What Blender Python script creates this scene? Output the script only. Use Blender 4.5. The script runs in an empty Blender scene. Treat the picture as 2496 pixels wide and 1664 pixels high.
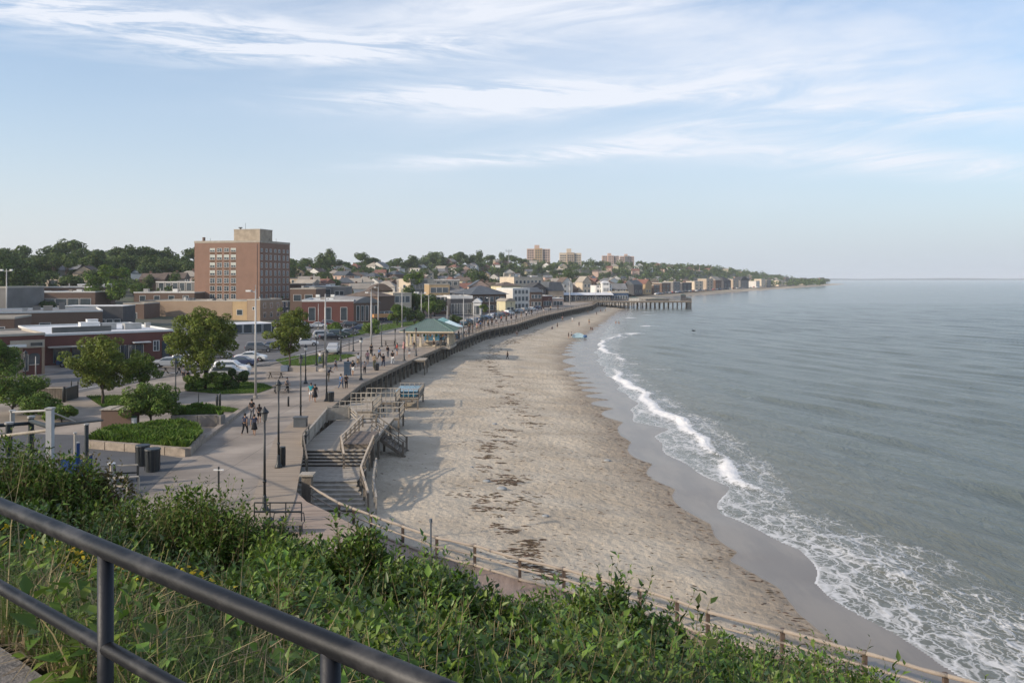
import bpy, bmesh, math, random
import numpy as np
from mathutils import Vector, Matrix
R = math.radians
F = 1950.0; HZ = 679.0; CX = 1248.0; CZ = 12.0     # calibration of the photograph: focal length, horizon row, centre column, eye height
rnd = random.Random(7)
nr = np.random.default_rng(11)
sc = bpy.context.scene
COL = sc.collection

# ------------------------------------------------------------------ camera, sky, sun, exposure
cam = bpy.data.objects.new('camera', bpy.data.cameras.new('camera')); COL.objects.link(cam)
cam.location = (0, 0, CZ); cam.rotation_euler = (R(90), 0, 0)
cam.data.sensor_width = 36; cam.data.lens = F/2496*36; cam.data.shift_y = -(832-HZ)/2496
cam.data.clip_start = 0.05; cam.data.clip_end = 90000
sc.camera = cam
SUN_EL, SUN_V = 25, Vector((-0.90, -0.44))
sun = bpy.data.objects.new('sun', bpy.data.lights.new('sun', 'SUN')); COL.objects.link(sun)
sun.data.energy = 3.1; sun.data.angle = R(0.9); sun.data.color = (1.0, 0.87, 0.71)
sv = SUN_V.normalized()*math.cos(R(SUN_EL)); sdir = Vector((sv.x, sv.y, math.sin(R(SUN_EL))))
sun.rotation_euler = sdir.to_track_quat('Z', 'Y').to_euler(); sun.location = (-40, -20, 60)
w = bpy.data.worlds.new('World'); sc.world = w; w.use_nodes = True
def mk_world():
    nt = w.node_tree; nt.nodes.clear(); N = nt.nodes.new; L = nt.links.new
    out = N('ShaderNodeOutputWorld'); bg = N('ShaderNodeBackground'); L(bg.outputs[0], out.inputs[0])
    sky = N('ShaderNodeTexSky'); sky.sky_type = 'NISHITA'; sky.sun_disc = False
    sky.sun_elevation = R(SUN_EL); sky.sun_rotation = math.atan2(SUN_V.x, SUN_V.y)
    sky.air_density = 1.0; sky.dust_density = 1.2; sky.ozone_density = 1.7; sky.altitude = 0
    hs = N('ShaderNodeHueSaturation'); hs.inputs['Hue'].default_value = 0.503; hs.inputs['Saturation'].default_value = 1.12; hs.inputs['Value'].default_value = 1.0
    L(sky.outputs[0], hs.inputs['Color'])
    tc = N('ShaderNodeTexCoord'); sp = N('ShaderNodeSeparateXYZ'); L(tc.outputs['Generated'], sp.inputs[0])
    def m(op, a, b=None, c=None, clamp=False):
        n = N('ShaderNodeMath'); n.operation = op; n.use_clamp = clamp
        for i, q in enumerate((a, b, c)):
            if q is None: continue
            if isinstance(q, (int, float)): n.inputs[i].default_value = q
            else: L(q, n.inputs[i])
        return n.outputs[0]
    # compass-like direction coordinates, valid for the whole upper half: clouds are a layer at infinity
    yy = m('MAXIMUM', m('ABSOLUTE', sp.outputs[1]), 0.08)
    u = m('DIVIDE', sp.outputs[0], yy); v = m('DIVIDE', sp.outputs[2], yy)
    def noise(cu, cv, ox, detail=8, rough=0.55, dist=0.0, slope=0.0):
        cmb = N('ShaderNodeCombineXYZ'); L(m('MULTIPLY', u, cu), cmb.inputs[0])
        L(m('MULTIPLY', m('SUBTRACT', v, m('MULTIPLY', u, slope)), cv), cmb.inputs[1]); cmb.inputs[2].default_value = ox
        n = N('ShaderNodeTexNoise'); n.inputs['Scale'].default_value = 1; n.inputs['Detail'].default_value = detail
        n.inputs['Roughness'].default_value = rough; n.inputs['Distortion'].default_value = dist
        L(cmb.outputs[0], n.inputs['Vector']); return n.outputs['Fac']
    nb = noise(2.2, 9, 3.1, 3, .5, .3)
    def blob(u0, v0, su, sv_, slope, amp):
        du = m('DIVIDE', m('SUBTRACT', u, u0), su)
        wob = m('MULTIPLY', m('SUBTRACT', nb, .5), sv_*2.4)
        dv = m('DIVIDE', m('SUBTRACT', m('SUBTRACT', m('ADD', v, wob), v0), m('MULTIPLY', m('SUBTRACT', u, u0), slope)), sv_)
        r = m('ADD', m('MULTIPLY', du, du), m('MULTIPLY', dv, dv))
        return m('MULTIPLY', m('EXPONENT', m('MULTIPLY', r, -1)), amp)
    fine = noise(6, 52, 9.0, 12, .66, .5, -.08)
    fine2 = noise(4.5, 30, 4.0, 11, .64, .6, .12)
    soft = noise(2.2, 9, 1.7, 9, .6, .4, .15)
    tot = None
    def acc(x):
        nonlocal tot
        tot = x if tot is None else m('ADD', tot, x)
    def ramp(x, a, b):
        n = N('ShaderNodeMapRange'); n.interpolation_type = 'SMOOTHSTEP'; L(x, n.inputs[0]); n.inputs[1].default_value = a; n.inputs[2].default_value = b
        return n.outputs[0]
    f1 = ramp(fine, .36, .66); f2 = ramp(fine2, .34, .66); f3 = ramp(soft, .22, .72)
    for (u0, v0, su, s_, sl, am) in ((-.40, .305, .30, .030, -.09, 1.15), (-.22, .285, .22, .016, .03, .8), (-.55, .33, .14, .02, -.1, .7),
                                     (-.06, .226, .19, .015, .03, 1.25), (.05, .226, .14, .02, .05, .6), (.03, .153, .19, .009, .03, 1.2), (.14, .166, .12, .008, .05, .8)):
        acc(m('MULTIPLY', blob(u0, v0, su, s_, sl, am), f1))
    for (u0, v0, su, s_, sl, am) in ((.30, .195, .16, .014, .10, 1.0), (.44, .150, .22, .016, -.05, 1.0), (.50, .20, .20, .026, .08, .9), (.20, .225, .25, .012, .06, .7), (.58, .13, .12, .01, 0, .7), (.02, .33, .25, .04, .02, .6), (.30, .26, .28, .03, .12, .5)):
        acc(m('MULTIPLY', blob(u0, v0, su, s_, sl, am), f2))
    acc(m('MULTIPLY', blob(.46, .30, .55, .11, .10, .68), f3))
    acc(m('MULTIPLY', blob(-.15, .36, .40, .06, .0, .5), f3))
    acc(m('MULTIPLY', ramp(v, .36, .9), m('MULTIPLY', f3, .45)))
    tot = m('MINIMUM', tot, .92)
    hz = N('ShaderNodeMix'); hz.data_type = 'RGBA'; L(m('MULTIPLY', m('EXPONENT', m('MULTIPLY', m('MAXIMUM', v, 0), -9.0)), .88), hz.inputs[0]); pb = N('ShaderNodeMix'); pb.data_type = 'RGBA'; L(m('MULTIPLY', m('EXPONENT', m('MULTIPLY', m('MAXIMUM', v, 0), -3.2)), .80), pb.inputs[0]); L(hs.outputs[0], pb.inputs[6]); pb.inputs[7].default_value = (3.15, 3.85, 4.65, 1); L(pb.outputs[2], hz.inputs[6])
    hc = N('ShaderNodeMix'); hc.data_type = 'RGBA'; L(ramp(u, -.7, .7), hc.inputs[0]); hc.inputs[6].default_value = (4.15, 4.12, 4.1, 1); hc.inputs[7].default_value = (3.05, 3.35, 3.75, 1); L(hc.outputs[2], hz.inputs[7])
    # clouds lit by the sun: bright neutral white at the sky's own radiance scale
    cc = N('ShaderNodeRGB'); cc.outputs[0].default_value = CLOUD
    mx = N('ShaderNodeMix'); mx.data_type = 'RGBA'; L(tot, mx.inputs[0]); L(hz.outputs[2], mx.inputs[6]); L(cc.outputs[0], mx.inputs[7])
    L(mx.outputs[2], bg.inputs[0]); bg.inputs[1].default_value = SKY_S
SKY_S = 0.145; CLOUD = (4.7, 4.9, 5.35, 1)
mk_world()
vs = sc.view_settings; vs.view_transform = 'Standard'; vs.look = 'None'; vs.exposure = 0.38; vs.gamma = 1; vs.use_curve_mapping = False
sc.cycles.max_bounces = 6; sc.cycles.diffuse_bounces = 2; sc.cycles.glossy_bounces = 3; sc.cycles.transmission_bounces = 2; sc.cycles.volume_bounces = 1
sc.cycles.volume_max_steps = 64; sc.cycles.sample_clamp_indirect = 6; sc.cycles.use_denoising = True

# ------------------------------------------------------------------ helpers
def P(x, y, z=0.0):
    Y = F*(CZ-z)/(y-HZ); return Vector(((x-CX)*Y/F, Y, z))
def PX(x, Y): return (x-CX)*Y/F
def PZ(y, Y): return CZ-(y-HZ)*Y/F
def lin(c): return tuple((v/12.92 if v <= .04045 else ((v+.055)/1.055)**2.4) for v in c)
MATS = {}
def M(name, col, rough=.85, var=.18, scale=.8, bump=0.0, bscale=8.0, metal=0.0, spec=.3, col2=None, detail=6, island=0.0, trans=0.0, stretch=(1, 1, 1)):
    if name in MATS: return MATS[name]
    m = bpy.data.materials.new(name); m.use_nodes = True; nt = m.node_tree; N = nt.nodes.new; L = nt.links.new
    b = nt.nodes['Principled BSDF']; b.inputs['Roughness'].default_value = rough; b.inputs['Metallic'].default_value = metal
    b.inputs['Specular IOR Level'].default_value = spec
    tc = N('ShaderNodeTexCoord'); mp = N('ShaderNodeMapping'); mp.inputs['Scale'].default_value = stretch; L(tc.outputs['Object'], mp.inputs[0])
    n = N('ShaderNodeTexNoise'); n.inputs['Scale'].default_value = scale; n.inputs['Detail'].default_value = detail; n.inputs['Roughness'].default_value = .6
    L(mp.outputs[0], n.inputs['Vector'])
    mr = N('ShaderNodeMapRange'); L(n.outputs['Fac'], mr.inputs[0]); mr.inputs[1].default_value = .28; mr.inputs[2].default_value = .72
    mx = N('ShaderNodeMix'); mx.data_type = 'RGBA'; L(mr.outputs[0], mx.inputs[0])
    c1 = tuple(max(0, v*(1-var)) for v in col); c2 = col2 or tuple(min(1, v*(1+var)) for v in col)
    mx.inputs[6].default_value = (*c1, 1); mx.inputs[7].default_value = (*c2, 1); last = mx.outputs[2]
    if island:
        g = N('ShaderNodeNewGeometry'); hs = N('ShaderNodeHueSaturation'); L(last, hs.inputs['Color'])
        a = N('ShaderNodeMapRange'); L(g.outputs['Random Per Island'], a.inputs[0]); a.inputs[3].default_value = 1-island; a.inputs[4].default_value = 1+island
        L(a.outputs[0], hs.inputs['Value'])
        fr = N('ShaderNodeMath'); fr.operation = 'FRACT'; mu = N('ShaderNodeMath'); mu.operation = 'MULTIPLY'; L(g.outputs['Random Per Island'], mu.inputs[0]); mu.inputs[1].default_value = 37.7
        L(mu.outputs[0], fr.inputs[0]); a2 = N('ShaderNodeMapRange'); L(fr.outputs[0], a2.inputs[0]); a2.inputs[3].default_value = .475; a2.inputs[4].default_value = .515
        L(a2.outputs[0], hs.inputs['Hue']); last = hs.outputs[0]
    L(last, b.inputs['Base Color'])
    if bump:
        n2 = N('ShaderNodeTexNoise'); n2.inputs['Scale'].default_value = bscale; n2.inputs['Detail'].default_value = 4; L(mp.outputs[0], n2.inputs['Vector'])
        bp = N('ShaderNodeBump'); bp.inputs['Strength'].default_value = bump; bp.inputs['Distance'].default_value = .05; L(n2.outputs['Fac'], bp.inputs['Height']); L(bp.outputs[0], b.inputs['Normal'])
    if trans:
        tr = N('ShaderNodeBsdfTranslucent'); L(last, tr.inputs[0]); ms = N('ShaderNodeMixShader'); ms.inputs[0].default_value = trans
        L(b.outputs[0], ms.inputs[1]); L(tr.outputs[0], ms.inputs[2]); L(ms.outputs[0], nt.nodes['Material Output'].inputs[0])
    MATS[name] = m; return m
def brickmat(name, c1, c2, mortar, scale=1.0, rough=.9, bw=.22, bh=.075):
    if name in MATS: return MATS[name]
    m = M(name, c1, rough, .2, .35)
    nt = m.node_tree; N = nt.nodes.new; L = nt.links.new; b = nt.nodes['Principled BSDF']
    old = b.inputs['Base Color'].links[0].from_socket
    tc = N('ShaderNodeTexCoord'); sp = N('ShaderNodeSeparateXYZ'); L(tc.outputs['Object'], sp.inputs[0])
    ad = N('ShaderNodeMath'); ad.operation = 'ADD'; L(sp.outputs[0], ad.inputs[0]); L(sp.outputs[1], ad.inputs[1])
    cb = N('ShaderNodeCombineXYZ'); L(ad.outputs[0], cb.inputs[0]); L(sp.outputs[2], cb.inputs[1])
    bt = N('ShaderNodeTexBrick'); L(cb.outputs[0], bt.inputs['Vector']); bt.inputs['Scale'].default_value = scale
    bt.inputs['Brick Width'].default_value = bw; bt.inputs['Row Height'].default_value = bh; bt.inputs['Mortar Size'].default_value = .012
    bt.inputs['Color1'].default_value = (*c1, 1); bt.inputs['Color2'].default_value = (*c2, 1); bt.inputs['Mortar'].default_value = (*mortar, 1)
    mx = N('ShaderNodeMix'); mx.data_type = 'RGBA'; mx.blend_type = 'MIX'; mx.inputs[0].default_value = .55; L(old, mx.inputs[6]); L(bt.outputs[0], mx.inputs[7])
    L(mx.outputs[2], b.inputs['Base Color']); return m
class MB:
    def __init__(s): s.v = []; s.f = []; s.mi = []
    def add(s, vs_, fs, mi=0):
        o = len(s.v); s.v.extend([tuple(q) for q in vs_]); s.f.extend([tuple(i+o for i in f) for f in fs]); s.mi.extend([mi]*len(fs)); return s
    def box(s, x0, x1, y0, y1, z0, z1, mi=0):
        return s.add([(x0, y0, z0), (x1, y0, z0), (x1, y1, z0), (x0, y1, z0), (x0, y0, z1), (x1, y0, z1), (x1, y1, z1), (x0, y1, z1)],
                     [(0, 3, 2, 1), (4, 5, 6, 7), (0, 1, 5, 4), (1, 2, 6, 5), (2, 3, 7, 6), (3, 0, 4, 7)], mi)
    def beam(s, a, b, w=.1, h=None, mi=0):
        a = Vector(a); b = Vector(b); d = (b-a)
        if d.length < 1e-6: return s
        d.normalize(); h = h or w
        sx = d.cross(Vector((0, 0, 1)))
        if sx.length < .05: sx = Vector((1, 0, 0))
        sx.normalize(); sz = sx.cross(d).normalized()
        q = [c+sx*(i*w/2)+sz*(j*h/2) for c in (a, b) for i, j in ((-1, -1), (1, -1), (1, 1), (-1, 1))]
        return s.add(q, [(0, 1, 2, 3), (7, 6, 5, 4), (0, 4, 5, 1), (1, 5, 6, 2), (2, 6, 7, 3), (3, 7, 4, 0)], mi)
    def tube(s, pts, r, n=8, mi=0, cap=True):
        pts = [Vector(p) for p in pts]; k = len(pts); rs = r if isinstance(r, (list, tuple)) else [r]*k
        o = len(s.v); up = None
        for i, p in enumerate(pts):
            d = (pts[min(i+1, k-1)]-pts[max(i-1, 0)]).normalized()
            if up is None: up = d.cross(Vector((0, 1, 0)) if abs(d.y) < .8 else Vector((1, 0, 0))).normalized()
            else: up = (up-d*up.dot(d)).normalized()
            sd = d.cross(up)
            for j in range(n):
                a = 2*math.pi*j/n; s.v.append(tuple(p+(up*math.cos(a)+sd*math.sin(a))*rs[i]))
        for i in range(k-1):
            for j in range(n):
                s.f.append((o+i*n+j, o+i*n+(j+1) % n, o+(i+1)*n+(j+1) % n, o+(i+1)*n+j)); s.mi.append(mi)
        if cap:
            s.f.append(tuple(o+j for j in range(n))[::-1]); s.f.append(tuple(o+(k-1)*n+j for j in range(n))); s.mi += [mi, mi]
        return s
    def prism(s, poly, z0, z1, mi=0):      # poly: list of (x, y)
        n = len(poly); vs_ = [(x, y, z0) for x, y in poly]+[(x, y, z1) for x, y in poly]
        return s.add(vs_, [tuple(range(n))[::-1], tuple(range(n, 2*n))]+[(i, (i+1) % n, n+(i+1) % n, n+i) for i in range(n)], mi)
    def ell(s, c, rx, ry, rz, nu=10, nv=6, mi=0):
        vs_ = []; fs = []
        for i in range(nv+1):
            t = math.pi*i/nv
            for j in range(nu):
                a = 2*math.pi*j/nu; vs_.append((c[0]+rx*math.sin(t)*math.cos(a), c[1]+ry*math.sin(t)*math.sin(a), c[2]+rz*math.cos(t)))
        for i in range(nv):
            for j in range(nu): fs.append((i*nu+j, (i+1)*nu+j, (i+1)*nu+(j+1) % nu, i*nu+(j+1) % nu))
        return s.add(vs_, fs, mi)
    def build(s, name, mats, parent=None, smooth=False, loc=None):
        me = bpy.data.meshes.new(name); me.from_pydata(s.v, [], s.f)
        if not isinstance(mats, (list, tuple)): mats = [mats]
        for m in mats: me.materials.append(m)
        if len(mats) > 1: me.polygons.foreach_set('material_index', s.mi)
        if smooth: me.polygons.foreach_set('use_smooth', [True]*len(me.polygons))
        me.update(); return link(name, me, parent, loc)
def link(name, data, parent=None, loc=None):
    o = bpy.data.objects.new(name, data); COL.objects.link(o)
    if parent: o.parent = parent
    if loc: o.location = loc
    return o
def thing(name, label, cat, loc=(0, 0, 0), rz=0, group=None):
    o = bpy.data.objects.new(name, None); COL.objects.link(o); o.empty_display_size = .3
    o.location = loc; o.rotation_euler = (0, 0, rz); o['label'] = label; o['category'] = cat
    if group: o['group'] = group
    return o
def tag(o, label, cat, group=None):
    o['label'] = label; o['category'] = cat
    if group: o['group'] = group
    return o
def kind(o, k, label=None, cat=None):
    o['kind'] = k
    if label: o['label'] = label
    if cat: o['category'] = cat
    return o
KIDS = {}
def kids(o):
    return [c for c in o.children]
def dup(root, loc, rz=0, label=None, scale=1.0, group=None, mats=None):
    def cp(o, par):
        c = o.copy(); COL.objects.link(c); c.parent = par
        for k in kids(o): cp(k, c)
        return c
    r = cp(root, None); r.location = loc; r.rotation_euler = (0, 0, rz); r.scale = (scale,)*3 if not isinstance(scale, tuple) else scale
    if label: r['label'] = label
    if group: r['group'] = group
    return r
def setmat(o, slot, m):
    o.material_slots[slot].link = 'OBJECT'; o.material_slots[slot].material = m
def npmesh(name, V, Fq, mats, attrs=None, mi=None, smooth=False, parent=None):
    """V (n,3), Fq (m,k) constant k"""
    V = np.asarray(V, np.float32); Fq = np.asarray(Fq, np.int32); k = Fq.shape[1]
    me = bpy.data.meshes.new(name); me.vertices.add(len(V)); me.vertices.foreach_set('co', V.ravel())
    me.loops.add(Fq.size); me.loops.foreach_set('vertex_index', Fq.ravel())
    me.polygons.add(len(Fq)); me.polygons.foreach_set('loop_start', np.arange(0, Fq.size, k, dtype=np.int32))
    if not isinstance(mats, (list, tuple)): mats = [mats]
    for m in mats: me.materials.append(m)
    if mi is not None: me.polygons.foreach_set('material_index', np.asarray(mi, np.int32))
    if smooth: me.polygons.foreach_set('use_smooth', np.ones(len(Fq), bool))
    me.update(calc_edges=True)
    for an, av in (attrs or {}).items():
        a = me.attributes.new(an, 'FLOAT', 'POINT'); a.data.foreach_set('value', np.asarray(av, np.float32).ravel())
    return link(name, me, parent)
def grid(nu, nv):
    i, j = np.meshgrid(np.arange(nu-1), np.arange(nv-1), indexing='ij'); a = (i*nv+j).ravel()
    return np.stack([a, a+nv, a+nv+1, a+1], 1)
def ordn(i):
    W = 'first second third fourth fifth sixth seventh eighth ninth tenth eleventh twelfth thirteenth fourteenth fifteenth sixteenth seventeenth eighteenth nineteenth'.split()
    T = {2: 'twenty', 3: 'thirty', 4: 'forty', 5: 'fifty', 6: 'sixty', 7: 'seventy', 8: 'eighty', 9: 'ninety'}
    TT = {20: 'twentieth', 30: 'thirtieth', 40: 'fortieth', 50: 'fiftieth', 60: 'sixtieth', 70: 'seventieth', 80: 'eightieth', 90: 'ninetieth'}
    if i < 20: return W[i-1]
    if i > 99: return '%dth' % i
    return TT[i] if i % 10 == 0 else T[i//10]+'-'+W[i % 10-1]

# smooth value noise for python-side shaping
def vnoise(x, y, seed=0):
    x = np.asarray(x, float); y = np.asarray(y, float); xi = np.floor(x).astype(np.int64); yi = np.floor(y).astype(np.int64); fx = x-xi; fy = y-yi
    def h(a, b):
        q = (a*374761393+b*668265263+seed*974634777) & 0x7fffffff; q = ((q ^ (q >> 13))*1274126177) & 0x7fffffff; return ((q ^ (q >> 16)) & 0xffff)/65535.
    fx = fx*fx*(3-2*fx); fy = fy*fy*(3-2*fy)
    return (h(xi, yi)*(1-fx)+h(xi+1, yi)*fx)*(1-fy)+(h(xi, yi+1)*(1-fx)+h(xi+1, yi+1)*fx)*fy
def fbm(x, y, o=4, seed=0):
    s = 0; a = .5
    for k in range(o): s = s+a*vnoise(np.asarray(x)*2**k, np.asarray(y)*2**k, seed+k); a *= .5
    return s

# ------------------------------------------------------------------ coast lines (metres) and terrain
EY = [0, 24, 43, 60, 76, 92, 118, 131, 154, 187, 211, 257, 304, 360, 411, 500, 600, 691, 822, 1014, 1449, 2253, 2330, 2500, 3000]
EX = [-8, -9, -11.8, -15.6, -17, -17.3, -15, -13.5, -10.9, -6.3, .8, 9.4, 21, 36, 44, 60, 85, 118, 186, 272, 490, 900, 915, 300, -900]
WY = [10, 20, 31, 41, 46, 53, 60, 66, 79, 83, 87, 100, 117, 140, 167, 210, 260, 330, 405, 500, 600, 691, 822, 1014, 1449, 2253, 2330, 2500, 3000]
WX = [21, 20, 18.1, 15.2, 16.4, 14.2, 15.8, 14.3, 14.1, 15.6, 13.4, 15.2, 15.4, 15.6, 17.5, 23.5, 31, 45, 60, 82, 108, 142, 217, 308, 536, 943, 960, 400, -800]
DY = [10, 25, 33.3, 36.9, 39.7, 44, 45.3, 47.7, 57.4, 64, 70.5, 75.7, 82.4, 96, 116.5, 138, 160, 184, 235, 311, 398, 500, 691, 822, 1014, 1449, 2253, 2330, 2500, 3000]
DX = [17, 15.2, 14, 13.3, 13.1, 12.1, 13, 12.3, 11.4, 11.1, 10.7, 10.7, 11.2, 10.7, 10.6, 9.8, 10.9, 13, 23.3, 37.6, 54, 78, 138, 213, 303, 531, 940, 955, 390, -810]
BY = [38, 42, 44, 48, 58, 61, 66, 70, 75, 81, 89, 100, 110, 129, 137, 148, 173, 188, 207, 219, 240]
BX = [22.5, 20.7, 19.6, 19.2, 18.1, 17.3, 17.6, 19.3, 18.4, 18, 18, 17.5, 17.5, 17.1, 17.6, 21.4, 20.4, 20.5, 25, 29.6, 36]
BI = [.0, .35, .55, .5, .35, .8, .95, .35, .9, 1, 1, 1, 1, 1, .7, .45, 1, 1, .9, .7, 0]
def E(Y): return np.interp(Y, EY, EX)
def D(Y): return np.interp(Y, DY, DX)
def Wl(Y): return np.interp(Y, WY, WX)
def cusp_ph(Y):
    t = np.asarray(Y, float); ph = t/8.2+.6*np.sin(t/17.)+.35*np.sin(t/9.3)
    return 1-np.abs(np.sin(math.pi*ph))
def cusp(Y):
    t = np.asarray(Y, float); c = cusp_ph(Y)
    return (c-.35)*np.interp(t, [20, 45, 60, 95, 200, 300, 500], [.4, .7, 1.0, 2.2, 3.0, 2.5, 3])*(.6+.8*vnoise(t/9., t*0, 5))
ZS = -3.6
def beach_z(X, Y):
    e = E(Y); d = D(Y)+cusp(Y); wl = np.maximum(Wl(Y)+.25*np.sin(np.asarray(Y)/1.3)+.4*np.sin(np.asarray(Y)/3.1), d+.5)
    t = np.clip((X-e)/np.maximum(d-e, 1), -2, 1)
    z = -2.35+(-1.13)*np.clip(t, 0, 1)**1.6
    z = np.where(X < e, -2.35, z)
    t2 = np.clip((X-d)/np.maximum(wl-d, .3), 0, 1)
    z = np.where(X > d, -3.48+(ZS+3.48)*t2, z)
    z = np.where(X > wl, ZS-.045*(X-wl), z)
    # sand relief on the dry part
    dry = np.clip((d-X)/3, 0, 1)
    z = z+.11*(2*cusp_ph(Y)-1)*np.exp(-((X-D(Y)+4.5)/4.0)**2)*dry
    z = z+dry*((fbm(X/2.2, Y/2.2, 3, 3)-.45)*.16+(fbm(X/9., Y/5., 2, 8)-.4)*.25+.03*np.sin(Y*1.15+X*.4+3*vnoise(X/4, Y/4, 2)))
    return z
def sstep(x, a, b):
    t = np.clip((x-a)/(b-a), 0, 1); return t*t*(3-2*t)
def hill_z(X, Y):
    d = E(np.minimum(Y, 2260))-X
    hm = np.interp(Y, [0, 150, 250, 420, 600, 780, 1100, 1500, 2000, 2260, 2500], [2, 5, 9, 14, 20, 26, 27, 25, 13, 4, 0])
    lo = np.interp(Y, [900, 1300], [70, 30]); hi = np.interp(Y, [900, 1300], [235, 135])
    z = hm*sstep(d, lo, hi)
    z = z + (fbm(X/90., Y/90., 3, 4)-.45)*6*sstep(d, 90, 250)*np.clip(Y/400, 0, 1)
    return z
def gz(X, Y): return float(hill_z(np.array(X, float), np.array(Y, float)))
# camera bluff
GA = [-14, -9.5, -7, -5.3, -3.65, -1.4, 0, 2, 4.2, 5.9, 9, 14]
GT = [9.1, 8.9, 8.35, 8.0, 7.65, 7.34, 6.84, 6.48, 5.76, 5.3, 4.6, 4.0]
def slab_s(X, Y): return (X+2.18)*.606+(Y-3.4)*.795
def bluff_z(X, Y):
    Yc = np.maximum(Y, 1.0); a = X/Yc*11
    g = np.interp(a, GA, GT); s = slab_s(X, Y); k = 11/Yc; scr = slab_s(X*k, Y*k)
    t = np.clip((s-.05)/np.maximum(scr, 2.), 0, 1)
    z = 10.42+(g-10.42)*t**.95
    toe = np.where(X < -9.0-(Y-24)*.15, -0.06, -2.5)
    z = np.where(Y > 11, g+(toe-g)*sstep(Y, 11, 23.5), z)
    z = z+(fbm(X*.9, Y*.9, 3, 21)-.45)*.35*np.clip(s, 0, 1)*(Y < 20)
    return z
# ------------------------------------------------------------------ SETTING
WOOD_D = M('weathered_wood', (.185, .155, .122), .9, .35, 3, .4, 20, stretch=(1, 1, .4))
WOOD_L = M('sunbleached_wood', (.47, .39, .30), .85, .25, 3, .4, 25)
WOOD_G = M('grey_deck_wood', (.36, .32, .265), .9, .25, 2.5, .3, 18)
BLACK = M('black_painted_metal', (.018, .022, .024), .45, .3, 3, spec=.5)
POLE = M('galvanised_pole', (.40, .39, .37), .5, .12, 1, metal=.3)
WHITE = M('white_paint', (.72, .71, .68), .6, .08, 1)
CONC = M('concrete', (.33, .29, .25), .9, .12, .6, .2, 10)
GLASS = M('window_glass', (.05, .065, .075), .08, .5, .5, spec=.9)
GLASSL = M('window_glass_bright', (.16, .21, .22), .12, .4, .4, spec=.9)
def nodes(m): return m.node_tree, m.node_tree.nodes.new, m.node_tree.links.new

def sand_mat():
    m = bpy.data.materials.new('sand'); m.use_nodes = True; nt, N, L = nodes(m); b = nt.nodes['Principled BSDF']
    def at(n):
        a = N('ShaderNodeAttribute'); a.attribute_name = n; return a.outputs['Fac']
    def noise(s, d=6, r=.6, st=(1, 1, 1)):
        tc = N('ShaderNodeTexCoord'); mp = N('ShaderNodeMapping'); mp.inputs['Scale'].default_value = st; L(tc.outputs['Object'], mp.inputs[0])
        n = N('ShaderNodeTexNoise'); n.inputs['Scale'].default_value = s; n.inputs['Detail'].default_value = d; n.inputs['Roughness'].default_value = r; L(mp.outputs[0], n.inputs['Vector']); return n.outputs['Fac']
    def mr(x, a, b_, c=0., d=1.):
        n = N('ShaderNodeMapRange'); L(x, n.inputs[0]); n.inputs[1].default_value = a; n.inputs[2].default_value = b_; n.inputs[3].default_value = c; n.inputs[4].default_value = d; n.interpolation_type = 'SMOOTHSTEP'; return n.outputs[0]
    def mix(f, a, b_):
        n = N('ShaderNodeMix'); n.data_type = 'RGBA'
        if isinstance(f, float): n.inputs[0].default_value = f
        else: L(f, n.inputs[0])
        for i, q in ((6, a), (7, b_)):
            if isinstance(q, tuple): n.inputs[i].default_value = (*q, 1)
            else: L(q, n.inputs[i])
        return n.outputs[2]
    dry = mix(mr(noise(.25, 7), .35, .65), (.445, .37, .275), (.55, .47, .36))
    sp = mr(noise(3.2, 3, .7, (.6, 1, 1)), .60, .72)
    dry = mix(sp, dry, (.31, .255, .195))
    sp2 = mr(noise(9, 3, .6), .62, .74); dry = mix(sp2, dry, (.28, .23, .175))
    damp = mix(mr(noise(.8, 5), .35, .65), (.27, .22, .165), (.33, .27, .205))
    wet = mix(mr(noise(.5, 5, .6, (1, .3, 1)), .35, .65), (.20, .165, .125), (.26, .215, .16))
    c = mix(mr(at('damp'), 0, 1), dry, damp); c = mix(mr(at('wet'), .42, .58), c, wet)
    L(c, b.inputs['Base Color'])
    rr = mr(at('wet'), .42, .58, .92, .27); L(rr, b.inputs['Roughness']); b.inputs['Specular IOR Level'].default_value = .5
    L(mr(at('wet'), .42, .58, .15, .45), b.inputs['Specular IOR Level'])
    bp = N('ShaderNodeBump'); bp.inputs['Distance'].default_value = .13
    L(mr(at('wet'), .35, .5, .9, .012), bp.inputs['Strength'])
    vo = N('ShaderNodeTexVoronoi'); vo.inputs['Scale'].default_value = 2.1; vo.feature = 'SMOOTH_F1'; tc = N('ShaderNodeTexCoord'); L(tc.outputs['Object'], vo.inputs['Vector'])
    a = N('ShaderNodeMath'); a.operation = 'ADD'; L(vo.outputs['Distance'], a.inputs[0]); n1 = noise(4, 5, .65); L(n1, a.inputs[1]); L(a.outputs[0], bp.inputs['Height'])
    L(bp.outputs[0], b.inputs['Normal']); return m
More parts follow.
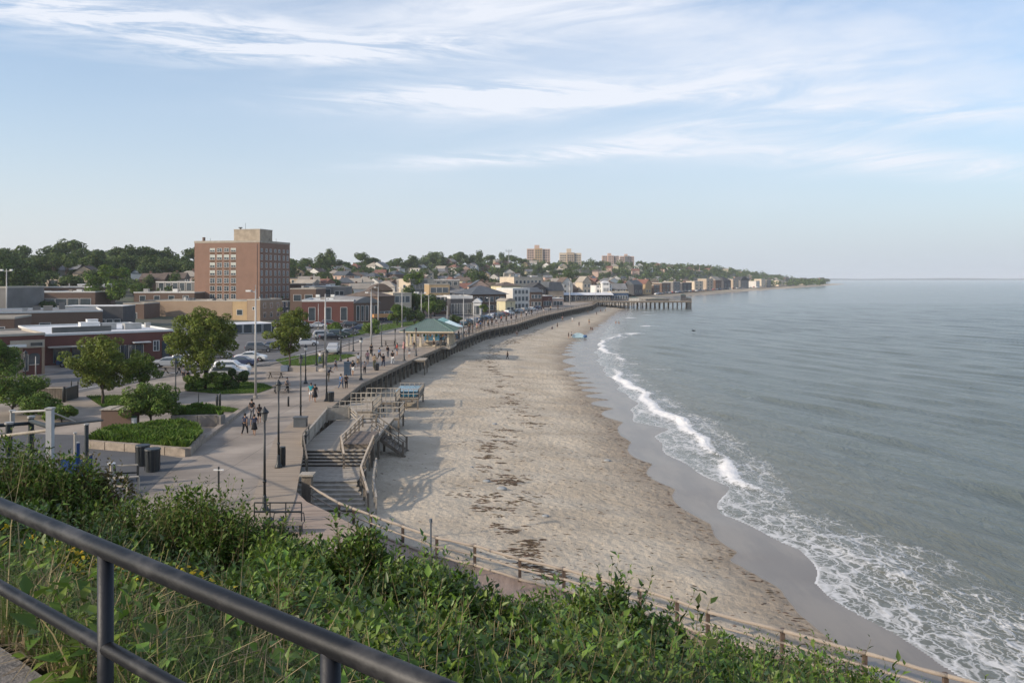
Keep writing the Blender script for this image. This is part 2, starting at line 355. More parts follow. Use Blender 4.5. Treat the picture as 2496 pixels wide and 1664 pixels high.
def build_beach():
    Ys = np.concatenate([np.exp(np.linspace(math.log(18), math.log(420), 620)), np.exp(np.linspace(math.log(425), math.log(2600), 150))])
    us = np.linspace(0, 1, 170)**1.0
    e = E(Ys); x0 = e-9; x1 = np.maximum(Wl(Ys), D(Ys))+35
    X = x0[:, None]+(x1-x0)[:, None]*us[None]; Y = np.repeat(Ys[:, None], len(us), 1)
    Z = beach_z(X, Y)
    # the sand is heaped a little higher below the bluff
    V = np.stack([X, Y, Z], -1).reshape(-1, 3)
    d = (D(Y)+cusp(Y)); wet = np.clip(.5+(X-d)/.5, 0, 1)
    w2 = D(Y)-(4.0+4*vnoise(Y/14., Y*0, 9)); damp = np.clip((X-w2)/np.maximum(d-w2, .5), 0, 1)*.9
    drift = np.exp(-((X-(D(Y)-12.5-2*np.sin(Y/21.)+3*(vnoise(Y/6., Y*0, 4)-.5)))/3.0)**2)*.12
    damp = damp*np.interp(Y, [380, 480], [1, .15])
    damp = np.clip(damp+drift*fbm(X/1.5, Y/1.5, 3, 6)*1.6, 0, 1)
    o = npmesh('beach', V, grid(len(Ys), len(us)), sand_mat(), {'wet': wet, 'damp': damp}, smooth=True); kind(o, 'structure'); return o
build_beach()

def water_mat():
    m = bpy.data.materials.new('sea_water'); m.use_nodes = True; nt, N, L = nodes(m); b = nt.nodes['Principled BSDF']
    def at(n):
        a = N('ShaderNodeAttribute'); a.attribute_name = n; return a.outputs['Fac']
    tc = N('ShaderNodeTexCoord')
    def mapd(st, rot=0):
        mp = N('ShaderNodeMapping'); mp.inputs['Scale'].default_value = st; mp.inputs['Rotation'].default_value = (0, 0, R(rot)); L(tc.outputs['Object'], mp.inputs[0]); return mp.outputs[0]
    def noise(s, d=5, r=.6, st=(1, 1, 1), rot=0, dist=0):
        n = N('ShaderNodeTexNoise'); n.inputs['Scale'].default_value = s; n.inputs['Detail'].default_value = d; n.inputs['Roughness'].default_value = r; n.inputs['Distortion'].default_value = dist; L(mapd(st, rot), n.inputs['Vector']); return n.outputs['Fac']
    def mr(x, a, b_, c=0., d=1., st='SMOOTHSTEP'):
        n = N('ShaderNodeMapRange'); n.interpolation_type = st
        for i, q in enumerate((x, a, b_, c, d)):
            if isinstance(q, (int, float)): n.inputs[i].default_value = q
            else: L(q, n.inputs[i])
        return n.outputs[0]
    def m2(op, a, b_):
        n = N('ShaderNodeMath'); n.operation = op
        for i, q in enumerate((a, b_)):
            if isinstance(q, (int, float)): n.inputs[i].default_value = q
            else: L(q, n.inputs[i])
        return n.outputs[0]
    # lacy foam: warped voronoi edges
    nz = N('ShaderNodeTexNoise'); nz.inputs['Scale'].default_value = 1.1; nz.inputs['Detail'].default_value = 4; L(tc.outputs['Object'], nz.inputs['Vector'])
    vm = N('ShaderNodeVectorMath'); vm.operation = 'MULTIPLY_ADD'; L(nz.outputs['Color'], vm.inputs[0]); vm.inputs[1].default_value = (1.5, 1.5, 0); L(mapd((1, .6, 1)), vm.inputs[2])
    def lace(scale, th):
        vo = N('ShaderNodeTexVoronoi'); vo.feature = 'DISTANCE_TO_EDGE'; vo.inputs['Scale'].default_value = scale; L(vm.outputs[0], vo.inputs['Vector'])
        return m2('SUBTRACT', 1.0, mr(vo.outputs['Distance'], 0.0, th))
    dens = at('lace')      # 0..1 density of lacy foam
    dn = mr(noise(.55, 5, .65), .3, .7)
    dd = m2('MULTIPLY', dens, m2('ADD', .35, m2('MULTIPLY', dn, 1.1)))
    l1 = lace(.85, m2('MULTIPLY', dd, .14)); l2 = lace(2.3, m2('MULTIPLY', dd, .18))
    lc = m2('MAXIMUM', m2('MULTIPLY', l1, .85), m2('MULTIPLY', l2, .6)); lc = m2('MULTIPLY', lc, mr(dd, .04, .3))
    br = mr(m2('ADD', at('breaker'), m2('MULTIPLY', m2('SUBTRACT', noise(2.2, 9, .75, (1, .8, 1)), .5), 2.6)), .42, .68)
    br = m2('MULTIPLY', br, mr(at('breaker'), .05, .22))
    foam = m2('MINIMUM', m2('MAXIMUM', lc, m2('MAXIMUM', br, at('edge'))), 1.0)
    mx = N('ShaderNodeMix'); mx.data_type = 'RGBA'; L(mr(at('shore'), 0, 1), mx.inputs[0]); mx.inputs[6].default_value = (.118, .138, .120, 1); mx.inputs[7].default_value = (.15, .145, .105, 1)
    mx2 = N('ShaderNodeMix'); mx2.data_type = 'RGBA'; L(foam, mx2.inputs[0]); L(mx.outputs[2], mx2.inputs[6]); mx2.inputs[7].default_value = (.72, .71, .69, 1)
    L(mx2.outputs[2], b.inputs['Base Color'])
    L(mr(foam, 0, 1, .16, .9), b.inputs['Roughness']); b.inputs['IOR'].default_value = 1.33; b.inputs['Specular IOR Level'].default_value = .5
    ws = noise(.42, 4, .55, (1, .33, 1), 24, .4); wf = noise(1.5, 5, .6, (1, .4, 1), 20, .6); wr = noise(.09, 3, .5, (1, .45, 1), 28)
    hh = m2('ADD', m2('MULTIPLY', ws, .6), m2('ADD', m2('MULTIPLY', wf, .50), m2('ADD', m2('MULTIPLY', noise(5.5, 3, .6, (1, .5, 1), 15, .5), .10), m2('MULTIPLY', wr, .28))))
    hh = m2('ADD', hh, m2('MULTIPLY', foam, .05))
    bp = N('ShaderNodeBump'); bp.inputs['Distance'].default_value = 1.0; L(mr(at('calm'), 0, 1, .12, .85), bp.inputs['Strength']); L(hh, bp.inputs['Height']); L(bp.outputs[0], b.inputs['Normal'])
    return m
def build_water():
    Ys = np.concatenate([[2, 8, 14], np.exp(np.linspace(math.log(18), math.log(500), 620)), np.exp(np.linspace(math.log(506), math.log(25000), 140))])
    ts = np.concatenate([[-4, -1.5, -.6, -.25, -.05], np.arange(0.0, .9, .0019), [.95, 1.1, 1.5, 2.5, 5]])
    Y = np.repeat(Ys[:, None], len(ts), 1); X = np.clip(Y*ts[None], -15000, 22000)
    wl = np.maximum(Wl(Y)+.25*np.sin(Y/1.3)+.4*np.sin(Y/3.1), D(Y)+cusp(Y)+.5); sd = X-wl
    amp = np.clip(sd/14, 0, 1)*np.clip(1.3-Y/900, 0, 1)
    def wv(lam, dx, dy, ph, a, seed):
        k = 2*math.pi/lam; q = k*(X*dx+Y*dy)+ph+2.6*vnoise(X/11, Y/17, seed)+1.3*vnoise(X/4, Y/5, seed+3); s = np.sin(q); return a*(s+.35*np.sin(2*q+.8))*(.35+1.1*vnoise(X/9, Y/14, seed+7))
    z = ZS+amp*(1.0*wv(7.2, .93, .36, 0, .085, 31)+1.3*wv(4.3, .90, .43, 1.5, .05, 32)+wv(11.5, .96, .27, 2.2, .09, 33)+wv(2.6, .85, .52, 0.4, .022, 34))
    bx = np.interp(Y, BY, BX)+.5*np.sin(Y/4.1)+.35*np.sin(Y/1.7); bi = np.interp(Y, BY, BI, 0, 0)*(.5+.9*vnoise(Y/5., Y*0, 12))
    ds = X-bx; br = bi*np.where(ds < 0, np.exp(-(ds/1.05)**2), np.exp(-(ds/.65)**2))
    z = z+.22*bi*(.6+.8*vnoise(X/.7, Y/.9, 51))*np.where(ds < 0, np.exp(-(ds/.5)**2), np.exp(-(ds/1.3)**2))*np.clip(bi*1.5, 0, 1)
    # short separate breakers further out
    for (bx0, by0, lx, ly, a) in ((44.5, 262, 3.6, 2.3, 1.0), (47, 318, 3.0, 3.2, .9), (41.0, 244, 1.8, 1.2, .6), (62, 372, 4.5, 4, .5), (58, 345, 5, 3.5, .5), (34.5, 226, 3.5, 3, .9), (25.0, 137, 3.0, 1.2, .55), (21.5, 146, 3.4, 1.6, .55)):
        g = a*np.exp(-((X-bx0)/lx)**2-((Y-by0)/ly)**2); br = np.maximum(br, g*1.05); z = z+.15*g
    lw = np.interp(Y, [20, 28, 34, 42, 50, 58, 70, 90, 140, 180, 230, 300, 420, 900], [13, 13, 12, 9.5, 7.0, 5.2, 5.0, 4.8, 5.2, 5.5, 7, 6, 4, 5])
    la = np.interp(Y, [20, 30, 45, 60, 75, 100, 180, 400, 800, 2200], [.85, .85, .88, .85, .7, .5, .6, .3, .8, .6])
    lace = la*np.clip(1-sd/lw, 0, 1)**.55*np.clip(sd/.05, 0, 1)*(.75+.5*vnoise(X/5, Y/5, 15))
    lace = np.maximum(lace, bi*1.0*np.exp(-((ds+1.4)/2.3)**2)*(Y < 240))
    sw = np.maximum(0, bi*.7*np.exp(-((ds-2.0)/1.6)**2)*(vnoise(X/3, Y/3, 17) > .5)); lace = np.maximum(lace, sw)
    edge = np.exp(-((sd-.10)/np.interp(Y, [30, 100, 300], [.13, .16, .3]))**2)*np.clip(vnoise(X*0, Y/3., 19)*2.2-.15, 0, 1)*np.interp(Y, [30, 120, 200], [1, .7, .3])
    shore = np.clip(1-sd/22, 0, 1)**1.2
    calm = np.clip(sd/8, 0, 1)
    # inside the beach the sheet dips below the sand
    z = np.where(sd < 0, ZS-.02-.02*np.minimum(-sd, 8), z)
    V = np.stack([X, Y, z], -1).reshape(-1, 3)
    o = npmesh('sea', V, grid(len(Ys), len(ts)), water_mat(), {'lace': lace, 'breaker': br, 'edge': edge, 'shore': shore, 'calm': calm}, smooth=True); kind(o, 'structure')
build_water()

# ground of the town and the hill behind it
GRND = M('town_ground', (.15, .135, .11), .95, .3, .08, col2=(.10, .12, .07))
def build_ground():
    Ys = np.concatenate([[-60, -20, 4, 14, 20, 24, 30, 38], np.exp(np.linspace(math.log(43), math.log(2700), 170))])
    us = np.linspace(0, 1, 150)**1.6
    e = E(Ys)-2.6; Y = np.repeat(Ys[:, None], len(us), 1); X = e[:, None]-us[None]*(260+np.maximum(Ys, 60)[:, None]*1.6)
    Z = hill_z(X, Y)-.16
    o = npmesh('ground', np.stack([X, Y, Z], -1).reshape(-1, 3), grid(len(Ys), len(us)), GRND, smooth=True); kind(o, 'structure')
build_ground()
SOIL = M('bluff_soil', (.075, .06, .036), .95, .4, 2.5, .5, 8, col2=(.055, .07, .025))  # soil colour darkened so gaps between plants read as deep shadow
def build_bluff():
    xs = np.linspace(-40, 40, 220); ys = np.concatenate([np.linspace(-12, 2, 10), np.linspace(2.3, 24, 130)])
    X, Y = np.meshgrid(xs, ys, indexing='ij'); Z = bluff_z(X, Y)
    Z = np.where(slab_s(X, Y) < .02, 10.36, Z)
    o = npmesh('bluff_ground', np.stack([X, Y, Z], -1).reshape(-1, 3), grid(len(xs), len(ys)), SOIL, smooth=True); kind(o, 'structure')
    # sea-bed / bluff toe filler between the bluff and the beach sheet
    m = MB().add([(-9, 16, -2.52), (40, 16, -2.6), (40, 26, -4.2), (20, 27, -3.9), (14, 30, -2.5), (-9, 44, -2.5)], [(0, 1, 2, 3, 4, 5)])
    kind(m.build('bluff_toe', SOIL), 'structure') if 0 else None
build_bluff()

def concmat(name, c, jx, jy, jc=.55, rot=0):
    m = M(name, c, .88, .10, .35, .12, 14)
    nt, N, L = nodes(m); b = nt.nodes['Principled BSDF']; old = b.inputs['Base Color'].links[0].from_socket
    tc = N('ShaderNodeTexCoord'); mp = N('ShaderNodeMapping'); mp.inputs['Rotation'].default_value = (0, 0, R(rot)); L(tc.outputs['Object'], mp.inputs[0])
    bt = N('ShaderNodeTexBrick'); L(mp.outputs[0], bt.inputs['Vector']); bt.offset = 0; bt.inputs['Scale'].default_value = 1; bt.inputs['Brick Width'].default_value = jx; bt.inputs['Row Height'].default_value = jy
    bt.inputs['Mortar Size'].default_value = .022; bt.inputs['Mortar Smooth'].default_value = .3
    bt.inputs['Color1'].default_value = (1, 1, 1, 1); bt.inputs['Color2'].default_value = (.90, .90, .91, 1); bt.inputs['Mortar'].default_value = (jc, jc, jc, 1)
    n = N('ShaderNodeTexNoise'); n.inputs['Scale'].default_value = .22; n.inputs['Detail'].default_value = 8; L(tc.outputs['Object'], n.inputs['Vector'])
    mr = N('ShaderNodeMapRange'); L(n.outputs['Fac'], mr.inputs[0]); mr.inputs[1].default_value = .35; mr.inputs[2].default_value = .62; mr.inputs[3].default_value = .64; mr.inputs[4].default_value = 1.05
    mx = N('ShaderNodeMix'); mx.data_type = 'RGBA'; mx.blend_type = 'MULTIPLY'; mx.inputs[0].default_value = 1; L(old, mx.inputs[6]); L(bt.outputs[0], mx.inputs[7])
    mx2 = N('ShaderNodeMix'); mx2.data_type = 'RGBA'; mx2.blend_type = 'MULTIPLY'; mx2.inputs[0].default_value = 1; L(mx.outputs[2], mx2.inputs[6]); L(mr.outputs[0], mx2.inputs[7])
    L(mx2.outputs[2], b.inputs['Base Color']); return m
PROM = concmat('promenade_concrete', (.36, .305, .25), 3.2, 3.4, .45, 1.5)
ASPH = M('asphalt', (.135, .13, .125), .9, .22, .25, .2, 25)
def promenade():
    Ys = np.concatenate([np.arange(24, 120, 2.0), np.arange(120, 420, 5.0)])
    def block(y0, y1, top, wid, name, mat, off=0, thick=.35):
        y = Ys[(Ys >= y0) & (Ys <= y1)]; m = MB(); n = len(y); e = E(y)-off
        wv = np.interp(y, [24, 90, 120, 200, 300, 420], [wid, wid, 60, 40, 30, 25]) if wid > 60 else np.full(n, wid)
        vs_ = [(e[i]-wv[i], y[i], top) for i in range(n)]+[(e[i], y[i], top) for i in range(n)]+[(e[i], y[i], top-thick) for i in range(n)]
        fs = [(i, n+i, n+i+1, i+1) for i in range(n-1)]+[(n+i, 2*n+i, 2*n+i+1, n+i+1) for i in range(n-1)]
        m.add(vs_, fs); o = m.build(name, mat); kind(o, 'structure'); return o
    block(24, 418, 0.0, 75, 'promenade', PROM, 2.2)
promenade()
def sheet(name, pts, z, mat, k='structure'):
    m = MB(); q = [P(x, y, z) for x, y in pts]; m.add(q, [tuple(range(len(q)))]); o = m.build(name, mat)
    o.data.update()
    if o.data.polygons[0].normal.z < 0: o.data.flip_normals()
    bm = bmesh.new(); bm.from_mesh(o.data); bmesh.ops.triangulate(bm, faces=bm.faces); bm.to_mesh(o.data); bm.free()
    if k: kind(o, k)
    return o
sheet('road', [(-500, 1010), (100, 975), (250, 945), (400, 915), (620, 893), (760, 862), (880, 828), (960, 806), (1100, 780), (1180, 766), (1230, 758), (1180, 754), (1060, 764), (950, 776), (860, 778), (700, 782), (560, 785), (440, 800), (420, 876), (230, 893), (100, 915), (-500, 960)], .008, ASPH)
sheet('lower_court', [(-700, 1048), (-100, 1052), (205, 1060), (215, 1082), (446, 1116), (398, 1162), (330, 1225), (330, 1400), (-700, 1400)], .008, M('court_asphalt', (.095, .097, .10), .9, .15, .4, .2, 20))
# painted road lines
def road_lines():
    m = MB()
    for (x0, y0, x1, y1) in ((560, 900, 700, 872), (700, 872, 860, 832), (860, 832, 985, 800), (985, 800, 1120, 774), (60, 972, 250, 938), (250, 938, 430, 908)):
        a = P(x0, y0, .013); b = P(x1, y1, .013); d = (b-a).normalized(); n = Vector((-d.y, d.x, 0))*.07
        m.add([a-n, b-n, b+n, a+n], [(0, 1, 2, 3)])
    o = m.build('road_markings', WHITE); kind(o, 'structure')
road_lines()
# kerb along the near side of the road
def kerb(pts, name='kerb', w=.18, h=.13, mat=None, z=0):
    m = MB(); q = [P(x, y, 0) for x, y in pts]
    for a, b in zip(q[:-1], q[1:]): m.beam((a.x, a.y, z+h/2), (b.x, b.y, z+h/2), w, h)
    o = m.build(name, mat or CONC); kind(o, 'structure'); return o
kerb([(250, 948), (400, 919), (545, 902), (640, 892), (770, 864), (880, 831)])

# foreground slab, haze box, distant shore
SLAB = M('path_slab', (.20, .185, .17), .9, .2, 3, .3, 40)
def fg_slab():
    d = Vector((.795, -.606, 0)); n = Vector((.606, .795, 0)); a = Vector((-2.18, 3.4, 10.44))
    m = MB()
    for k in range(-5, 8):
        q0 = a+d*(k*1.2+.008); q1 = a+d*(k*1.2+1.192)
        m.add([q0, q1, q1-n*2.2, q0-n*2.2, q0-Vector((0, 0, .12)), q1-Vector((0, 0, .12))], [(0, 3, 2, 1), (0, 1, 5, 4)])
    kind(m.build('footpath', SLAB), 'structure')
fg_slab()
def far_shore():
    xs = np.linspace(2200, 9500, 160); Yf = 8200.; V = []; h = 6+16*fbm(xs/500, xs*0, 4, 41)*np.clip((9500-xs)/3000+.3, 0, 1)*np.clip((xs-2200)/600, 0, 1)
    V = np.concatenate([np.stack([xs, xs*0+Yf, xs*0+ZS-1], 1), np.stack([xs, xs*0+Yf+60, h], 1), np.stack([xs, xs*0+Yf+500, xs*0+ZS-1], 1)]); n = len(xs); i = np.arange(n-1)
    Fq = np.concatenate([np.stack([i, i+1, i+1+n, i+n], 1), np.stack([i+n, i+n+1, i+1+2*n, i+2*n], 1)])
    kind(npmesh('distant_shore', V, Fq, M('distant_woods', (.07, .09, .08), .95, .3, .01)), 'structure')
far_shore()
def haze():
    m = bpy.data.materials.new('haze'); m.use_nodes = True; nt, N, L = nodes(m); nt.nodes.remove(nt.nodes['Principled BSDF'])
    v = N('ShaderNodeVolumePrincipled'); v.inputs['Color'].default_value = (.88, .93, 1.0, 1); v.inputs['Density'].default_value = HAZE; v.inputs['Anisotropy'].default_value = 0
    L(v.outputs[0], nt.nodes['Material Output'].inputs['Volume'])
    o = MB().box(-15500, 22500, -80, 25500, -8, 75).build('haze', m); kind(o, 'stuff', 'pale blue sea haze fading the far hill and headland', 'haze')
HAZE = .00011
haze()
# ------------------------------------------------------------------ FOLIAGE
LEAF = {
 'mid': M('leaf_mid_green', (.100, .162, .026), .6, .35, .5, island=.45, trans=.25, spec=.25),
 'yel': M('leaf_yellow_green', (.135, .175, .028), .6, .3, .6, island=.4, trans=.3, spec=.25),
 'dark': M('leaf_dark_green', (.062, .100, .028), .7, .35, .4, island=.4, trans=.15, spec=.2),
 'hill': M('leaf_hill_green', (.090, .132, .044), .8, .4, .12, island=.4, trans=.15, spec=.1),
 'bright': M('leaf_bright_green', (.125, .20, .030), .5, .3, .8, island=.4, trans=.3, spec=.35),
 'under': M('leaf_undergrowth', (.098, .168, .023), .45, .5, .7, island=.6, trans=.25, spec=.5),
 'grass': M('grass_blade', (.10, .145, .035), .6, .35, .5, island=.4, trans=.3, spec=.3),
 'dry': M('dry_grass_blade', (.34, .27, .15), .8, .25, 1, island=.3, trans=.2, spec=.2),
 'lawn': M('lawn_blade', (.085, .15, .022), .7, .3, .6, island=.35, trans=.3, spec=.2),
 'flower': M('yellow_flower', (.62, .47, .02), .6, .2, 1, island=.2, trans=.2)}
BARK = M('bark', (.10, .08, .06), .95, .3, 4, .5, 12)
def leaf_quads(C, Nrm, size, rng, aspect=.55):
    """leaf-shaped folded quads: centres C, normals N, sizes"""
    n = len(C); a = rng.normal(size=(n, 3)); t = np.cross(Nrm, a); t /= np.linalg.norm(t, axis=1)[:, None]+1e-9; b = np.cross(Nrm, t)
    s = size[:, None]; fold = Nrm*s*.18
    V = np.stack([C-t*s, C+b*s*aspect+fold, C+t*s, C-b*s*aspect+fold], 1).reshape(-1, 3)
    Fq = np.arange(4*n).reshape(-1, 4); return V, Fq
def crown_pts(n, R_, rng, clumps=22, flat=.75, cs=.36, gap=.0, shape='round'):
    """clumpy crown filling an ellipsoid radius R_ (x,y), height flat*R_; centre at origin"""
    c = rng.normal(size=(clumps, 3)); c /= np.linalg.norm(c, axis=1)[:, None]
    rad = rng.uniform(.35, 1.0, clumps)[:, None]; c = c*rad*np.array([R_, R_, R_*flat])
    if shape == 'cone': c[:, :2] *= (1-.55*np.clip(c[:, 2:]/(R_*flat), -1, 1))*.8
    if shape == 'flat': c[:, 2] = np.abs(c[:, 2])*.6
    r = rng.uniform(cs*.6, cs*1.25, clumps)*R_
    k = rng.choice(clumps, n, p=r**2/np.sum(r**2)); d = rng.normal(size=(n, 3)); d /= np.linalg.norm(d, axis=1)[:, None]
    rr = rng.uniform(.55, 1.05, n)**.5
    C = c[k]+d*(r[k]*rr)[:, None]*np.array([1, 1, .8]); Nn = d*.8+rng.normal(size=(n, 3))*.45+np.array([0, 0, .35]); Nn /= np.linalg.norm(Nn, axis=1)[:, None]
    return C, Nn, c
def trunk_mb(h, r, crown_c, cz, rng, limbs=7):
    m = MB(); m.tube([(0, 0, -.2), (r*.3, 0, h*.35), (-r*.2, r*.3, h*.7), (0, 0, h)], [r*1.25, r, r*.8, r*.55], 8)
    for i in range(min(limbs, len(crown_c))):
        q = crown_c[i]+np.array([0, 0, cz]); s = h*(.55+.4*rng.random()); mid = (q[0]*.45, q[1]*.45, s+(q[2]-s)*.55)
        m.tube([(0, 0, s), mid, tuple(q)], [r*.5, r*.35, r*.12], 5)
    return m
def make_tree(name, label, cat, loc, Rr, h_trunk, total, leafmat, seed, n=5000, leaf=.16, group=None, clumps=24, r=.16, cs=.36, shape='round', rz=0, cname='crown'):
    rng = np.random.default_rng(seed); t = thing(name, label, cat, loc, rz, group)
    ch = (total-h_trunk*.75)/2; flat = ch/Rr; cz = total-ch
    C, Nn, c = crown_pts(n, Rr, rng, clumps, flat, cs, shape=shape); C = C+np.array([0, 0, cz])
    C[:, 2] = np.maximum(C[:, 2], h_trunk*.55+.1)
    V, Fq = leaf_quads(C, Nn, rng.uniform(.6, 1.3, n)*leaf, rng)
    npmesh(cname, V, Fq, leafmat, parent=t)
    trunk_mb(h_trunk, r, c, cz, rng).build('trunk', BARK, t, smooth=True); return t
def ground_at(x, y, z=0): return P(x, y, z)
# the street trees (each one its own thing)
p = P(250, 984); make_tree('street_tree', 'broad yellow-green tree standing by the path in front of the long red brick shop', 'tree', p, 3.5, 2.0, 6.7, LEAF['yel'], 1, 17000, .115, clumps=90, r=.13, cs=.20)
p = P(345, 965); make_tree('street_tree', 'low spreading branch-heavy tree just right of the broad yellow-green tree', 'tree', p, 2.1, 1.6, 4.3, LEAF['mid'], 2, 6500, .11, clumps=36, r=.10, cs=.25)
p = P(500, 948); make_tree('street_tree', 'tall full green tree growing from the hedge bed, crown in front of the tan annex', 'tree', p, 3.9, 2.4, 9.1, LEAF['yel'], 3, 21000, .125, clumps=110, r=.16, cs=.19)
p = P(706, 896); make_tree('street_tree', 'slim-trunked green tree on the lens-shaped lawn below the brick tower', 'tree', p, 3.1, 2.6, 8.3, LEAF['yel'], 4, 13000, .13, clumps=70, r=.12, cs=.20)
p = P(368, 1040); make_tree('rounded_shrub_tree', 'dense dark green rounded bush beside the brown brick box', 'bush', p, 2.6, 1.0, 3.7, LEAF['mid'], 5, 14000, .095, clumps=60, r=.1, cs=.24)
p = P(30, 1010); make_tree('leafy_bush', 'large leafy bush at the left edge beyond the court fence', 'bush', p, 3.0, .8, 3.6, LEAF['mid'], 6, 11000, .10, clumps=50, r=.1, cs=.25)
p = P(110, 1020); make_tree('leafy_bush', 'mid green bush left of the low yellow-green shrub, behind the white post', 'bush', p, 1.9, .5, 2.4, LEAF['mid'], 7, 6000, .10, clumps=16, r=.08)
p = P(150, 1028); make_tree('leafy_bush', 'low yellow-green feathery shrub by the path edge', 'bush', p, 1.35, .3, 1.4, LEAF['bright'], 8, 5000, .09, clumps=14, r=.06)
p = P(5, 935); make_tree('street_tree', 'tree cut by the left edge in front of the corner brick shop', 'tree', p, 2.3, 1.5, 5.2, LEAF['mid'], 9, 6000, .13, clumps=18, r=.12)
for i, (x, y, rr, hh, lab) in enumerate([(478, 951, 1.5, 1.7, 'leftmost clipped shrub of the hedge under the full green tree'), (530, 949, 1.5, 2.0, 'middle shrub of the hedge under the full green tree'), (575, 946, 1.25, 2.0, 'right-hand dark shrub of the hedge under the full green tree')]):
    make_tree('hedge_shrub', lab, 'shrub', P(x, y), rr, .3, hh, LEAF['mid' if i != 2 else 'dark'], 20+i, 4500, .10, 'hedge shrubs under the full green tree', 14, .06)
for i, (x, yt, yb, Yd, rr, mt, lab) in enumerate([(268, 650, 735, 235, 6.0, 'mid', 'big round green tree among the low brown buildings left of the tower'), (42, 728, 762, 190, 1.9, 'dark', 'small round tree in front of the flat brown building, the left of two'),
        (112, 726, 762, 190, 2.5, 'dark', 'small bushy tree in front of the flat brown building, the right of two'), (30, 633, 705, 240, 6.6, 'dark', 'huge dark tree mass at the far left edge behind the brown roofs'), (334, 685, 722, 280, 3.0, 'mid', 'small tree beside the grey glass-fronted block'),
        (180, 668, 705, 300, 4.8, 'dark', 'dark tree between the cream flat roofed house and the round green tree'), (815, 785, 812, 178, 1.9, 'mid', 'small green tree right of the lawn tree, beside parked cars'), (908, 783, 818, 172, 2.0, 'bright', 'bright green bush on the lawn edge by two tall poles'),
        (968, 742, 787, 205, 2.6, 'mid', 'green tree beside the awning shop, left of the pavilion roof'), (1010, 752, 800, 210, 3.0, 'dark', 'dark green tree behind the pavilion roof'), (1050, 728, 785, 240, 2.6, 'mid', 'green tree showing above the pavilion peak'),
        (1180, 738, 775, 262, 1.5, 'mid', 'small round tree by the slate roofed building'), (1108, 768, 792, 190, 1.8, 'dark', 'dark shrub beside the pale blue tent roofs'), (1010, 655, 700, 330, 5.0, 'mid', 'tree behind the cream stuccoed box building'),
        (790, 672, 712, 420, 6.0, 'dark', 'dark tree right of the tower above the balconied roofs'), (690, 640, 705, 420, 8.0, 'hill', 'tall tree mass directly against the right side of the tower'),
        (1165, 660, 712, 480, 8.5, 'dark', 'large dark evergreen right of the tan modern house'), (1205, 690, 712, 420, 3.0, 'dark', 'small conical tree beside the cream hotel'), (1388, 646, 690, 620, 10.0, 'dark', 'big dark spreading tree below the second pair of towers')]):
    zt = PZ(yt, Yd); X = PX(x, Yd); zg = gz(X, Yd); tot = max(zt-zg, 1.5)
    make_tree('town_tree', lab, 'tree', (X, Yd, zg), rr, max(tot-rr*1.7, .3), tot, LEAF[mt], 40+i, 4200, rr*.055+.04, 'trees among the town buildings', 20, .15)

# hillside trees: eight base crowns shared by every copy
BASES = []
for i in range(8):
    shp = ['round', 'flat', 'round', 'round', 'flat', 'cone', 'round', 'flat'][i]
    t = make_tree('hillside_tree', 'x', 'tree', (0, 0, 0), 5.0, [3.5, 6.5, 3, 4.5, 5.5, 3.5, 2.6, 4.5][i], [9.5, 12.5, 9, 11, 11, 13, 8.5, 10][i], LEAF['hill'], 100+i, 2300, .42, 'trees on the hillside', 15+i, .28, .40, shp)
    BASES.append(t)
def crestY(x): return np.interp(x, [-50, 300, 600, 720, 900, 1200, 1500, 1700, 1900, 2000], [380, 420, 440, 480, 600, 820, 1150, 1450, 1950, 2150])
used = set()
def place_tree(i, X, Y, s, lab):
    z = gz(X, Y)-.3*s
    b = BASES[i]
    if i not in used:
        used.add(i); b.location = (X, Y, z); b.rotation_euler.z = rnd.uniform(0, 6.28); b.scale = (s, s, s*rnd.uniform(.85, 1.15)); b['label'] = lab; return b
    return dup(b, (X, Y, z), rnd.uniform(0, 6.28), lab, (s, s, s*rnd.uniform(.85, 1.15)))
SHAPEW = ['round crowned', 'flat topped', 'rounded', 'broad leafy', 'flat spreading', 'pointed', 'low rounded', 'layered']
def tree_row(x0, x1, n, frac, s0, s1, where, jit=.5, skip=None):
    k = 0
    for j in range(n):
        x = x0+(x1-x0)*(j+rnd.uniform(-jit, jit)*.9)/(n-1)
        if skip and any(a < x < b for a, b in skip): continue
        Y = crestY(x)*frac*rnd.uniform(.965, 1.035); i = rnd.choice([0, 0, 1, 2, 3, 4, 5, 6, 7]) ; s = rnd.uniform(s0, s1)*float(np.interp(Y, [300, 700, 1500, 2200], [.95, 1.0, 1.15, 1.2])); k += 1
        place_tree(i, PX(x, Y), Y, s, '%s tree, %s from left %s' % (SHAPEW[i], ordn(k), where))
tree_row(-20, 470, 24, 1.0, 1.0, 1.5, 'on the skyline left of the tower')
tree_row(-20, 470, 20, .84, .95, 1.3, 'in the second hill row left of the tower')
tree_row(-20, 470, 15, .72, .55, .8, 'in the lowest hill row left of the tower')
tree_row(690, 1270, 48, 1.0, .75, 1.35, 'on the skyline between tower and high-rises')
tree_row(1275, 1560, 20, 1.0, .6, 1.0, 'on the skyline among the high-rises')
tree_row(1560, 1900, 26, 1.0, .7, 1.0, 'on the skyline right of the high-rises')
tree_row(690, 1300, 30, .86, .6, 1.05, 'in the second hill row right of the tower')
tree_row(700, 1350, 28, .74, .55, .95, 'in the third hill row among the houses')
tree_row(1300, 1750, 26, .84, .7, 1.1, 'in the second hill row below the high-rises')
tree_row(1250, 1750, 22, .70, .6, .9, 'in the third hill row behind the seafront')
tree_row(760, 1400, 22, .62, .4, .7, 'in the lowest hill row above the town roofs')
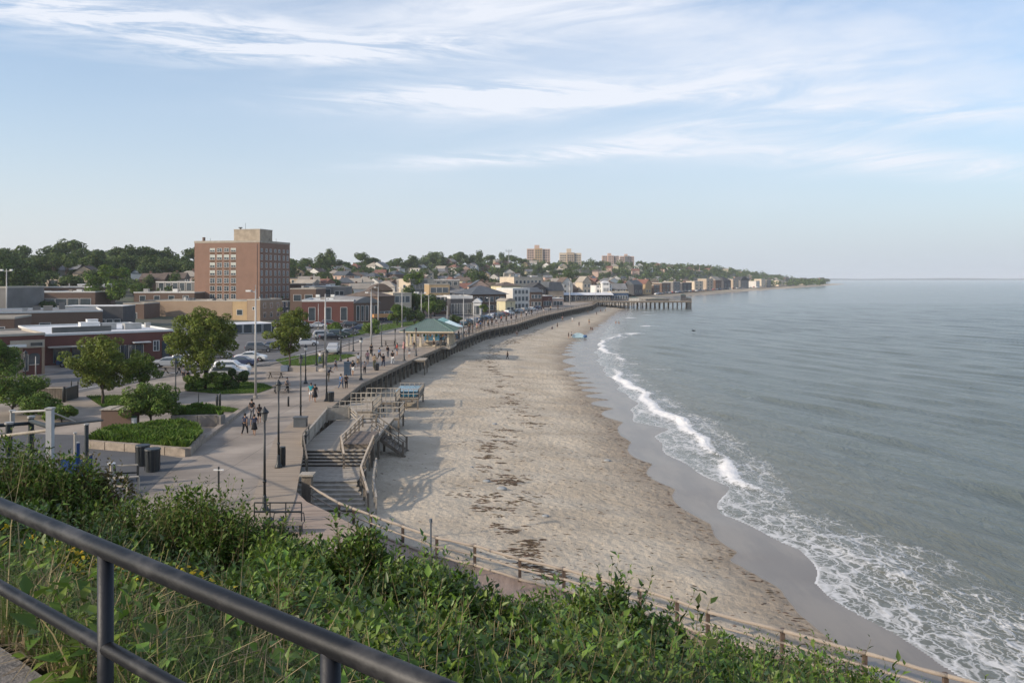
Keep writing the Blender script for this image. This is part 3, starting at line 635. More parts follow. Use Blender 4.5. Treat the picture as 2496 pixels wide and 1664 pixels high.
# everything further and between reads as one wood
def woodland():
    rng = np.random.default_rng(77); Vs = []; Fs = []; o = 0
    def many(n, xs, fr, s0, s1, q):
        nonlocal o
        for _ in range(n):
            x = rng.uniform(*xs); Y = crestY(x)*rng.uniform(*fr); X = PX(x, Y); z = gz(X, Y); s = rng.uniform(s0, s1)*np.interp(Y, [400, 2000], [1, 1.5])
            if Y > 2240: continue
            C, Nn, c = crown_pts(q, 4.2*s, rng, 6, .8, .55); C = C+np.array([X, Y, z+4.0*s]); V, Fq = leaf_quads(C, Nn, rng.uniform(.7, 1.4, q)*.85*s, rng, .7)
            Vs.append(V); Fs.append(Fq+o); o += len(V)
    many(760, (1500, 2010), (.66, 1.03), .7, 1.25, 60)
    many(260, (680, 1500), (.90, 1.06), .6, 1.1, 90)
    many(300, (680, 1650), (.56, .90), .4, .85, 80)
    many(150, (-60, 480), (.86, 1.08), .9, 1.4, 130)
    many(90, (-60, 480), (.68, .86), .4, .6, 100)
    kind(npmesh('woodland', np.concatenate(Vs), np.concatenate(Fs), LEAF['hill']), 'stuff', 'dense green woodland filling the hill between the houses', 'woodland')
woodland()

# ---- bluff vegetation in the foreground
LT = np.array([[0, 0, 0], [.38, .5, .10], [.45, 0, -.02], [.38, -.5, .10], [1, 0, -.10]]); LFQ = np.array([[0, 1, 2, 0], [0, 2, 3, 3], [1, 4, 2, 2], [2, 4, 3, 3]])
LF3 = np.array([[0, 2, 1], [0, 3, 2], [1, 2, 4], [2, 3, 4]])
def leaves_from(base, dirn, up, ln, wd):
    n = len(base); d = dirn/(np.linalg.norm(dirn, axis=1)[:, None]+1e-9); s = np.cross(up, d); s /= np.linalg.norm(s, axis=1)[:, None]+1e-9; u = np.cross(d, s)
    V = base[:, None]+LT[None, :, 0:1]*ln[:, None, None]*d[:, None]+LT[None, :, 1:2]*wd[:, None, None]*s[:, None]+LT[None, :, 2:3]*ln[:, None, None]*u[:, None]
    Fq = (np.arange(n)*5)[:, None, None]+LF3[None]; return V.reshape(-1, 3), Fq.reshape(-1, 3)
def stems(bx, by, bz, hgt, rng, nl=16, ll=.075, lean=.3, asp=.42, spread=1.0, lsc=None):
    """arrays of leafy stems -> leaves and thin stem ribbons"""
    n = len(bx); az = rng.uniform(0, 2*math.pi, n); le = rng.uniform(.05, lean, n)
    top = np.stack([bx+np.cos(az)*le*hgt, by+np.sin(az)*le*hgt, bz+hgt], 1); bot = np.stack([bx, by, bz], 1)
    k = np.tile(np.arange(nl), n); i = np.repeat(np.arange(n), nl); t = .12+.88*(k+rng.uniform(-.3, .3, n*nl))/(nl-1.); t = np.clip(t, .05, 1)
    base = bot[i]+(top-bot)[i]*(t**1.0)[:, None]; base[:, :2] += (t**2)[:, None]*np.stack([np.cos(az[i]), np.sin(az[i])], 1)*(le[i]*hgt[i]*.3)[:, None]
    a = az[i]+k*2.4+rng.uniform(-.5, .5, n*nl); el = .15+.75*t**2+rng.uniform(-.35, .35, n*nl)
    d = np.stack([np.cos(a)*np.cos(el), np.sin(a)*np.cos(el), np.sin(el)], 1)
    base = base+d*(rng.uniform(0, .05, n*nl)*spread)[:, None]*(1-t[:, None]*.7)*2
    up = np.tile([[0, 0, 1.]], (n*nl, 1))+rng.normal(size=(n*nl, 3))*.25
    ln = ll*rng.uniform(.55, 1.35, n*nl)*(1.15-.55*t)*np.repeat(rng.uniform(.75, 1.3, n)*(1 if lsc is None else lsc), nl); wd = ln*asp*rng.uniform(.8, 1.2, n*nl)
    V, Fq = leaves_from(base, d, up, ln, wd)
    mid = (bot+top)/2+rng.normal(size=(n, 3))*.02*hgt[:, None]; w_ = .0035
    tp = top.copy(); tp[:, :2] += np.stack([np.cos(az), np.sin(az)], 1)*(le*hgt*.3)[:, None]
    SV = np.stack([bot-[w_, 0, 0], bot+[w_, 0, 0], mid+[w_, 0, 0], mid-[w_, 0, 0], tp+[w_*.4, 0, 0], tp-[w_*.4, 0, 0]], 1).reshape(-1, 3)
    o = (np.arange(n)*6)[:, None]; SF = np.concatenate([o+[0, 1, 2], o+[0, 2, 3], o+[3, 2, 4], o+[3, 4, 5]]).reshape(-1, 3)
    return V, Fq, SV, SF
STEM = M('plant_stem', (.20, .17, .08), .8, .3, 2, island=.3)
def veg_obj(name, parts, mats):
    Vs = []; Fs = []; Ms = []; o = 0
    for V, Fq, mi in parts: Vs.append(V); Fs.append(Fq+o); Ms.append(np.full(len(Fq), mi)); o += len(V)
    return npmesh(name, np.concatenate(Vs), np.concatenate(Fs), mats, mi=np.concatenate(Ms))
def bluff_points(n, amin, amax, ymin, ymax, rng, pw=1.0):
    Y = ymin+(ymax-ymin)*rng.random(n)**pw; a = rng.uniform(amin, amax, n); X = a*Y/11; keep = slab_s(X, Y) > .03
    X, Y = X[keep], Y[keep]; return X, Y, bluff_z(X, Y)
def undergrowth():
    rng = np.random.default_rng(5); parts = []
    # broad leaved cover, patchy height; bigger leaves to the right near the rail
    X, Y, Z = bluff_points(13500, -12, 9, 2.6, 13, rng, .95)
    pn = vnoise(X*.8+5, Y*.8, 3); gr = np.clip((X/Y*11+4.2)/2.5, 0, 1)     # left quarter is mostly grass
    near_left = (X/Y*11 < -3.2) & (Y < 5.4)
    keep = (rng.random(len(X)) < (.5+.5*gr+.35*(Y > 5.5))) & ~(near_left & (rng.random(len(X)) < .85)); X, Y, Z, pn = X[keep], Y[keep], Z[keep], pn[keep]
    p2 = vnoise(X*1.9+9, Y*1.9, 23); kp = (p2 > .22) | (rng.random(len(X)) < .25); X, Y, Z, pn, p2 = X[kp], Y[kp], Z[kp], pn[kp], p2[kp]; h = (.14+.50*pn+.42*np.clip(p2-.5, 0, 1)*2)*rng.uniform(.55, 1.3, len(X)); h = np.where(Y < 5, h*.7, h); lv = np.where(X/Y*11 > -3.0, 1.0, .72)
    V, Fq, SV, SF = stems(X, Y, Z, h, rng, 15, .105, .45, .50, lsc=lv); parts += [(V, Fq, 0), (SV, SF, 2)]
    X, Y, Z = bluff_points(1800, -7, 8, 2.6, 9, rng); pn = vnoise(X*1.1, Y*1.1, 13); k = pn > .45; X, Y, Z = X[k], Y[k], Z[k]
    V, Fq, SV, SF = stems(X, Y, Z, rng.uniform(.15, .5, len(X)), rng, 14, .098, .5, .5); parts += [(V, Fq, 1), (SV, SF, 2)]
    # mounds of small leaves that give the slope its lumps
    X, Y, Z = bluff_points(120, -11, 9, 3.4, 12.5, rng)
    for x_, y_, z_ in zip(X, Y, Z):
        if x_/y_*11 < -2.5 and y_ < 6: continue
        r_ = rng.uniform(.22, .55)*(.7 if y_ < 5 else 1); q = int(2600*r_); C, Nn, _c = crown_pts(q, r_, rng, 12, rng.uniform(.7, 1.1), .42); C += [x_, y_, z_+r_*.55]
        V, Fq = leaves_from(C, Nn+rng.normal(size=C.shape)*.4, np.tile([[0, 0, 1.]], (q, 1))+rng.normal(size=C.shape)*.4, rng.uniform(.05, .095, q), rng.uniform(.025, .045, q)); parts.append((V, Fq, int(rng.random() < .3)))
    # taller shoots that break the skyline
    X, Y, Z = bluff_points(330, -11, 8, 9, 12.5, rng); V, Fq, SV, SF = stems(X, Y, Z, rng.uniform(.5, 1.0, len(X)), rng, 24, .085, .25, .42); parts += [(V, Fq, 0), (SV, SF, 2)]
    kind(veg_obj('undergrowth', parts, [LEAF['under'], LEAF['bright'], STEM]), 'stuff', 'dense leafy green undergrowth covering the slope below the railing', 'undergrowth')
    # grass and dead stalks
    def blades(n, am, aM, ym, yM, h0, h1, w0, pw=1.0, bend=.7, msk=None):
        X, Y, Z = bluff_points(n, am, aM, ym, yM, rng, pw)
        if msk is not None: k = msk(X, Y); X, Y, Z = X[k], Y[k], Z[k]
        n = len(X); h = rng.uniform(h0, h1, n); az = rng.uniform(0, 2*math.pi, n); be = rng.uniform(.1, bend, n)*h; d = np.stack([np.cos(az), np.sin(az), az*0], 1); s = np.stack([-np.sin(az), np.cos(az), az*0], 1)
        b = np.stack([X, Y, Z], 1); w_ = (w0*rng.uniform(.6, 1.3, n))[:, None]; z = np.array([0, 0, 1.])
        m1 = b+d*(be*.25)[:, None]+z*(h*.55)[:, None]; t1 = b+d*be[:, None]+z*(h*(1-.35*be/h))[:, None]
        V = np.stack([b-s*w_, b+s*w_, m1+s*w_*.8, m1-s*w_*.8, t1], 1).reshape(-1, 3); o = (np.arange(n)*5)[:, None]
        return V, np.concatenate([o+[0, 1, 2], o+[0, 2, 3], o+[3, 2, 4]]).reshape(-1, 3)
    L_ = lambda X, Y: (X/Y*11 < -2.0+3*vnoise(X, Y, 2)) | (rng.random(len(X)) < .15)
    parts = [(*blades(62000, -13, 4, 2.4, 9, .12, .38, .0040, .9, .9, L_), 0), (*blades(12000, -12, 7, 2.4, 11, .15, .55, .0028, .9, 1.1), 1), (*blades(7000, -9, -4, 2.6, 4.6, .05, .16, .004, 1, 2.5), 1), (*blades(260, -2, 9, 3, 9, .6, 1.0, .0035, 1, .45), 1), (*blades(5000, -9, -1.5, 2.6, 5.6, .10, .3, .003, 1, 1.4, lambda X, Y: vnoise(X*1.5, Y*1.5, 8) > .45), 1), (*blades(500, -10, 8, 3, 12, .45, .95, .0028, 1, .5), 1)]
    kind(veg_obj('wild_grass', parts, [LEAF['grass'], LEAF['dry']]), 'stuff', 'tangled green grass with dry straw blades behind the black railing', 'grass')
undergrowth()
def _unused(): pass
def bush(name, label, x, s, Yb, h, wid, mat, seed, n=120, ll=.08, cat='shrub', extra=None, deep=.5):
    """x: photo column, Yb distance; stands on the bluff"""
    rng = np.random.default_rng(seed); X0 = PX(x, Yb); Z0 = float(bluff_z(np.array([X0]), np.array([Yb]))[0]); t = thing(name, label, cat, (X0, Yb, Z0))
    r = np.sqrt(rng.random(n)); a = rng.uniform(0, 6.28, n); bx = r*np.cos(a)*wid; by = r*np.sin(a)*wid*deep; bz = bluff_z(X0+bx, Yb+by)-Z0
    hh = h*(1-.45*r**2)*rng.uniform(.75, 1.12, n)
    V, Fq, SV, SF = stems(bx, by, bz, hh, rng, 26, ll*1.1, .3, .46)
    if n > 30:      # dense inner leaf clumps
        q = int(wid*h*3600); C, Nn, cc_ = crown_pts(q, wid*.95, rng, 26, h*.48/wid, .30); C[:, 1] *= deep*1.3; C[:, 2] += h*.44; C[:, 2] += bluff_z(X0+C[:, 0], Yb+C[:, 1])-Z0
        V2, F2 = leaves_from(C, Nn+rng.normal(size=C.shape)*.4, np.tile([[0, 0, 1.]], (q, 1))+rng.normal(size=C.shape)*.4, ll*rng.uniform(.6, 1.1, q), ll*.5*rng.uniform(.7, 1.1, q)); Fq = np.concatenate([Fq, F2+len(V)]); V = np.concatenate([V, V2])
    npmesh('foliage', V, Fq, mat, parent=t); npmesh('stems', SV, SF, STEM, parent=t)
    return t
bush('wild_shrub', 'tall mounded shrub with upright tips at the left edge beside the white post', 50, 1, 11, 1.5, 1.3, LEAF['mid'], 201, 360)
bush('wild_shrub', 'single tall weed shoot standing before the blue panel', 75, 1, 10.5, 1.75, .14, LEAF['bright'], 202, 8, .09)
bush('wild_shrub', 'reddish-green loose shrub right of the white post', 175, 1, 11.5, 1.35, .85, M('leaf_reddish', (.12, .095, .03), .6, .3, 1, island=.4, trans=.25), 203, 190)
bush('wild_shrub', 'full dark bush with upright tips in front of the concrete promenade', 540, 1, 9.6, 1.30, .85, LEAF['mid'], 204, 330, .085)
bush('wild_shrub', 'dark dense bush lying right of the upright-tipped bush', 625, 1, 10.2, 1.0, .8, LEAF['dark'], 205, 260, .075)
bush('wild_shrub', 'bushy green shrub rising over the board path near the lower fence post', 890, 1, 9.0, 1.15, .45, LEAF['under'], 206, 110, .11)
bush('wild_shrub', 'wide leafy shrub in front of the fence with pale flowers showing between leaves', 1060, 1, 8.6, .78, .95, LEAF['under'], 207, 280, .11)
bush('wild_shrub', 'upright shrub crossing the top fence rail at the middle of the fence', 1480, 1, 8.2, 1.35, .42, LEAF['under'], 208, 110, .095)
bush('wild_shrub', 'leafy shoot cluster just right of the rail-crossing shrub', 1580, 1, 8.4, 1.05, .5, LEAF['under'], 209, 90, .10)
bush('wild_shrub', 'small bright shrub before the right-hand fence posts', 2010, 1, 7.6, .68, .28, LEAF['bright'], 210, 42, .09)
bush('wild_shrub', 'small dark shrub rightmost against the wet sand', 2210, 1, 7.6, .62, .22, LEAF['mid'], 211, 34, .075)
bush('wild_shrub', 'low leafy shrub between the fence posts, right of centre', 1780, 1, 8.0, .5, .45, LEAF['under'], 212, 60, .09)
bush('wild_shrub', 'thin leaning weed in front of the trash bin', 395, 1, 10.5, 1.35, .16, LEAF['mid'], 213, 7, .06)
bush('wild_shrub', 'broad leafy green shrub mass left of the upright-tipped bush, before the dark court', 390, 1, 10.5, 1.05, .9, LEAF['mid'], 214, 260, .08)
bush('wild_shrub', 'low bright leafy shrub between the dark bush and the fence shrub', 760, 1, 9.2, .8, .8, LEAF['under'], 215, 220, .11)
bush('wild_shrub', 'leafy shrub hiding the bottom fence rail right of the wide fence shrub', 1290, 1, 8.4, .58, .8, LEAF['under'], 216, 200, .105)
def flowers():
    rng = np.random.default_rng(9); X0, Y0 = PX(290, 6.1), 6.1; Z0 = float(bluff_z(np.array([X0]), np.array([Y0]))[0])
    t = thing('flowering_shrub', 'yellow flowering shrub in the grass behind the railing, left of centre', 'flowering shrub', (X0, Y0, Z0)); n = 120
    bx = rng.normal(size=n)*.34; by = rng.normal(size=n)*.30; bz = bluff_z(X0+bx, Y0+by)-Z0
    V, Fq, SV, SF = stems(bx, by, bz, rng.uniform(.25, .5, n), rng, 15, .075, .4, .4); npmesh('foliage', V, Fq, LEAF['yel'], parent=t); npmesh('stems', SV, SF, STEM, parent=t)
    k = 430; C = np.stack([rng.normal(size=k)*.36, rng.normal(size=k)*.26, rng.uniform(.30, .5, k)], 1); C[:, 2] += bluff_z(X0+C[:, 0], Y0+C[:, 1])-Z0
    N_ = rng.normal(size=(k, 3))*.5+[0, -.3, 1]; N_ /= np.linalg.norm(N_, axis=1)[:, None]; V, Fq = leaf_quads(C, N_, rng.uniform(.012, .028, k), rng, .8); npmesh('blossom', V, Fq, LEAF['flower'], parent=t)
flowers()
# ---- railing in the foreground
def railing():
    t = thing('handrail', 'black painted pipe railing with two rails in the near foreground', 'railing', (-1.2, 2.365, 10.4))
    PM = M('worn_black_pipe', (.008, .009, .012), .48, .5, 14, .05, 30, spec=.35, col2=(.055, .053, .052), detail=12, stretch=(.5, .5, 1)); PB = M('black_post_paint', (.008, .009, .013), .5, .3, 5, .05, 30, spec=.4); o = Vector((1.2, -2.365, -10.4))
    for nd in PM.node_tree.nodes:
        if nd.type == 'MAP_RANGE': nd.inputs[1].default_value = .50; nd.inputs[2].default_value = .74
    d = Vector((.795, -.606, 0)); a0 = Vector((-1.2, 2.362, 0))
    def rail(nm, z, r):
        pts = [a0+d*s+Vector((0, 0, z))+o for s in np.linspace(-2.2, 3.0, 27)]; MB().tube(pts, r, 24).build(nm, PM, t, smooth=True)
    rail('top_rail', 12-.800, .0255); rail('lower_rail', 12-1.087, .021)
    for s in (-1.02, 0, 1.01, 2.02):
        q = a0+d*s+o; MB().tube([(q.x, q.y, -.15+o.z*0+.0), (q.x, q.y, .79)], .0225, 24).build('post', PB, t, smooth=True)
railing()
# ---- lawns and planters
def tufts(name, pts, z, n, h, seed, label, mat='lawn', zf=None):
    """short grass inside a photo-traced ground polygon"""
    rng = np.random.default_rng(seed); q = [P(x, y, z) for x, y in pts]; xs = np.array([v.x for v in q]); ys = np.array([v.y for v in q])
    X = rng.uniform(xs.min(), xs.max(), n*4); Y = rng.uniform(ys.min(), ys.max(), n*4); ins = np.zeros(len(X), bool); j = len(q)-1
    for i in range(len(q)):
        c = ((ys[i] > Y) != (ys[j] > Y)) & (X < (xs[j]-xs[i])*(Y-ys[i])/(ys[j]-ys[i]+1e-9)+xs[i]); ins ^= c; j = i
    X, Y = X[ins][:n], Y[ins][:n]; n = len(X); hh = rng.uniform(.4, 1.2, n)*h*(.45+1.1*vnoise(X*1.1, Y*1.1, seed)); a = rng.uniform(0, 6.28, n); w_ = h*.22
    b = np.stack([X, Y, X*0+z], 1); s = np.stack([np.cos(a), np.sin(a), a*0], 1)*w_; tip = b+np.stack([np.cos(a+1)*hh*.5, np.sin(a+1)*hh*.5, hh], 1)
    V = np.stack([b-s, b+s, tip+s*.3, tip-s*.3], 1).reshape(-1, 3); o = npmesh(name, V, np.arange(4*n).reshape(-1, 4), LEAF[mat]); kind(o, 'stuff', label, 'grass'); return o
def lawn(pts, z, n, h, seed, label, base=(.075, .115, .025)):
    sheet('lawn', pts, z+.012, M('lawn_base', base, .95, .3, .8)); tufts('lawn_grass', pts, z+.012, n, h, seed, label)
lawn([(671, 877), (718, 867), (796, 865), (848, 863), (868, 866), (810, 882), (738, 891), (690, 889)], .02, 9000, .10, 1, 'short lawn grass under the slim-trunked tree')
lawn([(451, 952), (470, 935), (600, 930), (640, 934), (668, 944), (630, 957), (540, 960)], .02, 9000, .12, 2, 'short lawn grass around the hedge under the full green tree')
lawn([(430, 987), (520, 988), (585, 996), (575, 1004), (430, 1000)], .02, 3500, .10, 3, 'thin strip of grass behind the flowering bed')
lawn([(865, 811), (887, 796), (1017, 781), (1050, 778), (1030, 787), (905, 812)], .02, 6000, .14, 4, 'yellow-green lawn left of the pavilion beyond the road', (.13, .14, .03))
lawn([(210, 965), (330, 962), (345, 985), (250, 992)], .02, 3500, .14, 5, 'patch of grass around the broad yellow-green tree')
lawn([(800, 822), (905, 808), (870, 818), (830, 826)], .02, 3000, .12, 6, 'thin grass verge along the far kerb')
STONE = M('planter_stone', (.30, .25, .20), .9, .3, 2.2, .4, 9)
def planter(name, label, pts, z_top, wall, n, h, seed, gl, mat='lawn', wm=None):
    q = [P(x, y, z_top) for x, y in pts]; c = sum(q, Vector())/len(q); c.z = 0; t = thing(name, label, 'planter', c)
    for i in range(len(q)):
        a, b = q[i]-c, q[(i+1) % len(q)]-c; k = max(1, int((b-a).length/1.6)); m = MB()
        for j in range(k):
            u0 = a.lerp(b, j/k+.004); u1 = a.lerp(b, (j+1)/k-.004); zz = .004*((i*7+j*3) % 5)
            m.beam((u0.x, u0.y, z_top/2+zz), (u1.x, u1.y, z_top/2+zz), wall, z_top)
        m.build('wall', wm or STONE, t)
    m = MB().add([(v.x-c.x, v.y-c.y, z_top-.1) for v in q], [tuple(range(len(q)))]); m.build('soil', M('soil', (.06, .05, .03), .95, .3, 2), t)
    tufts('planting', pts, z_top-.06, n, h, seed, gl, mat)
planter('stone_planter', 'stone edged planter full of long green grass beside the promenade', [(214, 1072), (255, 1049), (464, 1031), (492, 1056), (457, 1092)], .55, .4, 15000, .38, 11, 'long bright grass in the stone edged planter')
planter('stone_planter', 'grey walled flower bed with yellow-green plants next to two bollards', [(420, 1012), (470, 998), (540, 1003), (534, 1014), (545, 1010)], .95, .3, 5000, .4, 12, 'yellow-green plants in the grey walled bed', 'lawn', M('grey_block', (.19, .175, .16), .9, .2, 2, .3, 8))
m = MB()
for a, b in (((451, 1110), (505, 1068)), ((505, 1068), (545, 1038)), ((545, 1038), (576, 1012)), ((576, 1012), (600, 995))):
    a, b = P(*a), P(*b); m.beam((a.x, a.y, .14), (b.x, b.y, .14), .45, .28)
tag(m.build('low_stone_wall', STONE), 'low pale stone wall edging the planters along the promenade', 'wall')
# ------------------------------------------------------------------ BUILDINGS
BR = {
 'red': brickmat('red_brick', (.155, .058, .045), (.12, .045, .038), (.14, .09, .075)),
 'tower': brickmat('tower_brick', (.24, .14, .098), (.205, .115, .08), (.22, .16, .13)),
 'tan': brickmat('tan_brick', (.33, .235, .16), (.28, .20, .135), (.30, .24, .18)),
 'brown': brickmat('brown_brick', (.15, .095, .07), (.125, .08, .06), (.14, .11, .09)),
 'grey': M('grey_render', (.19, .18, .17), .9, .2, .3), 'cream': M('cream_render', (.56, .47, .36), .9, .12, .3), 'pale': M('pale_siding', (.60, .57, .52), .85, .1, .3),
 'pink': M('pinkish_siding', (.50, .36, .29), .9, .12, .3), 'white': M('white_render', (.70, .68, .64), .8, .08, .3), 'blue': M('bluish_siding', (.24, .29, .34), .85, .12, .3),
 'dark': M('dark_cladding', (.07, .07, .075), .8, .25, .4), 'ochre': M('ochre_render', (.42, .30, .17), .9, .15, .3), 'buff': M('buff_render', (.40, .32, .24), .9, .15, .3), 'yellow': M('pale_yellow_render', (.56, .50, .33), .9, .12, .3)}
RF = {'white': M('white_membrane_roof', (.62, .62, .62), .7, .12, .25), 'grey': M('grey_felt_roof', (.20, .20, .20), .9, .2, .3), 'slate': M('slate_roof', (.085, .095, .105), .7, .25, .5), 'brown': M('brown_shingle_roof', (.13, .10, .08), .9, .25, .6),
      'tan': M('gravel_roof', (.33, .29, .24), .9, .2, .3), 'red': M('reddish_shingle_roof', (.20, .10, .075), .9, .2, .6), 'dark': M('dark_shingle_roof', (.06, .06, .062), .85, .25, .6)}
TRIM = M('stone_trim', (.42, .38, .32), .8, .12, .6); TRIMW = M('white_trim', (.62, .61, .58), .7, .1, .6)
WINM = {}
def window_mesh(w_, h, kind_='plain', fr=None):
    """window in local coords: x along wall, outward -y; frame proud of the wall"""
    key = (round(w_, 2), round(h, 2), kind_, fr.name if fr else '')
    if key in WINM: return WINM[key]
    m = MB(); t = .09
    m.box(-w_/2, w_/2, -.02, .05, 0, h, 1)
    for (a, b, c, d) in ((-w_/2, w_/2, 0, t), (-w_/2, w_/2, h-t, h), (-w_/2, -w_/2+t, t, h-t), (w_/2-t, w_/2, t, h-t)): m.box(a, b, -.07, -.021, c, d, 0)
    if kind_ in ('sash', 'ac'): m.box(-.03, .03, -.066, -.021, t, h-t, 0); m.box(-w_/2+t, -.03, -.064, -.021, h*.5-.03, h*.5+.03, 0)
    if kind_ == 'blind': m.box(-w_/2+t, w_/2-t, -.035, -.021, h*.45, h-t, 2); m.box(-.03, .03, -.066, -.036, t, h-t, 0)
    if kind_ == 'shop':
        n = max(2, int(w_/1.6))
        for i in range(1, n): x = -w_/2+w_*i/n; m.box(x-.04, x+.04, -.068, -.021, t, h-t, 0)
    me = bpy.data.meshes.new('window'); me.from_pydata(m.v, [], m.f)
    for q in (fr or TRIMW, GLASS, M('window_blind', (.45, .47, .42), .8, .1)): me.materials.append(q)
    me.polygons.foreach_set('material_index', m.mi); WINM[key] = me; return me
def win(par, x, y, z, w_, h, rz=0, kind_='plain', fr=None, name='window'):
    o = link(name, window_mesh(w_, h, kind_, fr), par, (x, y, z)); o.rotation_euler.z = rz; return o
def bldg(name, label, cat, xL, YL, xR, YR, ytop, depth, wall, roof='white', kind_='flat', rh=2.0, z0=0.0, front=None, side=None, group=None, parapet=.35, trim=TRIM, over=.0, ztop=None, wk='plain'):
    A = Vector((PX(xL, YL), YL, z0)); B = Vector((PX(xR, YR), YR, z0)); rz = math.atan2(B.y-A.y, B.x-A.x); W_ = (B-A).length
    zt = (PZ(ytop, (YL+YR)/2) if ztop is None else ztop)-z0
    t = thing(name, label, cat, A, rz, group); wm = BR[wall] if isinstance(wall, str) else wall; rm = RF[roof]
    if kind_ == 'flat':
        MB().box(0, W_, 0, depth, -.4, zt).build('wall', wm, t)
        m = MB().box(-.06, W_+.06, -.06, .22, zt+.002, zt+parapet, 1).box(-.06, W_+.06, depth-.22, depth+.06, zt+.002, zt+parapet, 1).box(-.06, .22, .221, depth-.221, zt+.002, zt+parapet, 1).box(W_-.22, W_+.06, .221, depth-.221, zt+.002, zt+parapet, 1)
        m.box(.22, W_-.22, .221, depth-.221, zt+.002, zt+.06, 0); m.build('roof', [rm, trim], t)
        rr_ = random.Random(int(W_*100)+int(YL))
        if W_ > 8 and depth > 9 and YL < 470 and name != 'long_brick_shop':
            for _ in range(rr_.randint(2, 5)):
                a, b, c = rr_.uniform(1, W_-3), rr_.uniform(1, depth-3), rr_.uniform(.5, 1.4); s_ = rr_.uniform(.6, 1.8)
                if rr_.random() < .3: MB().tube([(a, b, zt+.062), (a, b, zt+c+.4)], .16, 7).build('flue', POLE, t)
                else: MB().box(a, a+s_, b, b+s_*.8, zt+.062, zt+c).box(a-.06, a+s_+.06, b-.06, b+s_*.8+.06, zt+c+.002, zt+c+.07).build('rooftop_unit', [WHITE, POLE, CONC, BR['grey']][rr_.randint(0, 3)], t)
    else:
        MB().box(0, W_, 0, depth, -.4, zt).build('wall', wm, t); o_ = .35+over; m = MB()
        if kind_ == 'gable':      # ridge along x
            y0, y1, ym = -o_, depth+o_, depth/2; zt_ = zt-.0
            m.add([(-o_, y0, zt), (W_+o_, y0, zt), (W_+o_, ym, zt+rh), (-o_, ym, zt+rh), (-o_, y1, zt), (W_+o_, y1, zt)], [(0, 1, 2, 3), (3, 2, 5, 4), (0, 3, 4), (1, 5, 2), (0, 4, 5, 1)])
        elif kind_ == 'gablef':   # ridge along y, gable faces the front
            x0, x1, xm = -o_, W_+o_, W_/2
            m.add([(x0, -o_, zt), (x0, depth+o_, zt), (xm, depth+o_, zt+rh), (xm, -o_, zt+rh), (x1, -o_, zt), (x1, depth+o_, zt)], [(0, 3, 2, 1), (3, 4, 5, 2), (1, 2, 5), (0, 1, 5, 4)])
            m2_ = MB().add([(0, .0, zt), (W_, .0, zt), (xm, .0, zt+rh*.96), (0, -.03, zt), (W_, -.03, zt), (xm, -.03, zt+rh*.93)], [(3, 4, 5), (0, 2, 1)]); m2_.build('gable', wm, t)
        elif kind_ == 'hip':
            r = min(W_, depth)*.45; cx = W_/2; hx = max(W_/2-r, 0.01); 
            m.add([(-o_, -o_, zt), (W_+o_, -o_, zt), (W_+o_, depth+o_, zt), (-o_, depth+o_, zt), (cx-hx, depth/2, zt+rh), (cx+hx, depth/2, zt+rh)], [(0, 1, 5, 4), (1, 2, 5), (2, 3, 4, 5), (3, 0, 4), (0, 3, 2, 1)])
        elif kind_ == 'mansard':
            m.add([(-o_, -o_, zt), (W_+o_, -o_, zt), (W_+o_, depth+o_, zt), (-o_, depth+o_, zt), (1, 1, zt+rh), (W_-1, 1, zt+rh), (W_-1, depth-1, zt+rh), (1, depth-1, zt+rh)], [(0, 1, 5, 4), (1, 2, 6, 5), (2, 3, 7, 6), (3, 0, 4, 7), (4, 5, 6, 7), (0, 3, 2, 1)])
        elif kind_ == 'arch':
            n = 14; pts = [(W_*(i/n)*(1+0)-.3+(.6*i/n), zt+rh*math.sin(math.pi*i/n)) for i in range(n+1)]
            v = [(x, -o_, z) for x, z in pts]+[(x, depth+o_, z) for x, z in pts]; f = [(i, i+1, n+2+i, n+1+i) for i in range(n)]+[tuple(range(n+1))[::-1], tuple(range(n+1, 2*n+2)), (0, n+1, 2*n+1, n)]
            m.add(v, f)
        m.build('roof', rm, t)
    def rows(spec, L_, rz_, px_, py_):
        if not spec: return
        nc, nrw, w_, h, zb, dz = spec[:6]; mar = spec[6] if len(spec) > 6 else .5; kk = spec[7] if len(spec) > 7 else wk
        for r_ in range(nrw):
            for c in range(nc):
                u = mar+(L_-2*mar)*(c+.5)/nc
                if rz_ == 0: win(t, u, 0, zb+r_*dz, w_, h, 0, kk)
                else: win(t, W_, u, zb+r_*dz, w_, h, R(90), kk)
    rows(front, W_, 0, 0, 0); rows(side, depth, 1, W_, 0); return t, W_, zt
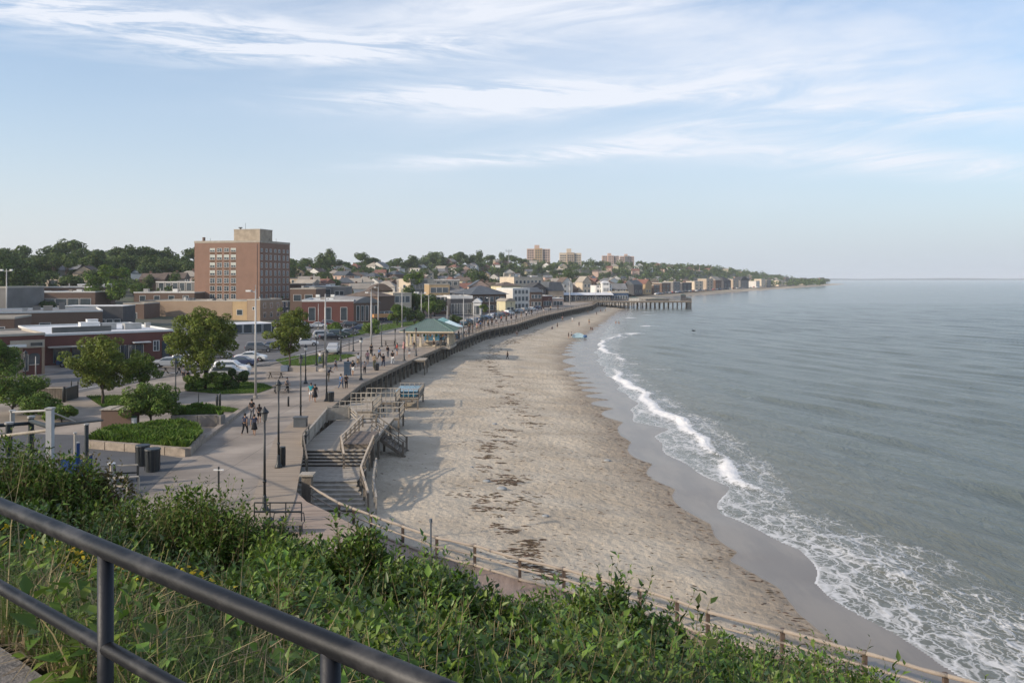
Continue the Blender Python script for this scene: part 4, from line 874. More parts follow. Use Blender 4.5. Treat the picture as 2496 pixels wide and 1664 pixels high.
# --- the brick tower
def tower():
    A = Vector((PX(474, 276), 276, 0)); B = Vector((PX(633, 270), 270, 0)); rz = math.atan2(B.y-A.y, B.x-A.x); W_ = (B-A).length; Dp = 20.0; H = 24.2
    t = thing('apartment_tower', 'nine storey red brick apartment tower with white framed windows and a tan rooftop block', 'apartment block', A, rz)
    MB().box(0, W_, 0, Dp, -1, H).build('wall', BR['tower'], t)
    MB().box(-.08, W_+.08, -.08, Dp+.08, H+.002, H+.75).build('cornice', M('tower_cornice', (.36, .31, .25), .9, .2, .8), t)
    # brown spandrel strips under the windows of the front, dark piers on the side
    cols = [.280, .388, .497, .602]; zr = [22.05-2.68*i for i in range(9)]; n = 0
    for r_, z in enumerate(zr):
        for c, u in enumerate(cols):
            win(t, u*W_, 0, z-.9, 1.95, 1.72 if r_ else 1.25, 0, ['sash', 'blind'][(r_*3+c*5+r_*c) % 3 == 0 and r_ < 4], name='window'); n += 1
    for r_, z in enumerate(zr[:9]):
        for c in range(7):
            if n >= 99: break
            win(t, W_, (.06+.143*c+.01*(c % 2))*Dp, z-1.0, 1.15, 1.75 if r_ else 1.2, R(90), 'sash'); n += 1
    sp = MB()
    for z in zr[1:]:
        for u in cols: sp.box(u*W_-.85, u*W_+.85, -.03, .03, z+.80, z+1.70)
    sp.build('spandrel', M('spandrel_panel', (.12, .075, .05), .9, .2, 1), t)
    px0, px1 = .52*W_, .80*W_; pm = MB().box(px0, px1+3.0, 3.5, 11.5, H+.752, H+4.6); pm.build('penthouse', M('penthouse_concrete', (.35, .29, .22), .95, .25, .5), t)
    MB().box(px0-.1, px1+3.1, 3.4, 11.6, H+4.602, H+4.85).build('penthouse_coping', TRIM, t)
    MB().tube([(2.3, 2, H+.75), (2.3, 2, H+2.1)], .5, 10).build('vent_stack', M('rusty_vent', (.18, .13, .10), .8, .3, 3), t)
    MB().tube([(px0+1.6, 5, H+4.85), (px0+1.6, 5, H+5.3)], .35, 8).box(px0+1, px0+2.2, 4.7, 5.3, H+5.302, H+5.6).build('roof_vent', BLACK, t)
    for (x, y, h) in ((5.5, 1, 1.0), (px1+2, 5, 1.2), (W_-1, 8, 1.0), (W_-2, 14, 1.3), (px0+4, 4.2, 2.2)): MB().tube([(x, y, H+.75), (x, y, H+.75+h+(4 if x == px0+4 else 0))], .05, 5).build('antenna', BLACK, t)
    for i in range(4): MB().tube([(W_-.9-i*0-.0, -.06, 1), (W_-.9, -.06, H-.5)], .06, 6).build('drainpipe', BR['dark'], t) if i == 0 else None
tower()
bldg('annex_building', 'long tan brick annex below the front of the brick tower', 'building', 352, 236, 566, 232, 734, 14, 'tan', 'tan', front=None, parapet=.25)
bldg('annex_building', 'narrow tan block with a dark garage opening at the tower foot', 'building', 566.5, 232, 602, 231, 734.5, 12, 'ochre', 'tan', front=(1, 1, 1.9, 1.7, 1.4, 3), parapet=.25)
bldg('annex_building', 'taller tan corner block beside the pole at the tower foot', 'building', 602.5, 230, 634, 229, 732, 12, 'tan', 'tan', front=(1, 1, .8, .9, 3.0, 3), side=(3, 2, 1.4, 1.5, .8, 2.6))
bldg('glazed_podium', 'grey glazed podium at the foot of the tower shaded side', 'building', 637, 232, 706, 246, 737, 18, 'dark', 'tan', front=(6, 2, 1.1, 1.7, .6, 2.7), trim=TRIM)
bldg('annex_building', 'small brown shed block left of the long tan annex', 'building', 300, 222, 351, 222, 741, 10, 'brown', 'tan', front=(1, 1, 2.0, 2.2, .4, 3), parapet=.3)
bldg('brown_block', 'flat brown building with a recessed porch behind the long tan annex', 'building', 326, 266, 474, 266, 714, 14, 'brown', 'tan', front=(4, 1, 2.0, 2.0, 4.4, 3), trim=TRIMW)
bldg('glass_block', 'grey two storey block with tall windows left of the tower', 'building', 380, 305, 474, 303, 688, 14, 'grey', 'white', z0=1, front=(5, 1, 2.1, 3.0, 6.4, 3, .8), trim=TRIMW)
# --- near brick shops
def shop_long():
    t, W_, zt = bldg('long_brick_shop', 'long red brick shop with white flat roof and dark glass front', 'shop', 110, 110.5, 421, 121, 822, 26, 'red', 'white', ztop=4.05, parapet=.3, trim=TRIMW)
    MB().box(.3, W_*.52, -1.6, -.02, 2.45, 2.62).build('canopy', TRIM, t)
    for i in range(5): win(t, 2.0+i*2.35, 0, .25, 2.1, 2.1, 0, 'shop', M('dark_frame', (.12, .12, .12), .6, .1), 'shop_window')
    for u in (.60, .72): win(t, u*W_, 0, .05, 1.2, 2.3, 0, 'plain', TRIM, 'door')
    win(t, .86*W_, 0, 1.2, .9, 1.6, 0, 'sash'); win(t, .94*W_, 0, .05, 1.1, 2.6, 0, 'plain', BLACK, 'door')
    MB().box(.66*W_, .80*W_, -1.3, -.02, 2.6, 2.75).build('canopy', TRIMW, t)
    MB().box(.9, W_*.5, .3, .7, zt+.36, zt+1.15).build('roof_parapet', M('grey_stucco', (.17, .165, .15), .95, .2, .8), t)
    for (x, y, a, b, h, mt) in ((6, 9, 2.6, 1.6, 1.2, WHITE), (9, 9, 2.0, 1.5, 1.0, POLE), (12, 8, 2.4, 1.8, .9, POLE), (7.5, 12, 1.5, 1.2, 1.5, WHITE), (16, 12, .8, .8, .7, POLE)):
        MB().box(x, x+a, y, y+b, zt+.062, zt+h).box(x-.05, x+a+.05, y-.05, y+b+.05, zt+h+.002, zt+h+.1).build('rooftop_unit', mt, t)
shop_long()
def corner_shop():
    t, W_, zt = bldg('corner_brick_shop', 'corner brick shop with tan pilasters and an arched window at the left edge', 'shop', -60, 96, 109, 101, 815, 12, 'red', 'tan', ztop=4.9, parapet=.3)
    s = W_/169.; X = lambda px: (px+60)*s
    for (a, b) in ((23, 53), (101, 108)): MB().box(X(a), X(b), -.14, -.005, 0, 3.35).build('pilaster', BR['tan'], t)
    MB().box(X(22), X(108), -.18, -.006, 3.36, 4.35).build('stone_band', M('tan_band', (.42, .35, .27), .85, .15, 1), t)
    win(t, X(87), -.19, 3.5, 1.5, .6, 0, 'plain', TRIM)
    MB().box(X(8), X(60), -.7, -.2, 3.55, 3.85).build('sign_panel', WHITE, t)
    win(t, X(55), -.02, .5, 1.1, 2.1, 0, 'shop', TRIM, 'shop_window'); win(t, X(30), -.15, .05, .8, 2.2, 0, 'plain', TRIM, 'door')
    m = MB(); w2, h0, h1 = .62, 1.35, 2.35; pts = [(-w2, h0), (w2, h0)]+[(w2*math.cos(a), h1+w2*.55*math.sin(a)) for a in np.linspace(0, math.pi, 9)]
    n = len(pts); m.add([(X(82)+x, -.06, z) for x, z in pts]+[(X(82)+x, .02, z) for x, z in pts], [tuple(range(n))[::-1]]+[(i, (i+1) % n, n+(i+1) % n, n+i) for i in range(n)]); m.build('arched_window', GLASS, t)
    MB().box(X(70), X(94), -.16, -.01, 1.2, 1.32).build('sill', TRIM, t)
corner_shop()
bldg('flat_brick_building', 'long dark brown brick building with white coping behind the long red shop', 'building', -40, 150, 250, 160, 762, 20, 'brown', 'grey', front=(1, 1, 2, 1.5, 2, 3), trim=TRIMW)
bldg('flat_brick_building', 'low brown brick building end at the left edge above the corner shop', 'building', -80, 132, 35, 134, 778, 10, 'brown', 'tan', front=(2, 1, 1.2, 1.6, 2.4, 3))
bldg('brown_block', 'wide flat brown building with large windows behind the two small round trees', 'building', 95, 226, 232, 228, 713, 16, 'brown', 'tan', z0=0, front=(4, 1, 3.0, 2.6, 3.8, 3, 1), trim=TRIMW)
bldg('brown_block', 'flat roofed tan house with pale panels left of the wide brown building', 'building', 20, 222, 94.5, 224, 713, 12, 'buff', 'tan', front=(2, 1, 2.2, 2.4, 4.0, 3), trim=TRIMW)
bldg('brown_block', 'upper brown storey set back on the wide flat brown building', 'building', 105, 246, 222, 246, 701, 10, 'brown', 'tan', trim=TRIMW)
bldg('cream_house', 'cream flat roofed house with wide window among trees on the left', 'house', 80, 300, 148, 300, 678, 12, 'cream', 'white', z0=2, front=(2, 1, 3.2, 2.2, 7.2, 3))
bldg('grey_block', 'grey panelled building cut by the left edge under the tall pole', 'building', -30, 178, 18, 178, 702, 14, 'grey', 'white', z0=0)
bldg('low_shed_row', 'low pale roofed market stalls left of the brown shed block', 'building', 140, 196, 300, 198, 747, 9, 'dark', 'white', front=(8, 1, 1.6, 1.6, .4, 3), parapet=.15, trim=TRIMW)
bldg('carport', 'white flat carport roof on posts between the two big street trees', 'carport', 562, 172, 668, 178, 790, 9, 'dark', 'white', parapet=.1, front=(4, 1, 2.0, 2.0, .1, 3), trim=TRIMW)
# --- right of the tower
def hall():
    t, W_, zt = bldg('brick_hall', 'brick hall with a swept white roof, right of the tower', 'hall', 736, 212, 862, 214, 735, 24, 'red', 'white', parapet=.5, trim=TRIMW, front=(3, 1, 1.8, 3.6, .8, 3))
    t2, W2, z2 = bldg('brick_hall', 'brick hall wing with an arched roof joined to the swept white roof', 'hall', 862.5, 214, 926, 218, 738, 22, 'brown', 'grey', 'arch', 1.6, front=(5, 1, .9, 4.2, .6, 3), trim=TRIMW)
    MB().box(5, 12, -1.8, -.05, 1.5, 2.4).build('orange_awning', M('orange_awning', (.50, .27, .12), .7, .15, 1), t2)
hall()
bldg('balcony_building', 'brown building with shaded balcony directly right of the tower', 'building', 707, 262, 770, 262, 705, 14, 'brown', 'tan', front=(2, 1, 2.6, 2.2, 4.6, 3))
bldg('balcony_building', 'flat roofed house with a curved cream balcony behind the brick hall', 'building', 742, 292, 812, 292, 699, 12, 'grey', 'white', front=(3, 1, 2.4, 2.2, 6.0, 3), trim=TRIMW)
bldg('balcony_building', 'grey house with upper terrace behind the swept white roof', 'building', 812.5, 288, 842, 288, 700, 12, 'grey', 'slate', front=(2, 2, 1.6, 1.6, 3.0, 3))
bldg('brown_block', 'low dark roofed brown block on the left of the balconied houses', 'building', 706, 300, 745, 300, 693, 10, 'brown', 'grey')
bldg('shop_building', 'brown shop with sweeping roof and a blue-white awning left of the pavilion', 'shop', 922, 226, 962, 232, 722, 13, 'brown', 'brown', 'hip', 1.8, front=(3, 1, 2.2, 2.2, .5, 3))
bldg('mission_building', 'cream building with arches behind the two tall poles', 'building', 958, 246, 1003, 250, 716, 14, 'cream', 'brown', 'flat', front=(3, 2, 1.6, 2.0, 1.0, 3.6))
bldg('curved_roof_house', 'brown house with a curved hump roof above the swept hall roof', 'house', 902, 272, 957, 274, 708, 12, 'brown', 'brown', 'arch', 2.4, front=(3, 1, 1.5, 1.8, 4, 3))
bldg('stucco_box', 'cream stuccoed box building with roof clutter above the pavilion trees', 'building', 972, 330, 1000, 326, 681, 14, 'cream', 'tan', z0=1, front=(1, 1, 1.5, 1.5, 7, 3))
bldg('stucco_box', 'dark faced building joined to the cream stuccoed box', 'building', 1001, 326, 1042, 330, 683, 14, 'grey', 'tan', z0=1, front=(4, 2, 1.6, 1.8, 3.5, 3.4))
bldg('modern_house', 'tan flat roofed modern house with dark openings', 'house', 1046, 300, 1096, 302, 694, 12, 'ochre', 'tan', front=(3, 1, 2.2, 2.0, 6.2, 3), z0=.5)
bldg('modern_house', 'long grey flat house behind the tan modern house', 'house', 1030, 350, 1120, 352, 683, 12, 'grey', 'grey', z0=1, front=(6, 1, 1.8, 1.8, 8, 3), trim=TRIMW)
bldg('townhouse', 'pinkish brick townhouse behind the pavilion peak', 'house', 1003, 262, 1060, 266, 722, 12, 'pink', 'tan', front=(4, 2, 1.3, 1.6, 1.2, 3.2))
bldg('townhouse', 'brick townhouse with white dish left of the white roofed shop', 'house', 1060.5, 268, 1098, 268, 724, 12, 'brown', 'tan', front=(3, 2, 1.2, 1.6, 1.2, 3.2), trim=TRIMW)
bldg('glass_shop', 'white roofed shop with tall glass front beyond the pavilion', 'shop', 1098.5, 262, 1152, 264, 728, 12, 'dark', 'white', front=(4, 1, 2.2, 3.6, .3, 3, .4, 'shop'), parapet=1.0, trim=TRIMW)
bldg('white_arch_shop', 'narrow shop with a white arched front', 'shop', 1153, 262, 1172, 262, 737, 8, 'white', 'white', 'arch', 1.2, front=(1, 1, 1.8, 3.0, .2, 3))
bldg('slate_roof_building', 'wide building with a big slate hip roof behind the white arched shop', 'building', 1150, 282, 1234, 288, 717, 16, 'brown', 'slate', 'hip', 3.0, front=(6, 2, 1.5, 1.8, .8, 3.0), over=.6)
bldg('column_building', 'three storey pale building with tall columns and white cornice', 'building', 1250, 300, 1291, 304, 707, 12, 'pale', 'white', front=(4, 3, 1.3, 1.8, .8, 2.7), parapet=.8, trim=TRIMW)
bldg('kiosk_building', 'cream kiosk with rounded canopy before the columned building', 'kiosk', 1232, 272, 1256, 274, 734, 6, 'yellow', 'tan', 'arch', 1.0, front=(2, 1, 1.3, 2.0, .3, 3))
bldg('terrace_building', 'dark roofed brown terrace right of the columned building', 'building', 1292, 330, 1322, 332, 712, 12, 'brown', 'slate', 'gable', 2.0, front=(3, 2, 1.4, 1.6, .8, 3))
bldg('terrace_building', 'red and white shopfront terrace further along the promenade', 'shop', 1322.5, 338, 1346, 340, 722, 10, 'red', 'white', front=(3, 1, 1.5, 2.0, .5, 3), trim=TRIMW)
bldg('terrace_building', 'low pink and blue stalls at the promenade bend', 'shop', 1346.5, 346, 1374, 348, 728, 8, 'pink', 'white', front=(3, 1, 1.6, 1.8, .4, 3), trim=TRIMW)
bldg('mansard_house', 'house with a big grey curved mansard roof near the pier entrance', 'house', 1337, 405, 1374, 408, 709, 13, 'buff', 'slate', 'mansard', 4.6, front=(3, 1, 1.6, 1.8, 1.2, 3))
bldg('cream_hotel', 'long cream hotel on the lower slope above the columned building', 'hotel', 1253, 420, 1322, 430, 676, 14, 'cream', 'tan', z0=2, front=(7, 2, 1.5, 1.7, 4, 3.4))
bldg('cream_hotel', 'lower cream terraces below the long cream hotel', 'building', 1222, 395, 1270, 400, 697, 12, 'yellow', 'brown', 'hip', 2.0, z0=1, front=(5, 1, 1.6, 1.6, 3, 3))
bldg('gabled_house', 'dark gabled house between the cream hotel and the mansard house', 'house', 1296, 402, 1330, 404, 702, 12, 'dark', 'dark', 'gablef', 2.8, z0=1, front=(2, 2, 1.3, 1.6, 1, 3))
bldg('gabled_house', 'pale pointed gable house above the mansard house', 'house', 1370, 450, 1396, 452, 690, 10, 'pale', 'brown', 'gablef', 3.4, z0=1, front=(2, 2, 1.3, 1.6, 3, 3))
bldg('gabled_house', 'cream pointed gable house left of the pier hall', 'house', 1420, 470, 1442, 472, 688, 10, 'cream', 'tan', 'gablef', 3.6, z0=1, front=(2, 2, 1.3, 1.6, 3, 3))
for i, (a, b, yt, wl_, rf, kd, lab) in enumerate([(1392, 1414, 700, 'brown', 'brown', 'gable', 'brown shingled house left of the pier hall front'), (1545, 1572, 690, 'dark', 'slate', 'gable', 'dark house with pointed roof at the pier shore end'), (1573, 1592, 688, 'ochre', 'red', 'gablef', 'orange house with red gable behind the pier'),
        (1593, 1612, 692, 'brown', 'slate', 'flat', 'brown flat block behind the pier'), (1613, 1640, 687, 'brown', 'slate', 'flat', 'wide dark brick block behind the pier'), (1641, 1662, 684, 'grey', 'tan', 'flat', 'grey block with balconies right of the wide dark block'),
        (1663, 1692, 686, 'dark', 'slate', 'flat', 'dark seafront block above the pier end'), (1693, 1719, 683, 'cream', 'white', 'flat', 'low cream seafront building'), (1722, 1743, 677, 'buff', 'tan', 'flat', 'taller buff block on the far seafront'),
        (1744, 1762, 679, 'brown', 'tan', 'gable', 'brown gabled slab next to the taller buff block'), (1764, 1786, 680, 'dark', 'dark', 'hip', 'dark hipped house on the far seafront'), (1787, 1804, 678, 'buff', 'brown', 'flat', 'buff terraced block on the far seafront'), (1805, 1830, 679, 'grey', 'dark', 'arch', 'grey dome roofed building on the far seafront'),
        (1843, 1854, 682, 'pale', 'tan', 'flat', 'small pale low block near the headland'), (1856, 1868, 677, 'cream', 'tan', 'flat', 'pale tower-like block near the headland'), (1869, 1882, 679, 'grey', 'slate', 'flat', 'grey sided block right of the pale tower-like block'), (1898, 1916, 680, 'cream', 'tan', 'flat', 'cream villa near the headland'),
        (1917, 1950, 682, 'grey', 'dark', 'hip', 'long grey hotel near the headland'), (1958, 1975, 680, 'cream', 'brown', 'gable', 'cream villa before the headland tip'), (1976, 1992, 681, 'pale', 'brown', 'gable', 'pale villa second from the headland tip'), (2002, 2016, 679, 'red', 'red', 'gable', 'red roofed house at the headland tip')]):
    Y = float(np.interp((a+b)/2, [1390, 1545, 1600, 1700, 1800, 1850, 1950, 2015], [450, 620, 660, 790, 960, 1120, 1520, 2020])); w_ = (b-a)*Y/F; z0 = -.5
    H = PZ(yt, Y)-z0; nr_ = max(1, int(H/3.3)-(kd != 'flat')); 
    b = a+(b-a)*.8; bldg('seafront_building', lab, 'building', a, Y, b, Y*1.01, yt+(3.5 if kd == 'flat' else 4), 11, wl_, rf, kd, 2.5+Y*.002, z0=z0, front=(max(2, int(w_/4.5)), nr_, 1.9, 1.9, 1.5, 3.3), parapet=.6)
# hotel-like high-rises on the hill
def highrise(xL, xR, yt, ypk, Y, wall, wall2, lab):
    A = Vector((PX(xL, Y), Y, gz(PX(xL, Y), Y)-2)); Wd = (xR-xL)*Y/F; zt = PZ(yt, Y)-A.z; t = thing('high_rise', lab, 'high-rise', A, R(-2), 'high-rises on the far hill')
    s = Wd/3; dp = s*1.2
    MB().box(0, s*.98, 2.5, dp, 0, zt).build('wall', wall, t); MB().box(s, s*2, 0, dp*1.1, 0, zt+.4).build('wall', wall2, t); MB().box(s*2.02, Wd, 2.0, dp, 0, zt-.3).build('wall', wall, t)
    MB().box(s*.98, s*1.62, 2, dp*.8, zt+.41, PZ(ypk, Y)-A.z).build('lift_tower', wall, t)
    nfl = int(zt/3); wmat = [GLASS, wall]
    for (x0, x1, y0) in ((.6, s-.9, 2.5), (s+.6, 2*s-.6, 0), (2*s+.9, Wd-.6, 2.0)):
        for c in range(3):
            u = x0+(x1-x0)*(c+.5)/3; m = MB()
            for f in range(nfl): m.box(u-.95, u+.95, y0-.12, y0-.01, f*3+1.0, f*3+2.7)
            m.build('window_bay', GLASS, t)
highrise(1284, 1341, 606, 597, 1000, BR['pink'], BR['ochre'], 'tallest high-rise of pinkish brick with an ochre middle, nearest the radio mast')
highrise(1364, 1417, 616, 606, 1050, BR['cream'], BR['buff'], 'cream banded high-rise, second from the left on the hill')
highrise(1468, 1509, 623, 617, 1300, BR['pink'], BR['pink'], 'pinkish high-rise, left one of the far close pair')
highrise(1511, 1546, 624, 619, 1350, BR['pink'], BR['grey'], 'pinkish high-rise with grey flank, right one of the far close pair')
# --- houses on the hillside
WINS = window_mesh(1.3, 1.6, 'plain', TRIMW)
def house(label, X, Y, z, w_, d, h, wall, roof, kd, rz):
    t = thing('hillside_house', label, 'house', (X, Y, z), rz, 'houses on the hillside'); 
    MB().box(-w_/2, w_/2, 0, d, -2.5, h).build('wall', wall, t); o_ = .4; rh = w_*.28; m = MB(); W_ = w_
    if kd == 0: m.add([(-w_/2-o_, -o_, h), (w_/2+o_, -o_, h), (w_/2+o_, d/2, h+rh), (-w_/2-o_, d/2, h+rh), (-w_/2-o_, d+o_, h), (w_/2+o_, d+o_, h)], [(0, 1, 2, 3), (3, 2, 5, 4), (0, 3, 4), (1, 5, 2), (0, 4, 5, 1)])
    elif kd == 1:
        m.add([(-w_/2-o_, -o_, h), (-w_/2-o_, d+o_, h), (0, d+o_, h+rh*1.2), (0, -o_, h+rh*1.2), (w_/2+o_, -o_, h), (w_/2+o_, d+o_, h)], [(0, 3, 2, 1), (3, 4, 5, 2), (1, 2, 5), (0, 1, 5, 4)])
        MB().add([(-w_/2, -.02, h), (w_/2, -.02, h), (0, -.42, h+rh*1.1)], [(0, 1, 2)]).build('gable', wall, t)
    elif kd == 2: m.add([(-w_/2-o_, -o_, h), (w_/2+o_, -o_, h), (w_/2+o_, d+o_, h), (-w_/2-o_, d+o_, h), (-w_*.12, d/2, h+rh), (w_*.12, d/2, h+rh)], [(0, 1, 5, 4), (1, 2, 5), (2, 3, 4, 5), (3, 0, 4), (0, 3, 2, 1)])
    else: m.box(-w_/2-.15, w_/2+.15, -.15, d+.15, h+.002, h+.4)
    rf_ = m.build('roof', roof, t)
    if Y < 1100 and kd != 3: cx_ = w_*((X*7.3) % 1-.5)*.5; MB().box(cx_-.4, cx_+.4, d*.55, d*.55+.8, h, h+rh+.9).build('chimney', BR['brown'], rf_)
    n = 2 if w_ < 11 else 3
    if Y < 950:
        for r_ in range(int(h/2.8)):
            for c in range(n): o = link('window', WINS, t, (-w_/2+w_*(c+.5)/n, 0, .9+2.8*r_))
    return t
WC = [('cream', 'cream'), ('pale', 'pale grey'), ('white', 'white'), ('pink', 'pinkish'), ('buff', 'buff'), ('pale', 'pale'), ('yellow', 'pale yellow'), ('white', 'white'), ('pink', 'pinkish'), ('blue', 'bluish'), ('brown', 'brown')]
RC = [('grey', 'grey'), ('brown', 'brown'), ('red', 'reddish'), ('tan', 'tan'), ('slate', 'slate'), ('tan', 'tan')]
KD = ['side-gabled', 'front-gabled', 'hipped', 'flat']
def house_row(x0, x1, n, fr, where, w0=9, w1=14, jit=.6):
    k = 0
    for j in range(n):
        x = x0+(x1-x0)*(j+rnd.uniform(-jit, jit))/(n-1); Y = crestY(x)*fr*rnd.uniform(.96, 1.04); X = PX(x, Y)
        wc = rnd.choice(WC); rc = rnd.choice(RC); kd = rnd.choice([0, 1, 1, 2, 3, 0]); w_ = rnd.uniform(w0, w1)*.72; h = rnd.choice([3.0, 5.2, 5.4, 5.8]); k += 1
        if fr < .6: h += .8
        house('%s %s %s-roof house, %s from left %s' % (wc[1], KD[kd], rc[1], ordn(k), where), X, Y, gz(X, Y)+1.2, w_, w_*rnd.uniform(.7, 1.0), h, BR[wc[0]], RF[rc[0]], kd, rnd.uniform(-.6, .5))
house_row(720, 1290, 26, .94, 'in the top row left of the high-rises')
house_row(715, 1290, 27, .86, 'in the second row left of the high-rises')
house_row(720, 1330, 30, .78, 'in the third row below the skyline')
house_row(735, 1400, 30, .70, 'in the fourth row below the skyline')
house_row(760, 1420, 26, .61, 'in the fifth row above the shops')
house_row(1060, 1480, 17, .53, 'in the lowest row behind the shops', 9, 13)
house_row(1340, 1860, 27, .90, 'in the top row right of the high-rises', 10, 15)
house_row(1350, 1820, 30, .79, 'in the middle row right of the high-rises', 11, 16)
house_row(1400, 1760, 22, .68, 'in the lower row right of the high-rises', 11, 17)
for i, (x, Y, wc, rc, kd, lab) in enumerate([(205, 330, 'buff', 'brown', 1, 'buff gabled house peeping through trees left of the big round tree'), (345, 350, 'blue', 'slate', 1, 'bluish steep gabled house between trees left of the tower'), (455, 345, 'pink', 'tan', 2, 'pinkish hip roofed house touching the left side of the tower'), (420, 325, 'grey', 'brown', 0, 'grey house over the glass fronted block'),
        (225, 262, 'pale', 'white', 3, 'pale flat roofed shed by the big round tree'), (370, 310, 'brown', 'brown', 0, 'brown gabled house behind the brown flat block'), (160, 345, 'pale', 'grey', 0, 'pale house behind the cream flat roofed house')]):
    X = PX(x, Y); house(lab, X, Y, max(gz(X, Y)+.5, PZ(695, Y)-5), 9, 8, 5, BR[wc], RF[rc], kd, .1)
def seafront_houses():
    k = 0; Y = 470.
    while Y < 2180:
        for off in (18, 42):
            X = float(E(Y))-off-rnd.uniform(0, 14); wc = rnd.choice(WC+[('dark', 'dark'), ('brown', 'brown'), ('grey', 'grey'), ('ochre', 'ochre')]); rc = rnd.choice(RC+[('dark', 'dark')]); kd = rnd.choice([0, 1, 1, 2, 3]); k += 1; w_ = rnd.uniform(8, 13)*(1+Y/4000)
            house('%s %s %s-roof house behind the far beach, %s counting away' % (wc[1], KD[kd], rc[1], ordn(k)), X, Y+rnd.uniform(-6, 6), max(gz(X, Y)-.2, 0), w_, w_*.8, rnd.choice([5.5, 6, 8.5]), BR[wc[0]], RF[rc[0]], kd, rnd.uniform(-.9, .3))
        Y *= 1.045
seafront_houses()
for j in range(34):
    x = 905+j*16.5+rnd.uniform(-6, 6); Y = rnd.choice([255, 275, 310, 345, 370])
    if PX(x, Y) > E(Y)-32: continue
    place_tree(rnd.choice([0, 2, 3, 6]), PX(x, Y), Y, rnd.uniform(.45, .8), 'small green tree among the shop roofs, %s from the left' % ordn(j+1))
for j in range(22):
    x = 905+j*24+rnd.uniform(-8, 8); Y = rnd.choice([350, 365, 385]); wc = rnd.choice(WC+[('brown', 'brown'), ('grey', 'grey'), ('ochre', 'ochre')]); rc = rnd.choice(RC); kd = rnd.choice([0, 1, 2, 3])
    if PX(x, Y) > E(Y)-45: continue
    house('%s %s %s-roof house just behind the promenade shops, %s from left' % (wc[1], KD[kd], rc[1], ordn(j+1)), PX(x, Y), Y, .3, rnd.uniform(7, 12), 8, rnd.choice([5.6, 7, 8]), BR[wc[0]], RF[rc[0]], kd, rnd.uniform(-.5, .3))
for j in range(30):
    Y = 520*1.052**j; place_tree(rnd.choice([0, 2, 3, 6]), float(E(Y))-rnd.uniform(7, 14), Y, rnd.uniform(.5, .9)*(1+Y/3000), 'small tree lining the far beach front, %s counting away from the pier' % ordn(j+1))
def mast():
    Y = 780; X = PX(1240, Y); z = gz(X, Y); t = thing('radio_mast', 'thin lattice mast with many aerials on the hill left of the tallest high-rise', 'mast', (X, Y, z)); zt = PZ(606, Y)-z
    m = MB()
    for a in (0, 2.1, 4.2): m.tube([(math.cos(a)*.9, math.sin(a)*.9, 0), (math.cos(a)*.35, math.sin(a)*.35, zt-3)], .14, 4)
    for k in range(8): m.beam((-.8+k*.05, 0, zt*k/9), (.8-k*.05, 0, zt*(k+1)/9), .1)
    m.build('lattice', POLE, t); MB().beam((-2.8, 0, zt-3), (2.8, 0, zt-3), .2).build('crossbar', POLE, t)
    for i in range(7): MB().tube([(-2.7+i*.9, 0, zt-3), (-2.7+i*.9, 0, zt-.4-(i % 3)*.7)], .13, 4).build('aerial', BLACK, t)
mast()
# ------------------------------------------------------------------ BOARDWALK, DECKS, PIER
def boardwalk():
    Ys = np.concatenate([np.arange(24, 120, 2.0), np.arange(120, 416, 4.0)]); e = E(Ys); n = len(Ys)
    t = thing('boardwalk', 'long weathered boardwalk edge on dark piles curving along the beach', 'boardwalk', (-15, 76, 0)); o = (-15, 76, 0)
    m = MB(); L_ = lambda x, y, z: (x-o[0], y-o[1], z)
    vs_ = [L_(e[i]-2.2, Ys[i], .03) for i in range(n)]+[L_(e[i]+.12, Ys[i], .03) for i in range(n)]+[L_(e[i]+.12, Ys[i], -.12) for i in range(n)]+[L_(e[i]-2.2, Ys[i], -.12) for i in range(n)]
    m.add(vs_, [f for i in range(n-1) for f in ((i, n+i, n+i+1, i+1), (n+i, 2*n+i, 2*n+i+1, n+i+1), (2*n+i, 3*n+i, 3*n+i+1, 2*n+i+1), (3*n+i, i, i+1, 3*n+i+1))])
    m.build('deck', M('boardwalk_planks', (.31, .25, .19), .9, .25, 1.2, .4, 12, stretch=(.3, 2.5, 1)), t)
    m = MB(); 
    for i in range(n-1):
        m.beam(L_(e[i]+.02, Ys[i], -.30), L_(e[i+1]+.02, Ys[i+1], -.30), .14, .34)
    m.build('fascia_beam', WOOD_D, t)
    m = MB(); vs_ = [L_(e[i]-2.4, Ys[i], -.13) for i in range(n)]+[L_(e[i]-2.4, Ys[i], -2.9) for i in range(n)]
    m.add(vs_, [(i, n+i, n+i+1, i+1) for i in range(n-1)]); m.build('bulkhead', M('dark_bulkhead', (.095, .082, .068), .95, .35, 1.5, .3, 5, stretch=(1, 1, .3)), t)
    pile = None; post = None; y = 72.5; k = 0
    while y < 414 and k < 99:
        x = float(E(y)); z0 = float(beach_z(np.array([x]), np.array([y]))[0])-.3
        if pile is None: pile = MB().box(-.15, .15, -.15, .15, z0-.4, -.13).build('pile', WOOD_D, t, loc=L_(x-.02, y, 0))
        else: q = pile.copy(); COL.objects.link(q); q.parent = t; q.location = L_(x-.02, y, 0)
        y += 2.6 if y < 160 else 3.7; k += 1
    # railing of the far stretch
    y = 136.; k = 0; prev = None; rl = MB()
    while y < 412:
        x = float(E(y))
        if post is None: post = MB().box(-.07, .07, -.07, .07, .031, 1.12).build('railing_post', WOOD_D, t, loc=L_(x, y, 0))
        else: q = post.copy(); COL.objects.link(q); q.parent = t; q.location = L_(x, y, 0)
        if prev:
            for h in (.45, .8, 1.17): rl.beam((prev[0], prev[1], h), (x-o[0], y-o[1], h), .06, .12 if h > 1 else .08)
        prev = (x-o[0], y-o[1]); y += 3.6; k += 1
    rl.build('railing', WOOD_D, t)
boardwalk()
